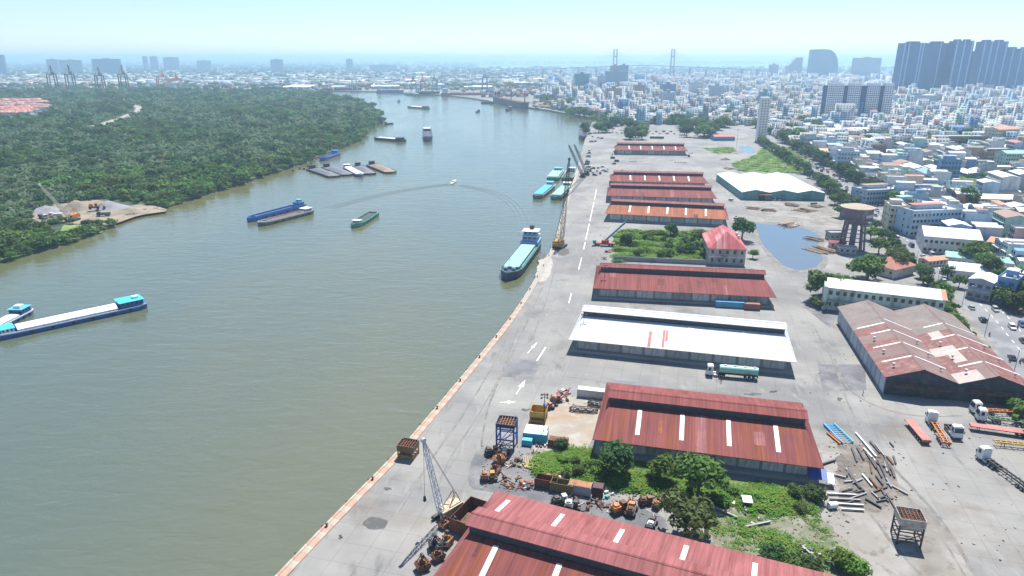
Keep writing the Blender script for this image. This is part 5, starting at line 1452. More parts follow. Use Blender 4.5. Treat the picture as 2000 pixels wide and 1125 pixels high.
# wheeled harbour crane near the garden
p = G(1180, 480); t = thing('mobile_crane', 'red and teal truck crane parked at the garden corner with boom up', 'crane', (p.x, p.y, 0), R(-8))
mb = MB(); mb.bb(-6, 6, -1.25, 1.25, .9, 1.7); mb.build('chassis', red_paint, t)
for x in (-4.6, -3.2, 2.8, 4.4):
    for y in (-1.15, 1.15):
        mb = MB(); mb.cyl((x, y - .25, .6), (x, y + .25, .6), .6, n=10); mb.build('wheel', black_rubber, t)
mb = MB(); mb.bb(-6.4, -4.4, -1.25, 1.25, 1.702, 3.2); mb.build('cab', teal_paint, t)
mb = MB(); mb.bb(-1.5, 2.5, -1.3, 1.3, 1.75, 3.4); mb.build('turret', red_paint, t)
mb = MB(); mb.beam((.5, 0, 3.2), (11, 3.0, 13), .9); mb.beam((11, 3, 13), (12.4, 3.4, 16), .5); mb.build('boom', M('boom_teal', (.16, .28, .30), var=.2), t)

# ------------------------------------------------------------------ hoppers
def hopper(label, p, rz, w, d, z0, z1, frame_m, bin_m, leg=.3, taper=.55, group='cargo hoppers', grate=None, cross=True):
    t = thing('hopper', label, 'hopper', (p.x, p.y, 0), rz, group)
    for sx in (-1, 1):
        for sy in (-1, 1):
            mb = MB(); mb.beam((sx * w / 2, sy * d / 2, 0), (sx * w / 2, sy * d / 2, z1 - .1), leg); mb.build('leg', frame_m, t)
    if cross:
        for z in (z0 * .5, z0 - .1):
            mb = MB()
            for sy in (-1, 1): mb.beam((-w / 2, sy * d / 2, z), (w / 2, sy * d / 2, z), leg * .7); mb.beam((-w / 2, sy * d / 2, .3), (w / 2, sy * d / 2, z), leg * .4)
            for sx in (-1, 1): mb.beam((sx * w / 2, -d / 2, z), (sx * w / 2, d / 2, z), leg * .7)
            mb.build('brace', frame_m, t)
    n = 4; o = [(-w / 2 - .2, -d / 2 - .2), (w / 2 + .2, -d / 2 - .2), (w / 2 + .2, d / 2 + .2), (-w / 2 - .2, d / 2 + .2)]
    zi = z0 + (z1 - z0) * .45
    vs = [(x, y, z1) for x, y in o] + [(x, y, zi) for x, y in o] + [(x * (1 - taper), y * (1 - taper), z0) for x, y in o] + [(x * .96, y * .96, z1) for x, y in o] + [(x * .93, y * .93, zi) for x, y in o] + [(x * (1 - taper) * .85, y * (1 - taper) * .85, z0 + .1) for x, y in o]
    fs = []
    for i in range(4):
        j = (i + 1) % 4
        fs += [(4 + i, 4 + j, j, i), (8 + i, 8 + j, 4 + j, 4 + i), (i, j, 12 + j, 12 + i), (12 + i, 12 + j, 16 + j, 16 + i), (16 + i, 16 + j, 20 + j, 20 + i)]
    fs += [(8, 11, 10, 9), (20, 21, 22, 23)]
    mb = MB(); mb.add(vs, fs); mb.build('bin', bin_m, t)
    if grate:
        for i in range(1, 6):
            x = -w / 2 + i * w / 6; mb = MB(); mb.bb(-.08, .08, -d / 2, d / 2, z1 - .35, z1 - .15); mb.build('grate_bar', grate, t, (x, 0, 0))
        for i in range(1, 5):
            y = -d / 2 + i * d / 5; mb = MB(); mb.bb(-w / 2, w / 2, -.08, .08, z1 - .52, z1 - .36); mb.build('grate_bar', grate, t, (0, y, 0))
    return t
hopper('brown steel hopper standing on the quay kerb by the river', G(798, 890), R(-15), 4.2, 3.6, 1.0, 3.9, yellow_paint, M('bin_brown', (.17, .10, .06), var=.3, col2=(.3, .2, .06), amt2=.4), grate=rust)
hopper('tall blue frame hopper with rusty grating on top near the quay', G(990, 872), R(-12), 4.6, 4.4, 6.4, 7.9, blue_paint, M('bin_dark', (.03, .045, .10), var=.3), grate=rust_light, taper=.3, leg=.4)
hopper('yellow hopper beside the lamp post on the sandy slab', G(1052, 820), R(-12), 4.2, 4.0, .9, 3.6, yellow_paint, M('bin_yellow', (.48, .30, .05), var=.25, col2=(.15, .1, .06), amt2=.4), grate=None)
hopper('white rimmed hopper on tall dark legs alone in the right yard', G(1768, 1054), R(-14), 4.6, 4.2, 3.4, 6.6, dark_steel, M('bin_white', (.48, .46, .42), var=.2, col2=(.26, .14, .09), amt2=.5, scale2=.4), grate=rust, taper=.35)
# rusty open skips
def skip(label, p, rz, L, B, h, mat, group='rusty bins'):
    t = thing('rusty_bin', label, 'bin', (p.x, p.y, 0), rz, group)
    mb = MB()
    for q in ((-L / 2, L / 2, -B / 2, -B / 2 + .12), (-L / 2, L / 2, B / 2 - .12, B / 2), (-L / 2, -L / 2 + .12, -B / 2 + .12, B / 2 - .12), (L / 2 - .12, L / 2, -B / 2 + .12, B / 2 - .12)): mb.bb(*q, .3, h)
    mb.bb(-L / 2 + .12, L / 2 - .12, -B / 2 + .12, B / 2 - .12, .3, .5); mb.build('shell', mat, t)
    for i in range(4):
        mb = MB(); mb.bb(-.08, .08, -B / 2 - .1, -B / 2 - .001, .3, h); mb.build('rib', mat, t, (-L / 2 + (i + .5) * L / 4, 0, 0))
    mb = MB(); mb.bb(-L / 2 + .3, L / 2 - .3, -B / 2 + .3, B / 2 - .3, 0, .298); mb.build('skid', dark_steel, t)
skip('long rusty open bin against the nearest shed by the quay', G(916, 1022), R(62), 9, 4.4, 3.6, rust)
# grabs, engines and scrap machines: built as a family with different parts
def grab(label, p, rz, s, mat, group='clamshell grabs and scrap machines'):
    t = thing('clamshell_grab', label, 'grab', (p.x, p.y, 0), rz, group)
    for sg in (-1, 1):
        prof = [(0, 0), (1.3, .5), (1.6, 1.4), (1.1, 2.0), (.1, 1.9)]
        mb = MB(); vs = [(sg * x * s, -1.1 * s, z * s) for x, z in prof] + [(sg * x * s, 1.1 * s, z * s) for x, z in prof]
        fs = [(0, 1, 2, 3, 4), (9, 8, 7, 6, 5)] + [(i, (i + 1) % 5, 5 + (i + 1) % 5, 5 + i) for i in range(4)]
        mb.add(vs, fs); mb.build('shell', mat, t)
    mb = MB(); mb.bb(-.45 * s, .45 * s, -.6 * s, .6 * s, 1.9 * s, 2.5 * s)
    for sx in (-1, 1):
        for sy in (-1, 1): mb.beam((sx * 1.2 * s, sy * .8 * s, 1.7 * s), (sx * .25 * s, sy * .35 * s, 3.4 * s), .16 * s)
    mb.build('arms', mat, t)
    mb = MB(); mb.bb(-.4 * s, .4 * s, -.5 * s, .5 * s, 3.2 * s, 3.7 * s); mb.cyl((0, -.5 * s, 3.75 * s), (0, .5 * s, 3.75 * s), .3 * s); mb.build('head_block', dark_steel, t)
    return t
def machine(label, p, rz, s, body, acc, seed, group='clamshell grabs and scrap machines', wheels=True):
    r = random.Random(seed)
    t = thing('scrap_machine', label, 'machine', (p.x, p.y, 0), rz, group)
    mb = MB(); mb.bb(-2.2 * s, 2.2 * s, -1.1 * s, 1.1 * s, .5 * s, 1.0 * s); mb.build('chassis', dark_steel, t)
    mb = MB(); mb.bb(-2.0 * s, -.2 * s, -.9 * s, .9 * s, 1.002 * s, 2.1 * s); mb.box(-1.1 * s, 0, 2.3 * s, 1.2 * s, 1.2 * s, .4 * s, .1); mb.build('engine_hood', body, t)
    mb = MB(); mb.bb(.3 * s, 1.5 * s, -.7 * s, .7 * s, 1.002 * s, 2.6 * s); c = mb.build('cab', acc, t)
    mb = MB(); mb.bb(.45 * s, 1.35 * s, -.72 * s, -.703 * s, 1.8 * s, 2.4 * s); mb.build('window', glass_dark, c)
    if wheels:
        for x in (-1.5, 1.5):
            for y in (-1.25, 1.25):
                mb = MB(); mb.cyl((x * s, (y - .22) * s, .6 * s), (x * s, (y + .22) * s, .6 * s), .62 * s, n=10); mb.build('wheel', black_rubber, t)
    mb = MB()
    mb.beam((1.6 * s, 0, 1.2 * s), (3.0 * s, .2, r.uniform(1.6, 3.2) * s), .3 * s); mb.beam((3.0 * s, .2, 2.4 * s), (4.0 * s, .3, .6 * s), .26 * s)
    mb.cyl((-1.6 * s, .4 * s, 2.4 * s), (-1.6 * s, .4 * s, 3.0 * s), .1 * s, n=6); mb.build('arm', body, t)
    mb = MB(); mb.box(4.1 * s, .3, .5 * s, .9 * s, 1.6 * s, .8 * s, .2, taper=.7); mb.build('bucket', rust, t)
    return t
gl = [((868, 1030), .9, .75, rust_light, 'small rusty grab right of the cream crane shadow, left of two'), ((889, 1032), .4, .78, rust, 'small rusty grab right of the cream crane shadow, right of two'),
      ((851, 1072), .2, .95, dark_steel, 'black grab in the pile left of the nearest shed'), ((874, 1064), 1.1, .9, rust_light, 'rust orange grab in the pile left of the nearest shed'),
      ((856, 1093), .7, .85, rust, 'dark rusty grab in front of the black grab'), ((826, 1112), .5, .95, rust, 'lone rusty grab nearest the bottom edge on the quay'),
      ((975, 905), .3, 1.0, rust_light, 'tall rusty grab among the scrap below the blue hopper'), ((968, 925), 1.2, .95, rust, 'dark rusty grab below the blue hopper')]
for (x, y), a, s, m_, l in gl: grab(l, G(x, y), a, s, m_)
ml = [((962, 888), .3, .9, dark_steel, rust_light, 'wheeled scrap machine at the foot of the blue hopper'), ((985, 893), 1.4, .8, rust, dirty_white, 'rusty loader with white cab beside the blue hopper'),
      ((955, 938), .1, .95, rust_light, yellow_paint, 'orange excavator wreck on the oily ground'), ((1095, 985), .3, .95, dark_steel, dirty_white, 'black engine heap behind the nearest shed'),
      ((1118, 993), -.2, .85, dirty_white, dark_steel, 'white topped engine next to the black engine heap'), ((1210, 1000), .5, 1.0, orange_paint, rust, 'orange loader wreck between trees and nearest shed'),
      ((1232, 1002), 1.2, .9, rust, orange_paint, 'rusty loader next to the orange loader wreck'), ((1262, 985), .2, .8, rust, rust_light, 'rusty engine frame at the edge of the weeds, left of two'),
      ((1285, 990), .9, .8, rust_light, rust, 'rusty engine frame at the edge of the weeds, right of two'), ((1272, 1028), 1.1, .75, dirty_white, dark_steel, 'small white tractor beside the broad dull tree'),
      ((1070, 800), .6, .8, blue_paint, orange_paint, 'small blue and orange pump set on the sandy slab'), ((1086, 785), .1, .85, rust_light, red_paint, 'red winch machine near the white container')]
for i, ((x, y), a, s, b_, c_, l) in enumerate(ml): machine(l, G(x, y), a, s, b_, c_, i, wheels=i % 3 != 2)

# ------------------------------------------------------------------ containers and boxes
def container(label, p, rz, L, mat, top=None, group='containers in the port', h=2.6, w=2.44, open_top=False, name='container'):
    t = thing(name, label, 'container', (p.x, p.y, 0), rz, group)
    if open_top:
        mb = MB()
        for q in ((-L / 2, L / 2, -w / 2, -w / 2 + .1), (-L / 2, L / 2, w / 2 - .1, w / 2), (-L / 2, -L / 2 + .1, -w / 2 + .1, w / 2 - .1), (L / 2 - .1, L / 2, -w / 2 + .1, w / 2 - .1)): mb.bb(*q, .15, h)
        mb.bb(-L / 2 + .1, L / 2 - .1, -w / 2 + .1, w / 2 - .1, .15, .5); mb.build('shell', mat, t)
    else:
        mb = MB(); mb.bb(-L / 2, L / 2, -w / 2, w / 2, .15, h); mb.build('shell', mat, t)
        mb = MB(); mb.bb(-L / 2 + .05, L / 2 - .05, -w / 2 + .05, w / 2 - .05, h + .002, h + .06); mb.build('roof', top or mat, t)
    for i in range(max(4, int(L / .9))):
        n = max(4, int(L / .9)); x = -L / 2 + (i + .5) * L / n
        mb = MB(); mb.bb(-.12, .12, -w / 2 - .05, -w / 2 - .001, .3, h - .15); mb.build('side_rib', mat, t, (x, 0, 0))
    for sx in (-1, 1):
        for sy in (-1, 1):
            mb = MB(); mb.bb(-.09, .09, -.09, .09, 0, h + .05); mb.build('corner_post', mat, t, (sx * (L / 2 + .01), sy * (w / 2 + .01), 0))
    return t
m_cblue = M('container_blue', (.10, .33, .50), var=.15, col2=(.16, .12, .1), amt2=.15)
m_clight = M('container_cyan', (.08, .42, .55), var=.12)
container('white container behind the rust red shed corner on the quay side', G(1157, 775), R(-14), 9.0, dirty_white, white_paint)
container('bright blue site container beside the lamp post', G(1046, 860), R(-12), 6.4, m_clight, M('top_cyan', (.50, .68, .72), var=.08))
container('small white box container between yellow hopper and blue container', G(1048, 842), R(-12), 6.0, dirty_white, white_paint, h=1.2)
container('small light blue tank box on the ground before the blue site container', G(1030, 868), R(-12), 2.6, m_clight, h=1.6, w=1.8)
container('dark rusty open container beside the small bush', G(1090, 870), R(-14), 5.0, rust, h=2.0)
container('light blue long container under the eave of the plain red shed', G(1398 + 28, 600), R(-10), 12.2, m_cblue)
container('brown red container under the eave of the plain red shed', G(1468, 604), R(-10), 6.1, M('container_brown', (.30, .11, .08), var=.2))
cr = [((1068, 950), rust, 'rusty open container full of scrap, left end of the row', True), ((1098, 958), M('container_olive', (.22, .17, .06), var=.3, col2=(.15, .07, .04), amt2=.5), 'olive open container with scrap in the middle of the row', True),
      ((1133, 962), M('container_greywhite', (.42, .43, .46), var=.25, col2=(.3, .15, .08), amt2=.4), 'white grey container with orange lid at the right end of the row', False)]
for (x, y), m_, l, o_ in cr: container(l, G(x, y), R(-17), 5.4, m_, rust_light, open_top=o_, h=2.5)
container('small maroon square container right of the scrap container row', G(1168, 965), R(-15), 2.4, M('container_maroon', (.10, .045, .05), var=.2), h=2.4, w=2.4)
# scrap heaped in and by the open containers: each lump is its own sheet or beam
rs = random.Random(91)
def scrap_heap(label, p, rx, ry, n, mats, hz=1.2, group='scrap heaps'):
    t = thing('scrap_heap', label, 'scrap', (p.x, p.y, 0), rs.uniform(0, 3), group)
    for i in range(n):
        a = rs.uniform(0, 6.28); q = math.sqrt(rs.random()); x, y = rx * q * math.cos(a), ry * q * math.sin(a); z = hz * (1 - q) * rs.uniform(.4, 1) + .15
        mb = MB()
        if rs.random() < .5: mb.beam((x, y, z), (x + rs.uniform(-1.6, 1.6), y + rs.uniform(-1.2, 1.2), max(.1, z + rs.uniform(-.6, .5))), rs.uniform(.12, .3))
        else: mb.box(x, y, z, rs.uniform(.4, 1.3), rs.uniform(.4, 1.0), rs.uniform(.15, .7), rs.uniform(0, 3), taper=rs.uniform(.6, 1))
        mb.build('scrap_piece', rs.choice(mats), t)
for (x, y), rx, ry, n, m_, l in [((1010, 905), 3, 2, 24, [rust, dark_steel, pale_timber], 'tangled scrap and beams right of the blue hopper'), ((1008, 945), 2.4, 3.6, 26, [rust_light, rust, red_paint], 'red rusty lattice scrap before the nearest shed'),
                                ((1030, 950), 2, 1.6, 16, [dirty_white, rust, dark_steel], 'white and rusty scrap by the open containers'), ((1080, 935), 4.5, 1.8, 22, [rust_light, dirty_white, rust], 'rusty sheets piled on the container row'),
                                ((1187, 968), 1.6, 1.3, 12, [teal_paint, dirty_white], 'teal drums and cans beside the maroon container'), ((1165, 985), 3, 1.4, 14, [rust, dark_steel], 'dark scrap strip at the back of the nearest shed'),
                                ((1100, 770), 4.5, 2.0, 26, [rust_light, red_paint, dirty_white, dark_steel], 'red pipe frames behind the sandy slab'), ((1060, 870), 2, 1, 10, [dirty_white, dark_steel], 'white boards before the blue site container'),
                                ((1190, 492), 3.5, 2.0, 18, [rust, pale_timber, dark_steel], 'brown scrap by the truck crane'), ((1182, 505), 2.5, 1.5, 12, [rust, dirty_white], 'litter heap at the garden wall corner'),
                                ((1450, 1000), 6, 3, 10, [dirty_white, concrete], 'scattered white rubble in the scrub'), ((1590, 1090), 4, 2, 9, [concrete, dark_steel], 'broken posts at the scrub edge'),
                                ((1240, 316), 8, 2, 18, [timber, rust, dark_steel], 'dark scrap heap behind the third far shed'), ((1330, 318), 7, 2, 18, [timber, dark_steel], 'dark timber heap near the far lane'),
                                ((1350, 300), 3, 3, 12, [blue_paint, dark_steel], 'blue frames at the end of the farthest shed'), ((1430, 300), 6, 3, 14, [dark_steel, timber], 'dark heap beside the far green lot')]:
    scrap_heap(l, G(x, y), rx, ry, n, m_)
# bamboo-like poles fanned on the ground
p = G(1038, 905); t = thing('pole_stack', 'fan of pale yellow poles on the ground at the weed edge', 'pole stack', (p.x, p.y, 0), R(75))
for i in range(11):
    mb = MB(); y = (i - 5) * .38; mb.cyl((-2.6, y * .6, .25 + .1 * (i % 3)), (2.6, y * 1.5, .2 + .12 * (i % 2)), .12, n=6); mb.build('pole', M('bamboo', (.50, .36, .16), var=.2), t)
# lattice boom sections lying on the slab
for (a, b, l) in [((1112, 802), (1168, 806), 'black lattice boom section lying on the sandy slab, longer one'), ((1148, 790), (1178, 797), 'black lattice boom section lying on the sandy slab, shorter one')]:
    A, B = G(*a), G(*b); t = thing('boom_section', l, 'boom section', (A.x, A.y, 0), aim(A, B), 'boom sections')
    mb = MB(); mb.lattice((0, 0, .8), ((B - A).length, 0, .8), 1.2, 1.2, .18, .1, 7, up=(0, 0, 1)); mb.build('lattice', dark_steel, t)
# beams scattered in the right yard and scrub
def lone_beam(label, a, b, w, mat, group='loose beams on the ground', z=.25, name='loose_beam'):
    w *= .8
    A, B = G(*a), G(*b); c = (A + B) / 2
    mb = MB(); L_ = (B - A).length / 2
    mb.bb(-L_, L_, -w / 2, w / 2, z - .1, z); mb.bb(-L_, L_, -w * .15, w * .15, .004 + z - .1 - w * .5, z - .1); mb.bb(-L_, L_, -w / 2, w / 2, max(.03, z - .1 - w * .6), z - .1 - w * .5)
    o = mb.build(name, mat, None, (c.x, c.y, .04), aim(A, B)); tag(o, label, 'beam', group)
lone_beam('grey beam lying in scrub right of the broad dull tree', (1393, 993), (1440, 1014), .55, concrete, z=.6)
lone_beam('grey beam lying in the middle of the scrub', (1456, 1032), (1504, 1022), .55, concrete, z=.6)
lone_beam('grey broken beam at the lower right of the scrub', (1562, 1066), (1592, 1094), .55, concrete, z=.6)
rb = random.Random(77)
for i, (x, y, a, ln, mt, l) in enumerate([
        (1668, 890, 75, 7, dark_steel, 'dark girder just below the blue ladder frame'), (1680, 888, 80, 6, dark_steel, 'second dark girder below the blue ladder frame'), (1700, 900, 82, 8, dark_steel, 'long black girder in the right yard'),
        (1712, 915, 78, 9, dark_steel, 'black girder right of the long black girder'), (1722, 918, 76, 8, dark_steel, 'third black girder in the fan'), (1733, 915, 74, 7, dark_steel, 'fourth black girder in the fan'), (1742, 922, 72, 6, dark_steel, 'last black girder at the right of the fan'),
        (1655, 925, 60, 4, dark_steel, 'short dark girder left of the fan'), (1665, 935, 85, 5, dark_steel, 'dark girder standing off below the fan'), (1675, 950, 100, 5, dark_steel, 'slanting dark girder in the dirt'), (1690, 870, 88, 12, white_paint, 'long white pole beside the blue ladder frame'),
        (1697, 890, 90, 6, dirty_white, 'white post among the black girders'), (1693, 940, 90, 5, dirty_white, 'white pipe upright in the picture below the fan'), (1705, 945, 88, 4, rust, 'rusty channel beside the white pipe'), (1717, 940, 86, 4, dark_steel, 'short black channel beside the rusty channel'), (1735, 945, 80, 4, M('steel_blue', (.2, .24, .32)), 'bluish steel channel right of the white pipe'),
        (1645, 968, -5, 7, dirty_white, 'top white concrete beam of the stack left of the yard'), (1650, 978, -5, 7, concrete, 'second concrete beam of the stack left of the yard'), (1660, 988, -6, 6, dirty_white, 'third white concrete beam of the stack'), (1665, 998, -6, 5, dirty_white, 'lowest white concrete beam of the stack'),
        (1705, 985, 120, 4, dark_steel, 'black bent girder beside the dirt track'), (1618, 905, 25, 5, dark_steel, 'dark strut at the right eave of the rust red shed'), (1630, 930, -28, 5, concrete, 'grey strut beside the blue tarp')]):
    p = G(x, y); A = p; dv = Vector((math.cos(R(a)), math.sin(R(a)), 0)) * ln / 2
    pa, pb = proj(A - dv), proj(A + dv)
    lone_beam(l, pa, pb, .5, mt, z=.55)
# blue ladder-like trailer frame
A = G(1637, 868); t = thing('ladder_frame', 'bright blue steel ladder frame with crossbars on the yard ground', 'frame', (A.x, A.y, 0), R(94))
m_lad = M('ladder_blue', (.10, .42, .68), var=.15)
for y in (-1.5, 1.5):
    mb = MB(); mb.bb(0, 10, -.16, .16, .3, .75); mb.build('side_rail', m_lad, t, (0, y - 2.6, 0))
for i in range(10):
    mb = MB(); mb.bb(-.1, .1, -1.33, 1.33, .4, .6); mb.build('crossbar', m_lad, t, (.4 + i * 1.0, -2.6, 0))
A = G(1630, 858); mb = MB(); 
t = thing('yellow_frame', 'short yellow steel frame left of the blue ladder frame', 'frame', (A.x, A.y, 0), R(100))
for y in (-.4, .4):
    mb = MB(); mb.bb(-3, 3, -.12, .12, .2, .6); mb.build('side_rail', orange_paint, t, (0, y, 0))
mb = MB(); mb.bb(-2.6, 2.6, -.27, .27, .3, .45); mb.build('web', rust, t)
# blue tarp hut at the right end of the rust red shed
p = G(1600, 945); t = thing('tarp_shelter', 'blue and white tarp shelter at the right corner of the rust red shed', 'shelter', (p.x, p.y, 0), R(-15))
mb = MB(); slab4(mb, [(-3, -1.5, 2.2), (1.5, -1.5, 2.0), (1.5, 2, 3.2), (-3, 2, 3.4)], .06); mb.build('tarp', blue_paint, t)
mb = MB(); slab4(mb, [(1.52, -1.5, 1.6), (3.2, -1.5, 1.2), (3.2, 1.5, 2.4), (1.52, 1.5, 2.6)], .06); mb.build('tarp', white_paint, t)
for x, y in ((-2.8, -1.3), (1.2, -1.3), (3, -1.3), (-2.8, 1.8), (3, 1.2)):
    mb = MB(); mb.beam((x, y, 0), (x, y, 1.5), .12); mb.build('post', timber, t)
p = G(1458, 985); mb = MB(); mb.bb(-1.1, 1.1, -1.4, 1.4, 1.3, 1.45); t = thing('white_table', 'white square board on trestles in the weeds', 'table', (p.x, p.y, .04), R(-10)); mb.build('board', white_paint, t)
for x in (-.9, .9):
    for y in (-1.2, 1.2): mb = MB(); mb.beam((x, y, 0), (x, y, 1.3), .1); mb.build('leg', timber, t)
p = G(1625, 993); t = thing('white_tank', 'white rounded tank beside the stack of concrete beams', 'tank', (p.x, p.y, 0), R(10)); mb = MB(); mb.cyl((-1, 0, .9), (1, 0, .9), .75, n=12); mb.build('drum', white_paint, t); mb = MB(); mb.bb(-.8, .8, -.5, .5, .03, .3); mb.build('cradle', dark_steel, t)

# ------------------------------------------------------------------ logs
def log_pile(label, p, rz, n, L, spread, mats=(timber, pale_timber), group='log piles by the flooded yard', hz=1.6):
    t = thing('log_pile', label, 'log pile', (p.x, p.y, 0), rz, group)
    ln_ = L
    for i in range(n):
        y = rs.uniform(-spread, spread); z = .3 + max(0, hz * (1 - abs(y) / spread)) * rs.random(); a = rs.uniform(-.16, .16); x = rs.uniform(-L * .2, L * .2); l_ = L * rs.uniform(.35, .55)
        mb = MB(); mb.cyl((x - l_ * math.cos(a), y - l_ * math.sin(a), z), (x + l_ * math.cos(a), y + l_ * math.sin(a), z + rs.uniform(-.1, .1)), rs.uniform(.22, .34), n=7); mb.build('log', rs.choice(mats), t)
for (x, y), a, n, L_, sp, l in [((1540, 440), 40, 26, 9, 5, 'log pile on the upper shore of the flooded yard'), ((1607, 490), 120, 34, 12, 6.5, 'largest log pile on the right shore of the flooded yard'), ((1590, 468), 130, 9, 9, 2.5, 'few long logs at the top right of the flooded yard'),
                               ((1545, 402), 140, 20, 8, 4, 'log pile on bare ground before the teal hall'), ((1572, 412), 130, 24, 10, 5, 'log pile between the teal hall and the flooded yard'), ((1596, 404), 20, 16, 7, 4, 'log pile by the right end of the teal hall'),
                               ((1470, 408), 160, 14, 8, 3, 'thin logs at the lane edge before the teal hall'), ((1500, 412), 175, 8, 9, 2, 'scattered long logs on the bare ground'), ((1423, 330), 120, 14, 8, 4, 'log pile left of the teal hall by the lane'),
                               ((1418, 312), 100, 14, 8, 4, 'log pile at the left edge of the green lot'), ((1425, 345), 110, 12, 8, 3, 'log pile at the left wall of the teal hall'), ((1432, 362), 100, 16, 8, 3.5, 'pale log pile along the left wall of the teal hall')]:
    log_pile(l, G(x, y), R(a), n, L_, sp)

# litter nobody could count on the scrap yards
lt = MB()
for (x0, x1, y0, y1, n) in ((940, 1060, 870, 960, 170), (1060, 1300, 960, 1010, 150), (1060, 1180, 765, 790, 60), (1620, 1760, 860, 1000, 160), (1400, 1660, 990, 1110, 200), (1440, 1600, 395, 430, 120), (1160, 1200, 440, 515, 60), (820, 900, 1020, 1120, 50), (1560, 1700, 590, 800, 40), (1750, 1990, 800, 1100, 60)):
    for _ in range(n):
        p = G(rs.uniform(x0, x1), rs.uniform(y0, y1)); s_ = rs.uniform(.08, .38)
        lt.box(p.x, p.y, .06 + s_ * .2, s_ * rs.uniform(.6, 2.4), s_, s_ * .5, rs.uniform(0, 3), mi=rs.randrange(4), taper=rs.uniform(.6, 1))
o = lt.build('litter', [concrete, dark_steel, rust, timber]); tag(o, 'small litter and rubble strewn over the yards', kind='stuff')

for i in range(26):                                   # more dark girders left lying in the mud of the right yard
    x, y = rb.uniform(1645, 1755), rb.uniform(868, 985); p = G(x, y); a = rb.choice([78, 82, 70, 95, 20, 120]) + rb.uniform(-10, 10); dv = Vector((math.cos(R(a)), math.sin(R(a)), 0)) * rb.uniform(1.2, 3.2)
    lone_beam('dark scrap girder lying in the %s part of the muddy yard' % ('upper' if y < 910 else 'middle' if y < 950 else 'lower'), proj(p - dv), proj(p + dv), rb.uniform(.3, .55), rb.choice([dark_steel, dark_steel, rust, concrete]), z=.45)
# ------------------------------------------------------------------ vehicles
def wheel_data(r, w):
    mb = MB(); mb.cyl((0, -w / 2, 0), (0, w / 2, 0), r, n=12); mb.cyl((0, -w / 2 - .02, 0), (0, w / 2 + .02, 0), r * .55, n=10, mi=1)
    return keep_mesh(mb, 'wheel', [black_rubber, M('rim_grey', (.35, .35, .36), rough=.4)])
WH_T, WH_C = wheel_data(.52, .32), wheel_data(.33, .22)
lamp_red = M('lamp_red', (.5, .03, .02), rough=.3); lamp_clear = M('lamp_clear', (.7, .7, .66), rough=.2)
def truck_cab(t, x, mat, wide=2.45, h=2.9):
    """cab-over tractor unit, front towards -x"""
    mb = MB()
    prof = [(x, .75), (x + 2.2, .75), (x + 2.2, .75 + h), (x + .45, .75 + h), (x + .02, .75 + h * .45)]
    vs = [(a, -wide / 2, b) for a, b in prof] + [(a, wide / 2, b) for a, b in prof]
    mb.add(vs, [(0, 1, 2, 3, 4), (9, 8, 7, 6, 5)] + [(i, 5 + i, 5 + (i + 1) % 5, (i + 1) % 5) for i in range(5)]); c = mb.build('cab', mat, t)
    z0, z1 = .75 + h * .48, .75 + h * .9
    mb = MB(); mb.add([(x - .01, -wide * .45, z0 + .02), (x - .01, wide * .45, z0 + .02), (x + .33, wide * .45, z1), (x + .33, -wide * .45, z1)], [(0, 3, 2, 1)]); mb.build('windscreen', glass_dark, c)
    for s in (-1, 1):
        mb = MB(); mb.bb(x + .7, x + 1.5, s * (wide / 2 + .012) - .01, s * (wide / 2 + .012) + .01, z0, z1 - .1); mb.build('side_window', glass_dark, c)
        mb = MB(); mb.bb(x - .04, x - .005, s * wide * .36 - .2, s * wide * .36 + .2, .95, 1.2); mb.build('headlight', lamp_clear, c)
        mb = MB(); mb.bb(x + .1, x + .25, s * (wide / 2 + .2) - .08, s * (wide / 2 + .2) + .08, 2.0, 2.7); mb.build('mirror', dark_steel, c)
    mb = MB(); mb.bb(x - .06, x + .3, -wide / 2, wide / 2, .4, .748); mb.build('bumper', dark_steel, c)
    mb = MB(); mb.bb(x + .6, x + 2.1, -wide * .4, wide * .4, .752 + h, .95 + h); mb.build('roof_fairing', mat, c)
    return c
def wheels(t, xs, r=.52, w=2.1, d=None):
    for x in xs:
        for y in (-w / 2, w / 2): put('wheel', d or WH_T, t, (x, y, r))
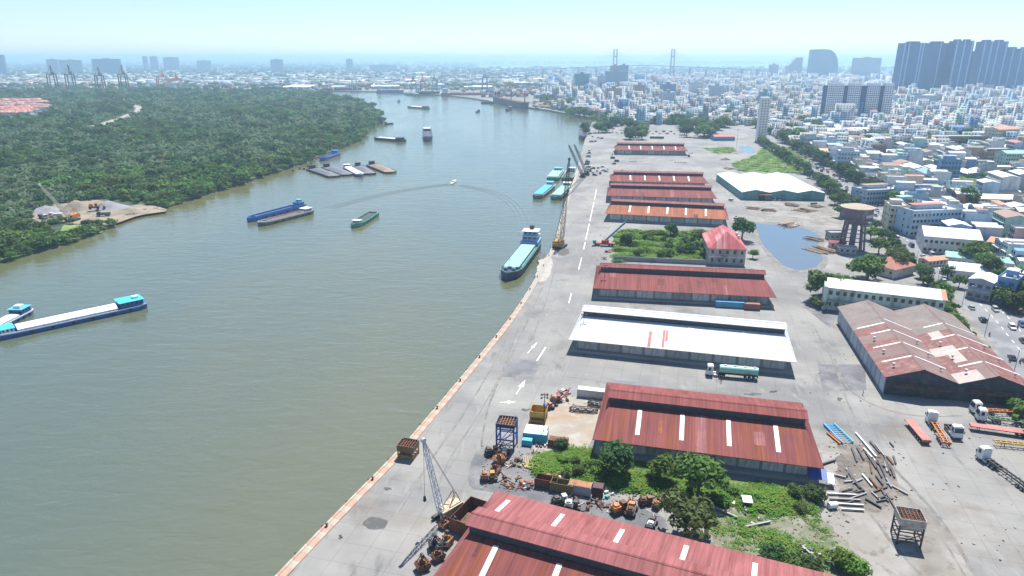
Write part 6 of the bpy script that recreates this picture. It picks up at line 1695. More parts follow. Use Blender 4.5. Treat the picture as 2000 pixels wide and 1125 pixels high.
def chassis_truck(label, rear, front, cabm, frm, L=None, deck=False, group='trucks and trailers in the right yard', cab=True, name='trailer_truck'):
    A, B = Vector(rear), Vector(front); d = A - B; L = L or d.length
    t = thing(name, label, 'truck' if cab else 'trailer', (B.x, B.y, 0), math.atan2(d.y, d.x), group)
    x0 = 0
    if cab:
        truck_cab(t, 0, cabm); wheels(t, (1.2, 4.3, 5.5))
        mb = MB(); mb.bb(.5, 6.2, -.45, .45, .55, .9); mb.build('tractor_chassis', dark_steel, t); x0 = 3.2
        for y in (-.95, .95):
            mb = MB(); mb.cyl((2.4, y, .75), (3.5, y, .75), .3, n=10); mb.build('fuel_tank', M('alu', (.5, .5, .5), rough=.35, metal=.5), t)
    for y in (-.55, .55):
        mb = MB(); mb.bb(x0, L, -.12, .12, 1.1, 1.5); mb.build('frame_rail', frm, t, (0, y, 0))
    n = int((L - x0) / 1.3)
    for i in range(n + 1):
        x = x0 + .2 + i * (L - x0 - .4) / n; wd = 2.4 if i % 3 == 0 else 1.0
        mb = MB(); mb.bb(-.1, .1, -wd / 2, wd / 2, 1.18, 1.42); mb.build('crossbar', frm, t, (x, 0, 0))
    if deck:
        mb = MB(); mb.bb(x0 + .1, L - .1, -1.15, 1.15, 1.52, 1.6); mb.build('deck', frm, t)
    mb = MB(); mb.bb(L - .3, L, -1.22, 1.22, .9, 1.5); e = mb.build('rear_bumper', frm, t)
    for y in (-.9, .9): mb = MB(); mb.bb(L + .001, L + .03, y - .15, y + .15, 1.1, 1.3); mb.build('tail_lamp', lamp_red, e)
    wheels(t, (L - 1.2, L - 2.5, L - 3.8) if L > 9 else (L - 1.2, L - 2.5))
    if not cab:
        for y in (-.8, .8): mb = MB(); mb.beam((2.2, y, .02), (2.2, y, 1.15), .16); mb.build('landing_leg', dark_steel, t)
    return t
m_cab = M('cab_white', (.74, .75, .76), rough=.4, var=.06, scale=.8, col2=(.45, .42, .38), amt2=.12)
m_pinkred = M('trailer_red', (.52, .17, .14), var=.2, col2=(.3, .1, .07), amt2=.3)
chassis_truck('pink red flat trailer without a tractor in the middle of the yard', G(1805, 866), G(1773, 828), m_cab, m_pinkred, 11.5, True, cab=False, name='flat_trailer')
chassis_truck('white cab truck with bright orange chassis trailer', G(1850, 878), G(1815, 822), m_cab, orange_paint, 14.5, False)
t = chassis_truck('white tractor unit without trailer right of the orange trailer truck', G(1852, 838), G(1870, 860), m_cab, dark_steel, 6.3, False, name='tractor_unit')
chassis_truck('red trailer truck parked along the old shed, nearest of its row', G(1990, 852), G(1892, 838), m_cab, m_pinkred, 15.5, True, cab=False, name='flat_trailer')
chassis_truck('white cab truck with green chassis parked along the old shed', G(2000, 832), G(1905, 820), m_cab, M('chassis_green', (.16, .24, .15), var=.2), 15)
chassis_truck('white cab truck with orange trailer closest to the old shed', G(1990, 812), G(1895, 806), m_cab, orange_paint, 15)
chassis_truck('yellow skeletal trailer at the right frame edge', G(2040, 880), G(1940, 870), m_cab, M('chassis_yellow', (.50, .34, .08), var=.25), 14, cab=False, name='flat_trailer')
chassis_truck('white cab truck with long black skeletal chassis at the right edge', G(2005, 960), G(1912, 893), m_cab, dark_steel, 17)
# tanker
A = G(1378, 732); B = G(1466, 740); d = B - A
t = chassis_truck('white cab truck with long mint green tank in front of the white shed', B, A, m_cab, dark_steel, 16.2, group='trucks by the quay sheds', name='tanker_truck')
m_mint = M('tank_mint', (.30, .60, .48), rough=.45, var=.08, col2=(.2, .38, .3), amt2=.15)
mb = MB(); mb.cyl((4.2, 0, 2.75), (16.1, 0, 2.75), 1.28, n=16); tk_ = mb.build('tank', m_mint, t)
for i in range(9): mb = MB(); mb.cyl((-.06, 0, 2.75), (.06, 0, 2.75), 1.32, n=16); mb.build('tank_ring', m_mint, tk_, (4.9 + i * 1.3, 0, 0))
mb = MB(); mb.bb(4.6, 15.7, -.3, .3, 4.02, 4.12); mb.build('walkway', dirty_white, tk_)
for x in (6, 9, 12, 15): mb = MB(); mb.lathe([(.3, 4.1), (.3, 4.3), (0, 4.35)], 8, c=(x, 0)); mb.build('hatch', dirty_white, tk_)
p = G(1440, 716); t = thing('flat_trailer', 'white flat loading ramp behind the mint tanker under the eave', 'trailer', (p.x, p.y, 0), R(-14), 'trucks by the quay sheds')
mb = MB(); mb.bb(-3.2, 3.2, -1.1, 1.1, .9, 1.1); mb.build('deck', dirty_white, t)
wheels(t, (-1.5, 1.5), w=1.8)

# cars: one pattern, copied
def car_proto(kind):
    t = thing('car', 'x', 'car', (0, 0, 0))
    L, Wd, H1, H2 = {'sedan': (4.4, 1.75, .75, 1.42), 'suv': (4.6, 1.85, .95, 1.75), 'van': (5.2, 1.95, 1.1, 2.2), 'pickup': (5.2, 1.85, .95, 1.75)}[kind]
    paint = bpy.data.materials.new('car_paint_' + kind); paint.use_nodes = True
    nt = paint.node_tree; b = nt.nodes['Principled BSDF']; b.inputs['Roughness'].default_value = .3; b.inputs['Coat Weight'].default_value = .3
    oi = nt.nodes.new('ShaderNodeObjectInfo'); nt.links.new(oi.outputs['Color'], b.inputs['Base Color'])
    prof = [(-L / 2, .3), (L / 2, .3), (L / 2, H1 * .85), (L * .3, H1), (-L * .46, H1), (-L / 2, H1 * .9)]
    mb = MB(); vs = [(x, -Wd / 2, z) for x, z in prof] + [(x, Wd / 2, z) for x, z in prof]; n = len(prof)
    mb.add(vs, [tuple(range(n)), tuple(range(2 * n - 1, n - 1, -1))] + [(i, n + i, n + (i + 1) % n, (i + 1) % n) for i in range(n)]); mb.build('body', paint, t)
    g0, g1, r0, r1 = {'sedan': (-.42, .26, -.25, .08), 'suv': (-.47, .26, -.42, .10), 'van': (-.48, .42, -.47, .28), 'pickup': (-.12, .26, -.10, .10)}[kind]
    def frus(x0, x1, x2, x3, z0, z1, w0, w1, name, m_):
        vs = [(x0, -w0, z0), (x1, -w0, z0), (x1, w0, z0), (x0, w0, z0), (x2, -w1, z1), (x3, -w1, z1), (x3, w1, z1), (x2, w1, z1)]
        mb = MB(); mb.add(vs, BOXF); return mb.build(name, m_, t)
    frus(g0 * L, g1 * L, r0 * L, r1 * L, H1 + .002, H2 - .07, Wd * .47, Wd * .4, 'windows', glass_dark)
    frus(r0 * L - .05, r1 * L + .05, r0 * L, r1 * L, H2 - .068, H2, Wd * .42, Wd * .4, 'car_roof', paint)
    for x in (-L * .31, L * .31):
        for y in (-Wd / 2 + .08, Wd / 2 - .08): put('wheel', WH_C, t, (x, y, .33))
    for y in (-.6, .6):
        mb = MB(); mb.bb(L / 2 + .001, L / 2 + .03, y - .2, y + .2, H1 * .62, H1 * .8); mb.build('headlight', lamp_clear, t)
        mb = MB(); mb.bb(-L / 2 - .03, -L / 2 - .001, y - .2, y + .2, H1 * .62, H1 * .82); mb.build('tail_lamp', lamp_red, t)
    return t
PRO = {k: car_proto(k) for k in ('sedan', 'suv', 'van')}
COL = {'white': (.75, .75, .74), 'black': (.02, .02, .022), 'silver': (.42, .43, .44), 'red': (.40, .03, .03), 'blue': (.05, .10, .28), 'grey': (.13, .135, .14)}
first_car = dict.fromkeys(PRO, True)
def car(kind, colour, p, rz, label, group):
    if first_car[kind]:
        t = PRO[kind]; first_car[kind] = False; t.location = p; t.rotation_euler = (0, 0, rz); t['label'] = label; t['group'] = group
    else: t = copy_tree(PRO[kind], p, rz, label, group)
    for c in t.children:
        if c.name.startswith(('body', 'car_roof')): c.color = (*COL[colour], 1)
    return t
rc = random.Random(61)
def parked(zone, pts, jitter=0):
    for x, y in pts:
        k = rc.choice(['sedan', 'suv', 'suv', 'van', 'sedan']); c = rc.choice(['white', 'black', 'black', 'grey', 'white', 'silver', 'grey', 'red', 'blue'])
        p = G(x, y); p.z = .03
        car(k, c, p, rc.choice([R(-12), R(80), R(168)]) + rc.uniform(-.2, .2), '%s %s parked %s' % (c, {'sedan': 'saloon car', 'suv': 'high car', 'van': 'van', 'pickup': 'pickup'}[k], zone), 'cars parked ' + zone)
parked('by the two dark cranes on the quay', [(1150, 335), (1158, 338), (1166, 335), (1172, 340), (1178, 334), (1184, 336), (1158, 330), (1168, 329), (1176, 327), (1187, 331), (1162, 343), (1149, 328)])
parked('along the far quay edge', [(1147, 314), (1149, 307), (1150, 300), (1151, 295), (1148, 318), (1146, 322)])
parked('beside the far moored coaster', [(1155, 278), (1162, 277), (1157, 268), (1168, 270), (1175, 271), (1152, 262)])
parked('in rows behind the farthest shed', [(1196 + i * 9, 259 + (i % 3)) for i in range(7)] + [(1268 + i * 7, 258 + (i % 2) * 4) for i in range(8)])
parked('left of the farthest shed', [(1196, 303), (1197, 310), (1199, 321), (1204, 316)])
p = G(1427, 392); car('suv', 'white', Vector((p.x, p.y, .03)), R(100), 'white car alone on the lane by the orange shed', 'cars in the port')
for x, l in ((1512, 'left of two white vans at the teal hall front'), (1521, 'right of two white vans at the teal hall front')):
    p = G(x, 391); car('van', 'white', Vector((p.x, p.y, .03)), R(80), l, 'cars in the port')
p = G(1590, 402); car('van', 'grey', Vector((p.x, p.y, .03)), R(20), 'grey van beside logs at the right end of the teal hall', 'cars in the port')
p = G(1345, 306); car('van', 'black', Vector((p.x, p.y, .03)), R(85), 'black van at the right end of the farthest shed', 'cars in the port')
# bus
p = G(1283, 271); t = thing('bus', 'dark green and white bus behind the farthest shed', 'bus', (p.x, p.y, .03), R(-6))
mb = MB(); mb.bb(-9, 9, -1.3, 1.3, .4, 3.2); mb.build('body', M('bus_green', (.05, .14, .10)), t); mb = MB(); mb.bb(-8.9, 8.9, -1.28, 1.28, 3.202, 3.4); mb.build('bus_roof', white_paint, t); wheels(t, (-6, 6), w=2.3)
mb = MB(); mb.bb(-8.6, 8.6, -1.33, -1.301, 1.7, 2.8); mb.build('windows', glass_dark, t)
# avenue traffic
lanes = [(-6.5, 1), (-3, 1), (2.0, -1), (6.5, -1), (9, -1)]
i = 0
for d0, sgn in lanes:
    for p, d in walk_line(offset_line(AVE, d0), 17.0):
        if not (190 < p.y < 800) or rc.random() < .38: continue
        k = rc.choice(['sedan', 'suv', 'van', 'sedan']); c = rc.choice(['white', 'white', 'black', 'silver', 'grey', 'blue', 'red'])
        q = p + d * rc.uniform(-5, 5); q.z = .04
        w_ = zone(q.y)
        car(k, c, q, math.atan2(d.y * sgn, d.x * sgn), '%s %s driving on the avenue %s' % (c, {'sedan': 'saloon car', 'suv': 'high car', 'van': 'van'}[k], w_), 'traffic on the avenue')
# truck on the sand yard, left bank
def tipper(label, p, rz, cabm, binm, group='trucks on the sand yard', z=-1.45):
    t = thing('tipper_truck', label, 'truck', (p.x, p.y, z), rz, group)
    truck_cab(t, -4, cabm, h=2.2); mb = MB(); mb.bb(-3.6, 4, -.5, .5, .6, 1.0); mb.build('chassis', dark_steel, t); wheels(t, (-2.8, 1.4, 2.8))
    mb = MB(); mb.bb(-1.4, 4.2, -1.25, 1.25, 1.05, 2.6); mb.build('tipper_body', binm, t)
tipper('dark tipper truck at the foot of the sand heap', G(203, 422, -1.5), .3, dark_steel, m_hullgrey)
tipper('grey tipper truck at the left of the sand yard', G(85, 427, -1.5), 2.6, dirty_white, dark_steel)
tipper('white truck between the orange crane and the bank', G(110, 424, -1.5), .2, dirty_white, dirty_white)
machine('orange excavator on the grey heap of the sand yard', G(185, 412, -1.5), .5, 1.5, orange_paint, orange_paint, 90)
machine('dark excavator left of the orange crane on the sand yard', G(65, 412, -1.5), 2.0, 1.4, dark_steel, rust, 91)
# sand heaps
def heap(label, p, rx, ry, h, mat, z=-1.55, group='heaps on the sand yard'):
    r = random.Random(int(p.x * 7)); n, k = 18, 6; vs = [(0, 0, h)]
    for j in range(1, k + 1):
        for i in range(n):
            a = 2 * math.pi * i / n; q = j / k; w = 1 + .12 * math.sin(3 * a + r.random()) + r.uniform(-.05, .05)
            vs.append((rx * q * w * math.cos(a), ry * q * w * math.sin(a), h * max(0, (1 - q)) ** 1.15 * r.uniform(.88, 1.08) - (.1 if j == k else 0)))
    fs = [(0, 1 + i, 1 + (i + 1) % n) for i in range(n)] + [(1 + (j - 1) * n + i, 1 + j * n + i, 1 + j * n + (i + 1) % n, 1 + (j - 1) * n + (i + 1) % n) for j in range(1, k) for i in range(n)]
    mb = MB(); mb.add(vs, fs); o = mb.build('sand_heap', mat, None, (p.x, p.y, z), smooth=True); tag(o, label, 'heap', group)
heap('highest pale sand heap in the middle of the left bank yard', G(150, 408, -1.5), 15, 11, 6.5, m_sand)
heap('grey gravel heap right of the pale sand heap', G(212, 406, -1.5), 14, 10, 5.5, m_gravel)
heap('orange brown sand heap nearest the river', G(255, 414, -1.5), 14, 9, 3.2, m_sand)
heap('dark grey heap at the left of the sand yard', G(90, 412, -1.5), 14, 9, 4, m_gravel)

# ------------------------------------------------------------------ lamp posts
def lamp_post(label, p, h, heads=2, rz=0, group='lamp posts in the port', mat=dark_steel):
    t = thing('lamp_post', label, 'lamp post', (p.x, p.y, 0), rz, group)
    mb = MB(); mb.cyl((0, 0, 0), (0, 0, h), .14, .08, 8); mb.build('pole', mat, t)
    mb = MB(); mb.beam((-.9, 0, h - .3), (.9, 0, h - .3), .1); mb.beam((-.9, 0, h - 1.3), (.9, 0, h - 1.3), .1); mb.build('crossarm', mat, t)
    for z in (h - .3, h - 1.3)[:max(1, heads - 1)]:
        for x in (-.8, .8): mb = MB(); mb.box(x, -.25, z, .55, .35, .5, taper=.7); mb.build('floodlight', M('flood_grey', (.16, .17, .18)), t)
    return t
lamp_post('tall floodlight post beside the blue site container', G(1062, 858), 14, 3)
lamp_post('floodlight post at the left end of the white roofed shed', G(1139, 667), 11, 2)
lamp_post('floodlight post at the left end of the plain dull red shed', G(1180, 572), 13, 3)
lamp_post('thin floodlight post at the left end of the orange shed', G(1192, 423), 12, 2)
lamp_post('floodlight post at the left of the shed with five skylights', G(1213, 362), 13, 2)
lamp_post('tall lamp post at the far belt of trees', G(1438, 290), 22, 2)
lamp_post('floodlight post at the front left corner of the nearest shed', G(868, 1130), 9, 2)
for i, (p, d) in enumerate(walk_line(offset_line(AVE, -9.9), 34)):
    if not (185 < p.y < 700): continue
    t = thing('street_lamp', 'grey street lamp on the avenue ' + zone(p.y), 'street lamp', (p.x, p.y, .14), math.atan2(d.y, d.x), 'street lamps on the avenue')
    mb = MB(); mb.cyl((0, 0, 0), (0, 0, 9), .12, .07, 7); mb.build('pole', m_post, t)
    mb = MB(); mb.beam((0, 0, 9), (0, -2.2, 9.5), .1); a_ = mb.build('arm', m_post, t)
    mb = MB(); mb.box(0, -2.4, 9.5, .3, .8, .16); mb.build('lamp_head', dirty_white, a_)

# ------------------------------------------------------------------ people: one skinned figure, copied, and their motorbikes
for (x, y), k, l in [((1685, 772), 0, 'person in white shirt walking beside the old double shed'), ((1408, 748), 1, 'person in red shirt walking past the mint tanker')]:
    p = G(x, y); o = put('person', WALK[k], None, (p.x, p.y, .03), rc.uniform(0, 6)); tag(o, l, 'person', 'people in the port')
bk = MB(); bk.beam((-.45, 0, .62), (.5, 0, .68), .22, .3); bk.beam((.5, 0, .6), (.38, 0, 1.05), .1); bk.beam((.38, -.3, 1.05), (.38, .3, 1.05), .06)
bf = keep_mesh(bk, 'frame', red_paint); bs = MB(); bs.bb(-.55, .15, -.14, .14, .78, .88); bsd = keep_mesh(bs, 'saddle', black_rubber); bw_ = MB(); bw_.cyl((0, -.05, 0), (0, .05, 0), .3, n=10); bwd = keep_mesh(bw_, 'wheel', black_rubber)
i = 0
for d0, sgn in ((-8, 1), (-5, 1), (0.6, 1), (4, -1), (8, -1), (10, -1)):
    for p, d in walk_line(offset_line(AVE, d0), 14.0):
        if not (195 < p.y < 480) or rc.random() < .55: continue
        q = p + d * rc.uniform(-4, 4); rz = math.atan2(d.y * sgn, d.x * sgn)
        k = rc.randrange(4); zn = zone(q.y)
        t = thing('motorbike', 'motorbike ridden along the avenue ' + zn, 'motorbike', (q.x, q.y, .035), rz, 'motorbikes on the avenue')
        put('frame', bf, t); put('saddle', bsd, t)
        for x in (-.6, .62): put('wheel', bwd, t, (x, 0, .3))
        o = put('person', SIT[k], None, (q.x, q.y, .035), rz); tag(o, 'rider in %s shirt on a motorbike %s' % (('white', 'red', 'blue', 'grey')[k], zn), 'person', 'riders on the avenue')
# ------------------------------------------------------------------ the town across the avenue
WALLC = {'white': (.66, .66, .64), 'cream': (.60, .54, .42), 'pale blue': (.38, .52, .62), 'grey': (.40, .41, .43), 'pink': (.58, .40, .36), 'mint green': (.40, .58, .50), 'blue': (.14, .30, .55), 'beige': (.48, .42, .34), 'brown': (.33, .20, .16)}
ROOFC = {'flat concrete roof': (.44, .43, .41), 'grey tin roof': (.46, .47, .49), 'red tin roof': (.42, .15, .11), 'white tin roof': (.74, .74, .73), 'blue tin roof': (.18, .34, .52), 'orange tile roof': (.52, .24, .13), 'green tin roof': (.26, .48, .40), 'rusty tin roof': (.30, .19, .145)}
WM = {k: M('house_' + k.replace(' ', '_'), v, var=.12, scale=.3, col2=tuple(c * .55 for c in v), amt2=.3, scale2=.25, streak=(1, 1, .2)) for k, v in WALLC.items()}
RM = {k: M('top_' + k.replace(' ', '_'), v, var=.15, scale=.3, col2=tuple(c * .6 for c in v), amt2=.25, scale2=.3) for k, v in ROOFC.items()}
steel_tank = M('steel_tank', (.55, .56, .58), rough=.3, metal=.6)
NUM = {1: 'one', 2: 'two', 3: 'three', 4: 'four', 5: 'five', 6: 'six', 7: 'seven'}
def house(p, rz, w, d, st, wall, roof, place, group='houses of the town', seed=0, fh=3.3, label=None, name='house', cat='house'):
    """town house: local -y is the front, w wide, d deep"""
    r = random.Random(seed); h = st * fh
    t = thing(name, label or '%s-storey %s house with %s %s' % (NUM[st], wall, roof, place), cat, (p[0], p[1], 0), rz, group)
    mb = MB(); mb.bb(-w / 2, w / 2, -d / 2, d / 2, 0, h); mb.build('wall', WM[wall], t)
    gl = MB(); nx = max(1, int(w / 2.3)); ny = max(1, int(d / 4.0))
    for s in range(st):
        z = s * fh + 1.0
        for i in range(nx):
            x = -w / 2 + (i + .5) * w / nx; hw = w / nx * .3
            gl.bb(x - hw, x + hw, -d / 2 - .05, -d / 2 - .004, z, z + 1.5)
        for i in range(ny):
            y = -d / 2 + (i + .5) * d / ny
            if r.random() < .7: gl.bb(-w / 2 - .05, -w / 2 - .004, y - .6, y + .6, z, z + 1.3)
    g_ = gl.build('window_panes', glass_dark if r.random() < .6 else glass_blue, t); g_['kind'] = 'stuff'
    if st > 1:
        bl_ = MB()
        for s in range(1, st):
            bl_.bb(-w / 2 - .02, w / 2 + .02, -d / 2 - (1.1 if r.random() < .5 else .25), -d / 2 - .002, s * fh - .16, s * fh + .14)
        bl_.build('balcony', WM[r.choice([wall, 'white', 'white'])], t)
    rm = RM[roof]
    if roof.startswith('flat'):
        mb = MB(); mb.bb(-w / 2 - .1, w / 2 + .1, -d / 2 - .1, d / 2 + .1, h + .002, h + .2); ro = mb.build('roof', rm, t)
        mb = MB()
        for q in ((-w / 2 - .1, w / 2 + .1, -d / 2 - .1, -d / 2 + .1), (-w / 2 - .1, w / 2 + .1, d / 2 - .1, d / 2 + .1), (-w / 2 - .1, -w / 2 + .1, -d / 2 + .1, d / 2 - .1), (w / 2 - .1, w / 2 + .1, -d / 2 + .1, d / 2 - .1)): mb.bb(*q, h + .201, h + .95)
        mb.build('parapet', WM[wall], ro)
        if r.random() < .7:
            mb = MB(); mb.bb(-w * .3, w * .25, -.5, d * .32, h + .202, h + 2.8); sh = mb.build('stair_hut', WM[wall], t)
            mb = MB(); mb.bb(-w * .36, w * .31, -.8, d * .36, h + 2.802, h + 2.95); mb.build('hut_roof', RM[r.choice(list(RM))], sh)
        if r.random() < .6:
            mb = MB(); mb.cyl((w * .2, -d * .32, h + 1.3), (w * .2 + 1.0, -d * .32, h + 1.3), .55, n=8); mb.bb(w * .2, w * .2 + 1, -d * .32 - .3, -d * .32 + .3, h + .202, h + .8); mb.build('water_tank', steel_tank, t)
    else:
        s_ = .25; along = d >= w
        hw = (w if along else d) / 2 + .35; hl = (d if along else w) / 2 + .35; zr = h + .1 + hw * s_
        mb = MB()
        for sg in (-1, 1):
            q = [(sg * hw, -hl, h + .1), (sg * hw, hl, h + .1), (0, hl, zr), (0, -hl, zr)]
            if not along: q = [(y, x, z) for x, y, z in q]
            n_ = (Vector(q[1]) - Vector(q[0])).cross(Vector(q[2]) - Vector(q[0]))
            slab4(mb, q if n_.z > 0 else q[::-1], .1)
        mb.build('roof', rm, t)
        mb = MB(); a, b = (w / 2, d / 2) if along else (d / 2, w / 2)
        vs = [(-a, -b, h), (a, -b, h), (0, -b, zr - .12), (-a, b, h), (a, b, h), (0, b, zr - .12)]
        if not along: vs = [(y, x, z) for x, y, z in vs]
        mb.add(vs, [(0, 1, 2), (5, 4, 3), (0, 2, 5, 3), (2, 1, 4, 5)]); mb.build('gable', WM[wall], t)
    return t
OCC = []
def occ(p, r): OCC.append((p[0], p[1], r))
def free(x, y, r): return all((x - a) ** 2 + (y - b) ** 2 > (r + c) ** 2 for a, b, c in OCC)
# named buildings across the avenue: front base pixels, depth, storeys
def px_house(a, b, depth, st, wall, roof, label, fh=3.4, name='house', cat='house'):
    A, B = G(*a), G(*b); d = B - A; rz = math.atan2(d.y, d.x); n = Vector((-d.y, d.x, 0)).normalized()
    c = (A + B) / 2 + n * depth / 2; L = d.length
    house((c.x, c.y), rz, L, depth, st, wall, roof, '', 'larger buildings across the avenue', int(a[0]), fh, label, name, cat)
    k = max(1, int(max(L, depth) / min(L, depth) + .5)); r = min(L, depth) * .62
    for i in range(k):
        f = (i + .5) / k
        q = A.lerp(B, f) + n * depth / 2 if L >= depth else (A + B) / 2 + n * depth * f
        occ(q, r)
px_house((1800, 492), (1912, 502), 24, 2, 'white', 'white tin roof', 'wide two-storey white block with blinding white roof across the avenue', 4.4, 'office_block', 'building')
px_house((1776, 462), (1870, 458), 14, 4, 'pale blue', 'flat concrete roof', 'pale blue five-floor hotel-like block behind the wide white block', 3.6, 'office_block', 'building')
px_house((1732, 450), (1768, 452), 16, 4, 'cream', 'flat concrete roof', 'cream four-storey house with tall windows left of the pale blue block', 3.6)
px_house((1690, 402), (1760, 398), 16, 3, 'pale blue', 'flat concrete roof', 'row of pale blue houses with white frames beyond the avenue trees')
px_house((1765, 428), (1800, 425), 14, 3, 'pale blue', 'flat concrete roof', 'light blue three-storey house just behind the pale blue block')
px_house((1812, 522), (1898, 512), 6, 1, 'cream', 'orange tile roof', 'low annex with orange roof in front of the wide white block', 3.0, 'annex', 'building')
px_house((1905, 408), (2030, 412), 16, 2, 'grey', 'white tin roof', 'long grey white school block at the right frame edge', 3.6, 'school', 'building')
px_house((1845, 516), (1985, 532), 12, 1, 'white', 'green tin roof', 'long low shed with pale green roof right of the avenue', 4.0, 'shed', 'shed')
px_house((1852, 545), (1990, 560), 16, 1, 'white', 'white tin roof', 'long low shed with white roof right of the avenue', 4.6, 'shed', 'shed')
px_house((1885, 580), (1932, 590), 12, 2, 'grey', 'white tin roof', 'grey shop front with blank sign beside the avenue', 4.2, 'shop', 'shop')
px_house((1938, 590), (1975, 598), 12, 3, 'blue', 'flat concrete roof', 'bright blue three-storey house beside the avenue', 3.6)
px_house((1980, 575), (2060, 590), 20, 2, 'white', 'white tin roof', 'white shed roofs right of the bright blue house', 3.4, 'shed', 'shed')
px_house((1925, 486), (2040, 505), 14, 1, 'pink', 'orange tile roof', 'low buildings with orange roofs at the right frame edge', 4.0, 'shed', 'shed')
px_house((1632, 336), (1674, 338), 20, 5, 'pale blue', 'flat concrete roof', 'light blue five-storey block in front of the long white roof', 3.7)
px_house((1678, 306), (1782, 310), 20, 1, 'cream', 'white tin roof', 'long hall with a bright white roof behind the light blue block', 5.0, 'hall', 'building')
px_house((1570, 300), (1604, 300), 16, 4, 'grey', 'flat concrete roof', 'blank dark grey block near the far avenue end', 4.4)
px_house((1832, 350), (1872, 352), 14, 4, 'blue', 'flat concrete roof', 'pair of bright blue houses at the edge of the open field', 4.2)
px_house((1612, 268), (1700, 266), 22, 2, 'pink', 'white tin roof', 'long pink hall with white roof below the grid tower', 4.0, 'hall', 'building')
px_house((1825, 292), (1925, 292), 16, 4, 'brown', 'flat concrete roof', 'long mauve four-storey row across the town', 3.6, 'office_block', 'building')
px_house((1945, 285), (1985, 283), 18, 5, 'cream', 'orange tile roof', 'cream orange palace-like block with overhanging roof', 3.8, 'office_block', 'building')
px_house((1960, 330), (2000, 330), 16, 4, 'mint green', 'green tin roof', 'mint green block at the right frame edge', 3.6)
px_house((1925, 322), (1985, 321), 12, 3, 'brown', 'flat concrete roof', 'red brown blank-walled block above the open field', 4.0)
px_house((1560, 256), (1612, 252), 14, 2, 'white', 'white tin roof', 'low white roofed hall left of the grid tower', 4.0, 'hall', 'building')
px_house((1190, 246), (1205, 246), 20, 2, 'mint green', 'green tin roof', 'pale green roofed office at the far end of the quay', 4.0, 'office_block', 'building')
px_house((1395, 275), (1435, 275), 16, 1, 'blue', 'red tin roof', 'blue walled shed at the far belt of trees', 5.0, 'shed', 'shed')
px_house((1305, 240), (1360, 240), 18, 1, 'cream', 'orange tile roof', 'low tiled halls behind the far belt of trees', 5.0, 'hall', 'building')
px_house((1366, 236), (1388, 236), 16, 2, 'cream', 'red tin roof', 'red roofed villa behind the far belt of trees', 4.0)
# open field, pavement and port are kept clear
field = px_poly([(1775, 330), (1900, 345), (2040, 345), (2040, 380), (1885, 378), (1820, 358)])
rh = random.Random(99)
walls_, roofs_ = list(WALLC), list(ROOFC)
ww = [38, 10, 20, 17, 2, 5, 4, 6, 1]; rw = [38, 24, 3, 17, 7, 3, 3, 10]
CITY = []          # merged far town: (x, y, rz, w, d, h, wallcol, roofcol)
HOUSES = []
dirv = Vector((.22, .975, 0)).normalized(); ang0 = math.atan2(dirv.y, dirv.x)
row_d = 15.0
for row in range(0, 44):
    off = 24 + row * row_d + (row // 2) * 3.5
    s = 20.0
    while s < 1250:
        w = rh.choice([4.5, 5, 5, 6, 7, 9, 12, 18, 26 if row > 2 else 8]); dd = rh.uniform(11, 14.2)
        y = s; x = ave_x(y) + off * 1.02
        s += w * 1.0 + (.15 if rh.random() < .8 else rh.uniform(2, 9))
        if y > 1060 and x < 600: pass
        q = proj((x, y, 0))
        if q[0] > 3600 or q[0] < 1480: continue
        seen = q[0] <= 2070 and q[1] <= 720
        if inside(field, np.array([x]), np.array([y]))[0] or not free(x, y, w * .5): continue
        st = rh.choices([1, 2, 3, 4, 5], [22, 34, 26, 13, 5])[0]
        if row < 2: st = rh.choices([2, 3, 4, 5], [30, 36, 24, 10])[0]
        wl = rh.choices(walls_, ww)[0]; rf = rh.choices(roofs_, rw)[0]
        if seen: HOUSES.append((y, x, w, dd, st, wl, rf, row))
        else: CITY.append((x, y, math.atan2(1, (ave_x(y + 20) - ave_x(y - 20)) / 40), w, dd, st * 3.3, WALLC[wl], ROOFC[rf]))
HOUSES.sort()
for i, (y, x, w, dd, st, wl, rf, row) in enumerate(HOUSES):
    t_ = (AVE[-1] - AVE[0]).normalized()
    # local slope of the avenue at that y
    rz = math.atan2(1, (ave_x(y + 20) - ave_x(y - 20)) / 40) if y < 980 else ang0
    front_west = rz - math.pi / 2                 # local +x along the avenue, front (-y) facing it
    if i < 285:
        px_ = proj((x, y, 0))
        place = 'lining the avenue' if row < 1 else 'in the second avenue row' if row == 1 else 'before the open field' if y < 470 else 'behind the open field' if y > 620 else 'among the dense town houses'
        house((x, y), rz + math.pi, w, dd, st, wl, rf, place, 'houses of the town', i)
    else:
        CITY.append((x, y, rz, w, dd, st * 3.3 + rh.uniform(-.5, .8), WALLC[wl], ROOFC[rf]))
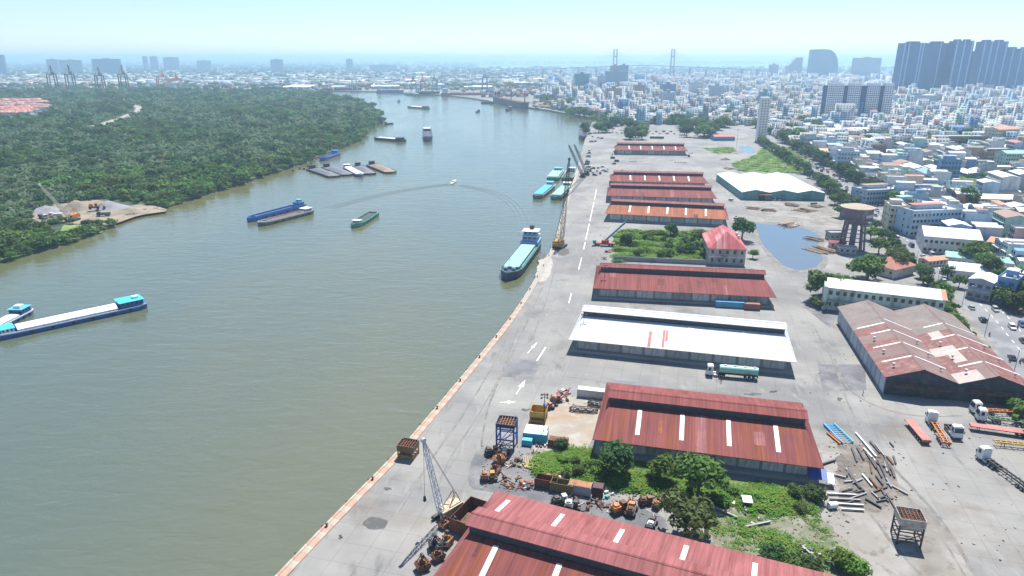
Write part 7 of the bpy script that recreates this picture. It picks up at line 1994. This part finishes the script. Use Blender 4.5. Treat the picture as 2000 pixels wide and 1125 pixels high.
# ---- the far town, one mass
shore_poly = [Vector((160, 1130, 0)), Vector((160, 1290, 0)), Vector((100, 1420, 0)), Vector((60, 1560, 0)), Vector((70, 1900, 0)), Vector((150, 2300, 0)), Vector((150, 4300, 0)), Vector((5000, 4300, 0)), Vector((1500, 1000, 0)), Vector((720, 1000, 0)), Vector((560, 930, 0)), Vector((480, 1080, 0))]
rf_ = np.random.default_rng(8)
wk_ = np.array([WALLC[k] for k in walls_]); rk_ = np.array([ROOFC[k] for k in roofs_])
def bulk(n, ya, yb, smin, smax, hmin, hmax):
    Y = rf_.uniform(ya, yb, n); X = rf_.uniform(0, yb * 1.2, n)
    k = inside(shore_poly, X, Y) & (X < Y * 1.2)
    X, Y = X[k], Y[k]
    # streets: leave narrow lanes of a slowly turning grid free
    a = .22 + .12 * np.sin(Y * .0013)
    u = X * np.cos(a) - Y * np.sin(a); v = X * np.sin(a) + Y * np.cos(a)
    k = (np.mod(u, 62) > 7) & (np.mod(v, 95) > 8)
    green = np.sin(X * .006 + 1.7) + np.sin(Y * .0045 + X * .003) > 1.45
    k &= ~green
    X, Y, a = X[k], Y[k], a[k]
    for i in range(len(X)):
        w, d = rf_.uniform(smin, smax), rf_.uniform(smin, smax) * 1.4
        if rf_.random() < .12: w *= rf_.uniform(1.5, 3); d *= rf_.uniform(1.2, 2.4)
        h = rf_.uniform(hmin, hmax) * (1 if rf_.random() > .11 else rf_.uniform(1.3, 2.6))
        CITY.append((X[i], Y[i], -a[i], w, d, h, wk_[rf_.choice(9, p=np.array(ww) / sum(ww))], rk_[rf_.choice(8, p=np.array(rw) / sum(rw))]))
bulk(22000, 930, 1500, 5, 10, 5, 14)
bulk(25000, 1500, 2300, 7, 14, 6, 16)
bulk(22000, 2300, 4300, 12, 30, 6, 18)
def bulk_mesh(name, items, label, mat):
    n = len(items)
    B = np.array([[i[0], i[1], i[2], i[3], i[4], i[5]] for i in items])
    ca, sa = np.cos(B[:, 2]), np.sin(B[:, 2])
    V = np.zeros((n, 8, 3)); 
    for k, (sx, sy) in enumerate(((-.5, -.5), (.5, -.5), (.5, .5), (-.5, .5))):
        lx, ly = sx * B[:, 3], sy * B[:, 4]
        for z in (0, 1):
            V[:, k + 4 * z, 0] = B[:, 0] + lx * ca - ly * sa; V[:, k + 4 * z, 1] = B[:, 1] + lx * sa + ly * ca; V[:, k + 4 * z, 2] = B[:, 5] * z
    F = np.array([(4, 5, 6, 7), (0, 1, 5, 4), (1, 2, 6, 5), (2, 3, 7, 6), (3, 0, 4, 7)])
    A = (F[None] + (np.arange(n) * 8)[:, None, None]).reshape(-1, 4)
    me = bpy.data.meshes.new(name)
    me.vertices.add(n * 8); me.vertices.foreach_set('co', V.reshape(-1))
    me.loops.add(len(A) * 4); me.loops.foreach_set('vertex_index', A.reshape(-1).astype(np.int32))
    me.polygons.add(len(A)); me.polygons.foreach_set('loop_start', np.arange(len(A), dtype=np.int32) * 4)
    cols = np.ones((n, 5, 4)); cols[:, 0, :3] = np.array([i[7] for i in items]); cols[:, 1:, :3] = np.array([i[6] for i in items])[:, None, :]
    cols[:, 0, 3] = 0
    at = me.attributes.new('paint', 'FLOAT_COLOR', 'FACE'); at.data.foreach_set('color', cols.reshape(-1))
    me.update(); me.validate(); me.materials.append(mat)
    o = put(name, me); tag(o, label, kind='stuff'); return o
def city_mat():
    m = bpy.data.materials.new('far_town'); m.use_nodes = True
    N, L = m.node_tree.nodes, m.node_tree.links; b = N['Principled BSDF']; b.inputs['Roughness'].default_value = .8
    at = N.new('ShaderNodeAttribute'); at.attribute_name = 'paint'
    g = N.new('ShaderNodeNewGeometry'); sp = N.new('ShaderNodeSeparateXYZ'); L.new(g.outputs['Position'], sp.inputs[0])
    def mth(op, a, b_=None):
        n = N.new('ShaderNodeMath'); n.operation = op
        for i, v in enumerate((a, b_)):
            if v is None: continue
            if isinstance(v, (int, float)): n.inputs[i].default_value = v
            else: L.new(v, n.inputs[i])
        return n.outputs[0]
    fz = mth('FRACT', mth('DIVIDE', sp.outputs['Z'], 3.3)); fx = mth('FRACT', mth('DIVIDE', mth('ADD', sp.outputs['X'], mth('MULTIPLY', sp.outputs['Y'], .83)), 2.7))
    wz = mth('MULTIPLY', mth('GREATER_THAN', fz, .3), mth('LESS_THAN', fz, .75)); wx = mth('GREATER_THAN', fx, .45)
    f = mth('MULTIPLY', mth('MULTIPLY', wz, wx), at.outputs['Alpha'])
    mx = N.new('ShaderNodeMix'); mx.data_type = 'RGBA'; L.new(f, mx.inputs['Factor']); L.new(at.outputs['Color'], mx.inputs['A']); mx.inputs['B'].default_value = (.06, .07, .08, 1)
    n = N.new('ShaderNodeTexNoise'); n.inputs['Scale'].default_value = .15; n.inputs['Detail'].default_value = 4; L.new(g.outputs['Position'], n.inputs['Vector'])
    mr = N.new('ShaderNodeMapRange'); mr.inputs[3].default_value = .72; mr.inputs[4].default_value = 1.2; L.new(n.outputs['Fac'], mr.inputs[0])
    mu = N.new('ShaderNodeMix'); mu.data_type = 'RGBA'; mu.blend_type = 'MULTIPLY'; mu.inputs['Factor'].default_value = 1; L.new(mx.outputs['Result'], mu.inputs['A']); L.new(mr.outputs[0], mu.inputs['B'])
    L.new(mu.outputs['Result'], b.inputs['Base Color'])
    return m
m_city = city_mat()
bulk_mesh('far_town_houses', CITY, 'dense mass of small far houses across the town', m_city)
TP = []
for n_, ya, yb in ((2600, 930, 1500), (2600, 1500, 2600), (2200, 2600, 4300)):
    Y = rf_.uniform(ya, yb, n_); X = rf_.uniform(0, yb * .86, n_); k = inside(shore_poly, X, Y)
    green = (np.sin(X * .006 + 1.7) + np.sin(Y * .0045 + X * .003) > 1.3) | (rf_.random(n_) < .33)
    k &= green
    TP += [(x, y, 0, rf_.uniform(5, 9) * (1 + (ya - 930) / 3000)) for x, y in zip(X[k], Y[k])]
for (xa, xb, ya, yb, n) in ((1750, 2010, 218, 240, 260), (1500, 1610, 212, 262, 150), (1740, 1800, 200, 225, 50), (1900, 2010, 190, 206, 80), (1640, 2000, 262, 300, 70), (1160, 1500, 228, 240, 130), (1110, 1160, 214, 228, 30), (1500, 2000, 185, 215, 90)):
    for _ in range(n):
        p = G(rf_.uniform(xa, xb), rf_.uniform(ya, yb)); TP.append((p.x, p.y, 0, rf_.uniform(5, 10)))
for _ in range(170):
    p = G(rf_.uniform(1560, 2010), 265 + 170 * rf_.random() ** 1.3)
    if p.x > ave_x(p.y) + 22: TP.append((p.x, p.y, 0, rf_.uniform(3, 6)))
for d0 in (-17, 17):
    for p, d in walk_line(offset_line(AVE, d0), 8):
        if p.y < 178: TP.append((p.x, p.y, 0, rf_.uniform(3, 5)))
scatter('far_town_trees', [p[:3] for p in TP], [p[3] for p in TP], fk, 'dark tree crowns scattered through the far town', 41)
# ------------------------------------------------------------------ towers, bridge, far port
def facade(name, wall, glass, fh=3.3, bw=3.2, zr=(.3, .78), xr=.42, rough=.5):
    if name in MATS: return MATS[name]
    m = bpy.data.materials.new(name); m.use_nodes = True
    N, L = m.node_tree.nodes, m.node_tree.links; b = N['Principled BSDF']; b.inputs['Roughness'].default_value = rough
    tc = N.new('ShaderNodeTexCoord'); sp = N.new('ShaderNodeSeparateXYZ'); L.new(tc.outputs['Object'], sp.inputs[0])
    def mth(op, a, b_=None):
        n = N.new('ShaderNodeMath'); n.operation = op
        for i, v in enumerate((a, b_)):
            if v is None: continue
            if isinstance(v, (int, float)): n.inputs[i].default_value = v
            else: L.new(v, n.inputs[i])
        return n.outputs[0]
    fz = mth('FRACT', mth('DIVIDE', sp.outputs['Z'], fh)); fx = mth('FRACT', mth('DIVIDE', mth('ADD', sp.outputs['X'], sp.outputs['Y']), bw))
    f = mth('MULTIPLY', mth('MULTIPLY', mth('GREATER_THAN', fz, zr[0]), mth('LESS_THAN', fz, zr[1])), mth('GREATER_THAN', fx, xr))
    mx = N.new('ShaderNodeMix'); mx.data_type = 'RGBA'; L.new(f, mx.inputs['Factor']); mx.inputs['A'].default_value = (*wall, 1); mx.inputs['B'].default_value = (*glass, 1)
    L.new(mx.outputs['Result'], b.inputs['Base Color']); MATS[name] = m; return m
def span_px(x0, x1, yw):
    """world x of two image columns at ground distance yw (taken at horizon height)"""
    d = yw * _cp
    return (x0 - 1000) / FPX * (yw * _cp + CAM_H * .5 * _sp), (x1 - 1000) / FPX * (yw * _cp + CAM_H * .5 * _sp)
def tower(label, x0, x1, ytop, yw, depth, mat, stripes=(), stripe_m=None, roof_bits=2, group='far towers', name='tower_block', rz=0.0, notch=None):
    a, b = span_px(x0, x1, yw); h = Zat(yw, ytop); w = b - a
    t = thing(name, label, 'tower', (a, yw, 0), rz, group)
    mb = MB(); mb.bb(0, w, 0, depth, 0, h); mb.build('body', mat, t)
    for f in stripes:
        mb = MB(); mb.bb(-1.6, 1.6, -1.5, -.02, 0, h + 1.5); mb.build('pilaster', stripe_m or white_paint, t, (f * w, 0, 0))
    for i in range(roof_bits):
        x = (i + .5) * w / max(1, roof_bits); mb = MB(); mb.bb(-w * .11, w * .11, depth * .2, depth * .8, h + .002, h + 4.5); mb.build('roof_plant', mat, t, (x, 0, 0))
    mb = MB(); mb.bb(-.4, w + .4, -.4, depth + .4, h + .001, h + .9) if False else None
    return t, w, h
m_tow = facade('tower_blue', (.035, .12, .31), (.012, .05, .16), 3.3, 4.0, (.25, .85), .25)
m_tow_s = M('tower_stripe', (.28, .44, .68), var=.1)
yw = 2000
for (x0, x1, yt, st_, dy, l) in [(1754, 1846, 84, (.03, .12, .36, .42, .78, .97), 0, 'widest dark blue slab tower of the big right cluster'), (1853, 1889, 80, (.1, .5, .9), -30, 'narrow dark blue tower right of the widest slab'),
                                 (1886, 1908, 103, (.5,), 60, 'lower tower wedged between two dark blue towers'), (1906, 1955, 81, (.08, .35, .6, .94), -20, 'dark blue tower with rooftop plant, second from the frame edge'), (1956, 2012, 95, (.2, .5, .8), 10, 'dark blue tower cut by the right frame edge')]:
    tower(l, x0, x1, yt, yw + dy, 30, m_tow, st_, m_tow_s, 2, 'dark blue tower cluster')
# grid-fronted apartment block: real openings and recessed bays
yw = 1120
a, b = span_px(1617, 1742, yw); w = b - a; h = Zat(yw, 166)
t = thing('apartment_block', 'pale grid-fronted apartment block with dark recessed bays', 'tower', (a, yw, 0), R(-3), 'far towers')
m_grid = M('grid_wall', (.64, .68, .74), var=.1, scale=.1); m_bay = M('bay_dark', (.06, .11, .20), var=.2)
mb = MB(); mb.bb(0, w, 2.5, 22, 0, h - 1); mb.build('core', m_bay, t)
blocks = [(0, .24), (.31, .50), (.60, .79), (.86, 1.0)]
for f0, f1 in blocks:
    x0, x1 = f0 * w, f1 * w
    mb = MB(); mb.bb(x0, x1, 0, 2.4, 0, h); bk_ = mb.build('bay', m_grid, t)
    gl = MB(); n = max(2, int((x1 - x0) / 3.0)); ns = int(h / 3.3)
    for s in range(ns):
        for i in range(n):
            xc = x0 + (i + .5) * (x1 - x0) / n; hw = (x1 - x0) / n * .3
            gl.bb(xc - hw, xc + hw, -.12, -.01, s * 3.3 + 1.0, s * 3.3 + 2.6)
    g_ = gl.build('window_panes', glass_dark, bk_); g_['kind'] = 'stuff'
    mb = MB(); mb.bb(x0 + 1, x1 - 1, .3, 8, h + .002, h + 3); mb.build('roof_plant', m_grid, t)
# slender pale tower at the avenue end
yw = 880; a, b = span_px(1487, 1504, yw); h = Zat(yw, 190); w = b - a
t = thing('apartment_tower', 'slender cream white apartment tower standing alone behind the trees', 'tower', (a, yw, 0), R(-4), 'far towers')
mb = MB(); mb.bb(0, w, 0, 9, 0, h); mb.build('body', M('tower_cream', (.84, .80, .72), var=.08), t)
gl = MB()
for s in range(int(h / 3.2)):
    for i in range(3):
        gl.bb((i + .32) * w / 3, (i + .68) * w / 3, -.1, -.01, s * 3.2 + 1, s * 3.2 + 2.4)
g_ = gl.build('window_panes', glass_dark, t); g_['kind'] = 'stuff'
for i in (0, 1, 2, 3): mb = MB(); mb.bb(-.2, .2, -.5, -.02, 0, h); mb.build('pilaster', white_paint, t, (i * w / 3, 0, 0))
m_f1 = facade('fac_pale', (.40, .46, .52), (.12, .17, .22)); m_f2 = facade('fac_blue', (.20, .30, .40), (.06, .12, .2)); m_f3 = facade('fac_teal', (.12, .30, .34), (.05, .14, .18)); m_f4 = facade('fac_brown', (.36, .30, .26), (.12, .13, .15)); m_f5 = facade('fac_white', (.55, .57, .58), (.14, .17, .2))
for l, x0, x1, yt, yw, dp, m_ in [
        ('teal tower under construction with a crane on top, near the far wharf', 1123, 1151, 144, 2050, 30, m_f3), ('brown block left of two joined mid-city blocks', 1193, 1210, 128, 2700, 30, m_f4), ('blue block right of two joined mid-city blocks', 1210, 1227, 127, 2700, 30, m_f2),
        ('wide blue block in front of the bridge pylon', 1183, 1225, 139, 2300, 30, m_f2), ('pale block left of the wide blue block', 1168, 1184, 147, 2200, 20, m_f1), ('dark glass block in the middle of the far town', 1293, 1321, 164, 1600, 20, m_f2), ('pale blue slab below the dark glass block', 1296, 1320, 180, 1450, 18, m_f1),
        ('grey block in the far town left of the dark glass block', 1240, 1262, 165, 1700, 20, m_f4), ('blue sheet-roofed tower at the far avenue end', 1490, 1510, 179, 1500, 20, m_f3), ('mint block in the far town', 1391, 1416, 167, 1650, 20, m_f1),
        ('pale blue slab block beneath the dark blue cluster', 1760, 1836, 186, 1500, 22, m_f1), ('tan end block of the pale blue slab', 1836, 1858, 189, 1500, 22, m_f4), ('mauve block in the distance left of the slender tower', 1185, 1215, 172, 1550, 20, m_f4), ('white slab in the far town below the bridge', 1350, 1375, 160, 1900, 20, m_f5)]:
    tower(l, x0, x1, yt, yw, dp, m_, (), None, 1, 'mid-distance town blocks')
# distant curved tower, wedge and slab near the horizon
yw = 3700; a, b = span_px(1583, 1637, yw); h = Zat(yw, 96); w = b - a
t = thing('curved_tower', 'broad distant tower whose right shoulder curves down', 'tower', (a, yw, 0), 0, 'far towers')
prof = [(0, 0), (w, 0), (w * .985, h * .45), (w * .93, h * .68), (w * .82, h * .86), (w * .66, h * .97), (w * .45, h), (0, h * .99)]
mb = MB(); vs = [(x, 0, z) for x, z in prof] + [(x, 45, z) for x, z in prof]; n = len(prof)
mb.add(vs, [tuple(range(n)), tuple(range(2 * n - 1, n - 1, -1))] + [((i + 1) % n, i, n + i, n + (i + 1) % n) for i in range(n)]); mb.build('body', m_f2, t); mb = MB(); mb.bb(-6, w + 6, -8, 60, 0, 14); mb.build('podium', m_f1, t)
a, b = span_px(1539, 1566, yw); h = Zat(yw, 112); w = b - a
t = thing('wedge_tower', 'distant pale tower with a slanting roof left of the curved tower', 'tower', (a, yw, 0), 0, 'far towers')
prof = [(0, 0), (w, 0), (w, h), (w * .55, h), (0, h * .62)]; n = 5
mb = MB(); vs = [(x, 0, z) for x, z in prof] + [(x, 40, z) for x, z in prof]
mb.add(vs, [tuple(range(n)), tuple(range(2 * n - 1, n - 1, -1))] + [((i + 1) % n, i, n + i, n + (i + 1) % n) for i in range(n)]); mb.build('body', m_f1, t)
for l, x0, x1, yt, yw, m_ in [('distant pale slab right of the curved tower', 1665, 1719, 113, 3600, m_f1), ('small distant tower left of the slanting one', 1503, 1520, 126, 3500, m_f1),
        ('tall block cut by the left frame edge on the horizon', -12, 11, 107, 3000, m_f2), ('left of two pale blocks behind the dark gantry cranes', 92, 114, 116, 3300, m_f1), ('right of two pale blocks behind the dark gantry cranes', 117, 160, 117, 3300, m_f1), ('wide blue block on the left horizon', 181, 236, 115, 3200, m_f2),
        ('thin distant tower left of a close pair', 280, 289, 110, 4000, m_f1), ('thin distant tower right of a close pair', 294, 309, 110, 4000, m_f1), ('distant pale slab above the orange cranes', 320, 350, 112, 4000, m_f1), ('lone pale block above the forest', 529, 553, 116, 3400, m_f1), ('small distant block with a mast', 676, 689, 115, 4100, m_f2),
        ('faint low block on the horizon left of centre', 385, 412, 118, 4200, m_f1), ('faint block behind the far wharf', 722, 775, 127, 3900, m_f1)]:
    tower(l, x0, x1, yt, yw * (1.55 if x1 < 900 else 1.0), 16, m_, (), None, 1, 'horizon towers')
# ---- cable-stayed bridge
YB = 3600.0
def bx_(px, z=70): return (px - 1000) / FPX * (YB * _cp + (CAM_H - z) * _sp)
t = thing('cable_bridge', 'cable-stayed bridge with two H-shaped pylons on the horizon', 'bridge', (0, YB, 0))
zt, zd = Zat(YB, 95), Zat(YB, 129)
m_br = M('bridge_concrete', (.30, .33, .36), var=.1)
for px_ in (1201, 1313):
    x = bx_(px_); py_ = mb = None
    mb = MB()
    for s in (-1, 1): mb.beam((x + s * 13, s * 6, 0), (x + s * 9, s * 6, zd), 7); mb.beam((x + s * 9, s * 6, zd), (x + s * 8, s * 6, zt), 5.5)
    mb.beam((x - 9, -6, zd - 4), (x + 9, 6, zd - 4), 5); mb.beam((x - 8, -6, zd + (zt - zd) * .55), (x + 8, 6, zd + (zt - zd) * .55), 5); mb.build('pylon', m_br, t)
    for i in range(1, 10):
        for s in (-1, 1):
            mb = MB(); mb.beam((x, 0, zd + (zt - zd) * (.5 + .05 * i)), (x + s * i * 16, 0, zd), .7); mb.build('stay_cable', dirty_white, t)
pts = [(1030, 137), (1130, 132), (1201, 129.5), (1257, 127.5), (1313, 129.5), (1400, 133), (1490, 138)]
for (x0, y0), (x1, y1) in zip(pts, pts[1:]):
    mb = MB(); mb.beam((bx_(x0), 0, Zat(YB, y0)), (bx_(x1), 0, Zat(YB, y1)), 26, 4); mb.build('deck', m_br, t)
for px_ in (1060, 1095, 1130, 1165, 1348, 1380, 1415, 1450, 1480):
    mb = MB(); mb.bb(-4, 4, -8, 8, 0, Zat(YB, 131 if abs(px_ - 1257) < 120 else 135) - 2); mb.build('pier', m_br, t, (bx_(px_), 0, 0))
# ---- far wharf: sheds, stacks of containers, cranes and ships
rw_ = random.Random(31); CC = [(.10, .20, .42), (.42, .10, .07), (.5, .24, .08), (.12, .32, .30), (.45, .45, .46), (.2, .2, .24)]
shed_cols = [M('shed_roof_' + n, c, var=.1) for n, c in (('white', (.72, .72, .7)), ('grey', (.45, .47, .5)), ('blue', (.22, .36, .52)), ('red', (.45, .2, .16)), ('buff', (.6, .5, .34)))]
shed_names = ['white', 'grey', 'blue', 'red', 'buff']
sm = {}
for i, m_ in enumerate(shed_cols):
    mb = MB(); mb.bb(-.5, .5, -.5, .5, 0, .7); wb_ = keep_mesh(mb, 'wall', m_f1 if i % 2 else wall_grey)
    mb = MB(); mb.add([(-.52, -.52, .7), (.52, -.52, .7), (.52, 0, 1), (-.52, 0, 1), (.52, .52, .7), (-.52, .52, .7)], [(0, 1, 2, 3), (3, 2, 4, 5), (0, 3, 5), (1, 4, 2)]); sm[i] = (wb_, keep_mesh(mb, 'roof', m_))
for k in range(150):
    px_, py_ = rw_.uniform(20, 1150), rw_.uniform(137, 174)
    p = G(px_, py_)
    if py_ > 168 and px_ < 560: continue
    i = rw_.choices(range(5), [42, 22, 16, 8, 12])[0]
    t = thing('far_shed', '%s roofed far shed %s' % (shed_names[i], 'below the wide blue block' if px_ < 130 else 'right of the wide blue block' if px_ < 260 else 'near the orange cranes' if px_ < 420 else 'left of the lone pale block' if px_ < 540 else 'above the forest tip' if px_ < 680 else 'at the river bend' if px_ < 860 else 'behind the far freighters' if px_ < 1000 else 'left of the far town'), 'shed', (p.x, p.y, 0), rw_.uniform(-.3, .3), 'industrial sheds beyond the far wharf')
    s = (rw_.uniform(35, 110), rw_.uniform(25, 55), rw_.uniform(9, 15))
    for q, nm in zip(sm[i], ('wall', 'shed_roof')): o = put(nm, q, t); o.scale = s
FC = []
for k in range(900):
    px_, py_ = rw_.uniform(-20, 1130), rw_.uniform(160, 178)
    if px_ < 560: py_ = rw_.uniform(160, 174.5)
    if px_ > 700: py_ = rw_.uniform(158, 176)
    if px_ > 900: py_ = rw_.uniform(164, 190)
    p = G(px_, py_); c = rw_.choice(CC)
    FC.append((p.x, p.y, rw_.uniform(-.05, .05), 12.2 * rw_.choice([1, 1, 2]), 2.5 * rw_.choice([2, 4, 6]), 2.6 * rw_.choice([1, 2, 3, 4]), c, c))
bulk_mesh('container_stacks', FC, 'coloured container stacks crowding the far wharf', m_city)
HC = []
for k in range(5200):
    px_, py_ = rw_.uniform(-40, 1600), 124.5 + 45 * rw_.random() ** 1.6
    p = G(px_, py_); 
    if p.y < 2500: continue
    if 929 < px_ and 127 < py_ < 134: continue
    c = rw_.choice([WALLC['white'], WALLC['grey'], WALLC['pale blue'], WALLC['cream']]); HC.append((p.x, p.y, rw_.uniform(-.4, .4), rw_.uniform(12, 45), rw_.uniform(12, 45), rw_.uniform(6, 16), c, rw_.choice([(.7, .7, .7), (.45, .46, .48), (.4, .2, .15), (.25, .36, .48)])))
bulk_mesh('horizon_buildings', HC, 'faint low buildings spread to the horizon', m_city)
TP = []
for k in range(9000):
    px_, py_ = rw_.uniform(-40, 2040), 121.5 + 52 * rw_.random() ** 1.7
    p = G(px_, py_)
    if p.y < 2450 or (929 < px_ and 127.5 < py_ < 133.8): continue
    if px_ > 1150 and p.y < 4200: continue
    TP.append((p.x, p.y, 0, rw_.uniform(7, 11) * max(1, p.y / 3500)))
scatter('horizon_trees', [p[:3] for p in TP], [p[3] for p in TP], fk, 'dark tree belts spread to the horizon', 42)
def gantry_crane(label, px_, base, top, mat, w=26, d=20, group='wharf cranes'):
    p = G(px_, base); h = Zat(p.y, top)
    t = thing('gantry_crane', label, 'crane', (p.x, p.y, 0), R(8), group)
    hg = h * .62
    for sx in (-1, 1):
        for sy in (-1, 1): mb = MB(); mb.beam((sx * w / 2, sy * d / 2, 0), (sx * w / 2 * .9, sy * d / 2, hg), 2.8); mb.build('leg', mat, t)
    mb = MB(); mb.beam((-w / 2, -d / 2, hg), (w / 2, -d / 2, hg), 2.4); mb.beam((-w / 2, d / 2, hg), (w / 2, d / 2, hg), 2.4); mb.beam((-w / 2, 0, hg * .5), (w / 2, 0, hg * .5), 1.5); mb.build('portal_beam', mat, t)
    mb = MB(); mb.beam((0, -d * 1.6, hg + 1.5), (0, d * 1.5, hg + 1.5), 4, 3); mb.build('boom', mat, t)
    mb = MB(); mb.beam((-4, d / 2, hg), (0, d * .2, h), 1.8); mb.beam((4, d / 2, hg), (0, d * .2, h), 1.8); mb.beam((0, d * .2, h), (0, -d * 1.5, hg + 3), .8); mb.build('apex_frame', mat, t)
    mb = MB(); mb.bb(-4, 4, d * .3, d * .9, hg + 3, hg + 9); mb.build('machine_house', mat, t)
for l, x, y0, y1, m_ in [('leftmost dark wharf gantry crane', 106, 176, 127, dark_steel), ('second dark wharf gantry crane from the left', 141, 176, 126, dark_steel), ('third dark wharf gantry crane from the left', 198, 176, 130, rust), ('fourth dark wharf gantry crane, right of the wide blue block', 244, 176, 126, rust),
                         ('orange wharf crane, left of the orange pair', 320, 172, 137, orange_paint), ('orange wharf crane, right of the orange pair', 346, 172, 143, orange_paint), ('pale harbour crane at the bend of the river', 693, 177, 142, dirty_white),
                         ('green harbour crane above the far wharf', 808, 178, 144, M('crane_green', (.14, .32, .22))), ('red harbour crane beside the green one', 826, 178, 148, red_paint), ('dark harbour crane right of the red one', 849, 178, 145, m_hullgreen), ('grey harbour crane left of the freighter', 947, 176, 136, m_boatblue)]:
    gantry_crane(l, x, y0, y1, m_, w=(38 if m_ is orange_paint else 24) if x < 400 else 16, d=18 if x < 400 else 14)
def far_ship(label, x0, x1, y, hm, h=8, cab=.12, up=14):
    A, B = G(x0, y, WZ), G(x1, y, WZ); t, L = boat('freighter', label, 'ship', A, B, 18, h, hm, hm, 'ships at the far wharf', bluff=.6)
    cabin(t, -L / 2 + 4, -L / 2 + L * cab + 4, 15, h, up, dirty_white, white_paint, 3); hold(t, -L / 2 + L * (cab + .08), L / 2 - 14, 13, h, 'hatch', 2, hm, (rust,))
    for f in (0, .22): mb = MB(); mb.cyl((f * L, 0, h), (f * L, 0, h + 16), 1, .6, 6); mb.beam((f * L, 0, h + 12), (f * L + 12, 0, h + 15), .9); mb.build('deck_crane', dirty_white, t)
for l, a, b, y, m_ in [('long navy freighter at the left of the far wharf', 632, 706, 178, m_navy), ('green blue freighter below the pale wharf crane', 736, 788, 182, m_boatblue), ('dark freighter with rusty deck at the far wharf', 812, 858, 185, m_hullblack), ('red hulled freighter right of the dark one', 862, 950, 188, m_redbottom), ('freighter half hidden behind the forest tip', 500, 560, 176, m_navy)]: far_ship(l, a, b, y, m_)
# wharf log stacks in front of the town
LG = []
for k in range(120):
    px_, py_ = rw_.uniform(1045, 1150), rw_.uniform(198, 212); p = G(px_, py_); c = rw_.choice([(.42, .28, .18), (.5, .36, .24), (.34, .2, .13), (.5, .42, .36)])
    LG.append((p.x, p.y, rw_.uniform(-.2, .2) + .6, 13, 5, rw_.uniform(2, 5), c, c))
bulk_mesh('timber_stacks', LG, 'rows of brown timber stacks on the wharf by the freighter', m_city)
# far shore trees by the wharf and wooded point details
for i, (x, y, h) in enumerate([(1112, 224, 13), (1122, 225, 15), (1132, 226, 13), (1142, 227, 14), (1150, 229, 12), (1120, 221, 12), (1146, 262, 10), (1143, 255, 12)]):
    p = G(x, y); tree(p.x, p.y, h, h * .62, 'round_dark', 'dark round tree on the bank past the far quay', 'trees at the far quay end')
p = G(723, 243, -1.5); t = thing('stilt_house', 'small red and white hut on the wooded point', 'hut', (p.x, p.y, -1.6), .3)
mb = MB(); mb.bb(-5, 5, -3, 3, 0, 4.2); mb.build('wall', dirty_white, t); mb = MB(); mb.add([(-5.5, -3.6, 4.2), (5.5, -3.6, 4.2), (5.5, 0, 6), (-5.5, 0, 6), (5.5, 3.6, 4.2), (-5.5, 3.6, 4.2)], [(0, 1, 2, 3), (3, 2, 4, 5), (0, 3, 5), (1, 4, 2)]); mb.build('hut_roof', red_paint, t)
# red-roofed housing estate inside the forest
mb = MB(); mb.bb(-.5, .5, -.5, .5, 0, .65); ew = keep_mesh(mb, 'wall', WM['white'])
mb = MB(); mb.add([(-.55, -.55, .65), (.55, -.55, .65), (.55, .55, .65), (-.55, .55, .65), (-.2, 0, 1), (.2, 0, 1)], [(0, 1, 5, 4), (1, 2, 5), (2, 3, 4, 5), (3, 0, 4)]); er = keep_mesh(mb, 'roof', M('estate_tile', (.50, .22, .17), var=.2, rand=.25))
for r_ in range(6):
    for c_ in range(13):
        x = -4 + c_ * 8.0 + (r_ % 2) * 4; y = 200 + r_ * 5.2 + rw_.uniform(-.6, .6)
        if x > 92 - (r_ > 3) * (r_ - 3) * 18: continue
        p = G(x, y, -1.5); t = thing('estate_house', 'red tiled villa in the %s row of the forest estate' % ('farthest', 'second', 'third', 'fourth', 'fifth', 'nearest')[r_], 'house', (p.x, p.y, -1.5), rw_.uniform(-.2, .2), 'villas of the forest estate')
        for q, nm in ((ew, 'wall'), (er, 'house_roof')): o = put(nm, q, t); o.scale = (rw_.uniform(11, 15), rw_.uniform(11, 15), rw_.uniform(9, 12))
# ------------------------------------------------------------------ the air: one even box of pale haze round everything
hz = MB(); hz.bb(-FARX - 500, FARX + 500, -1500, FARY + 500, -6.0, 200.0)
haze = hz.build('haze', bpy.data.materials.new('haze_air'))
hm = haze.data.materials[0]; hm.use_nodes = True
hn = hm.node_tree.nodes; hn.clear()
ho = hn.new('ShaderNodeOutputMaterial'); hv = hn.new('ShaderNodeVolumePrincipled')
hv.inputs['Color'].default_value = (.53, .77, .97, 1)
hv.inputs['Density'].default_value = HAZE
hv.inputs['Anisotropy'].default_value = 0.3
hm.node_tree.links.new(hv.outputs[0], ho.inputs['Volume'])
haze['kind'] = 'stuff'
haze['label'] = 'pale blue haze lying over river and city'
# ------------------------------------------------------------------ tell look-alikes apart by their place in the picture
ORD = ['leftmost', 'second from the left', 'third from the left', 'fourth from the left', 'fifth from the left', 'sixth from the left', 'seventh from the left', 'eighth from the left', 'ninth from the left', 'tenth from the left', 'eleventh from the left', 'twelfth from the left'] + [n + ' from the left' for n in ('thirteenth', 'fourteenth', 'fifteenth', 'sixteenth', 'seventeenth', 'eighteenth')]
same = {}
for o in scene.objects:
    if o.parent is None and 'label' in o and o.get('kind') not in ('stuff', 'structure'): same.setdefault(o['label'], []).append(o)
for lab, os_ in same.items():
    n = len(os_)
    if 1 < n <= 3 and len(lab.split()) in (13, 14):
        os_.sort(key=lambda o: proj(o.location)[0])
        for i, o in enumerate(os_): o['label'] = lab + ', ' + (('left one', 'right one') if n == 2 else ('leftmost', 'middle one', 'rightmost'))[i]
    elif 1 < n <= 18 and len(lab.split()) <= 12:
        os_.sort(key=lambda o: proj(o.location)[0])
        for i, o in enumerate(os_): o['label'] = lab + ', ' + (('rightmost' if i == n - 1 else ORD[i]) if n > 2 else ('left of two', 'right of two')[i])
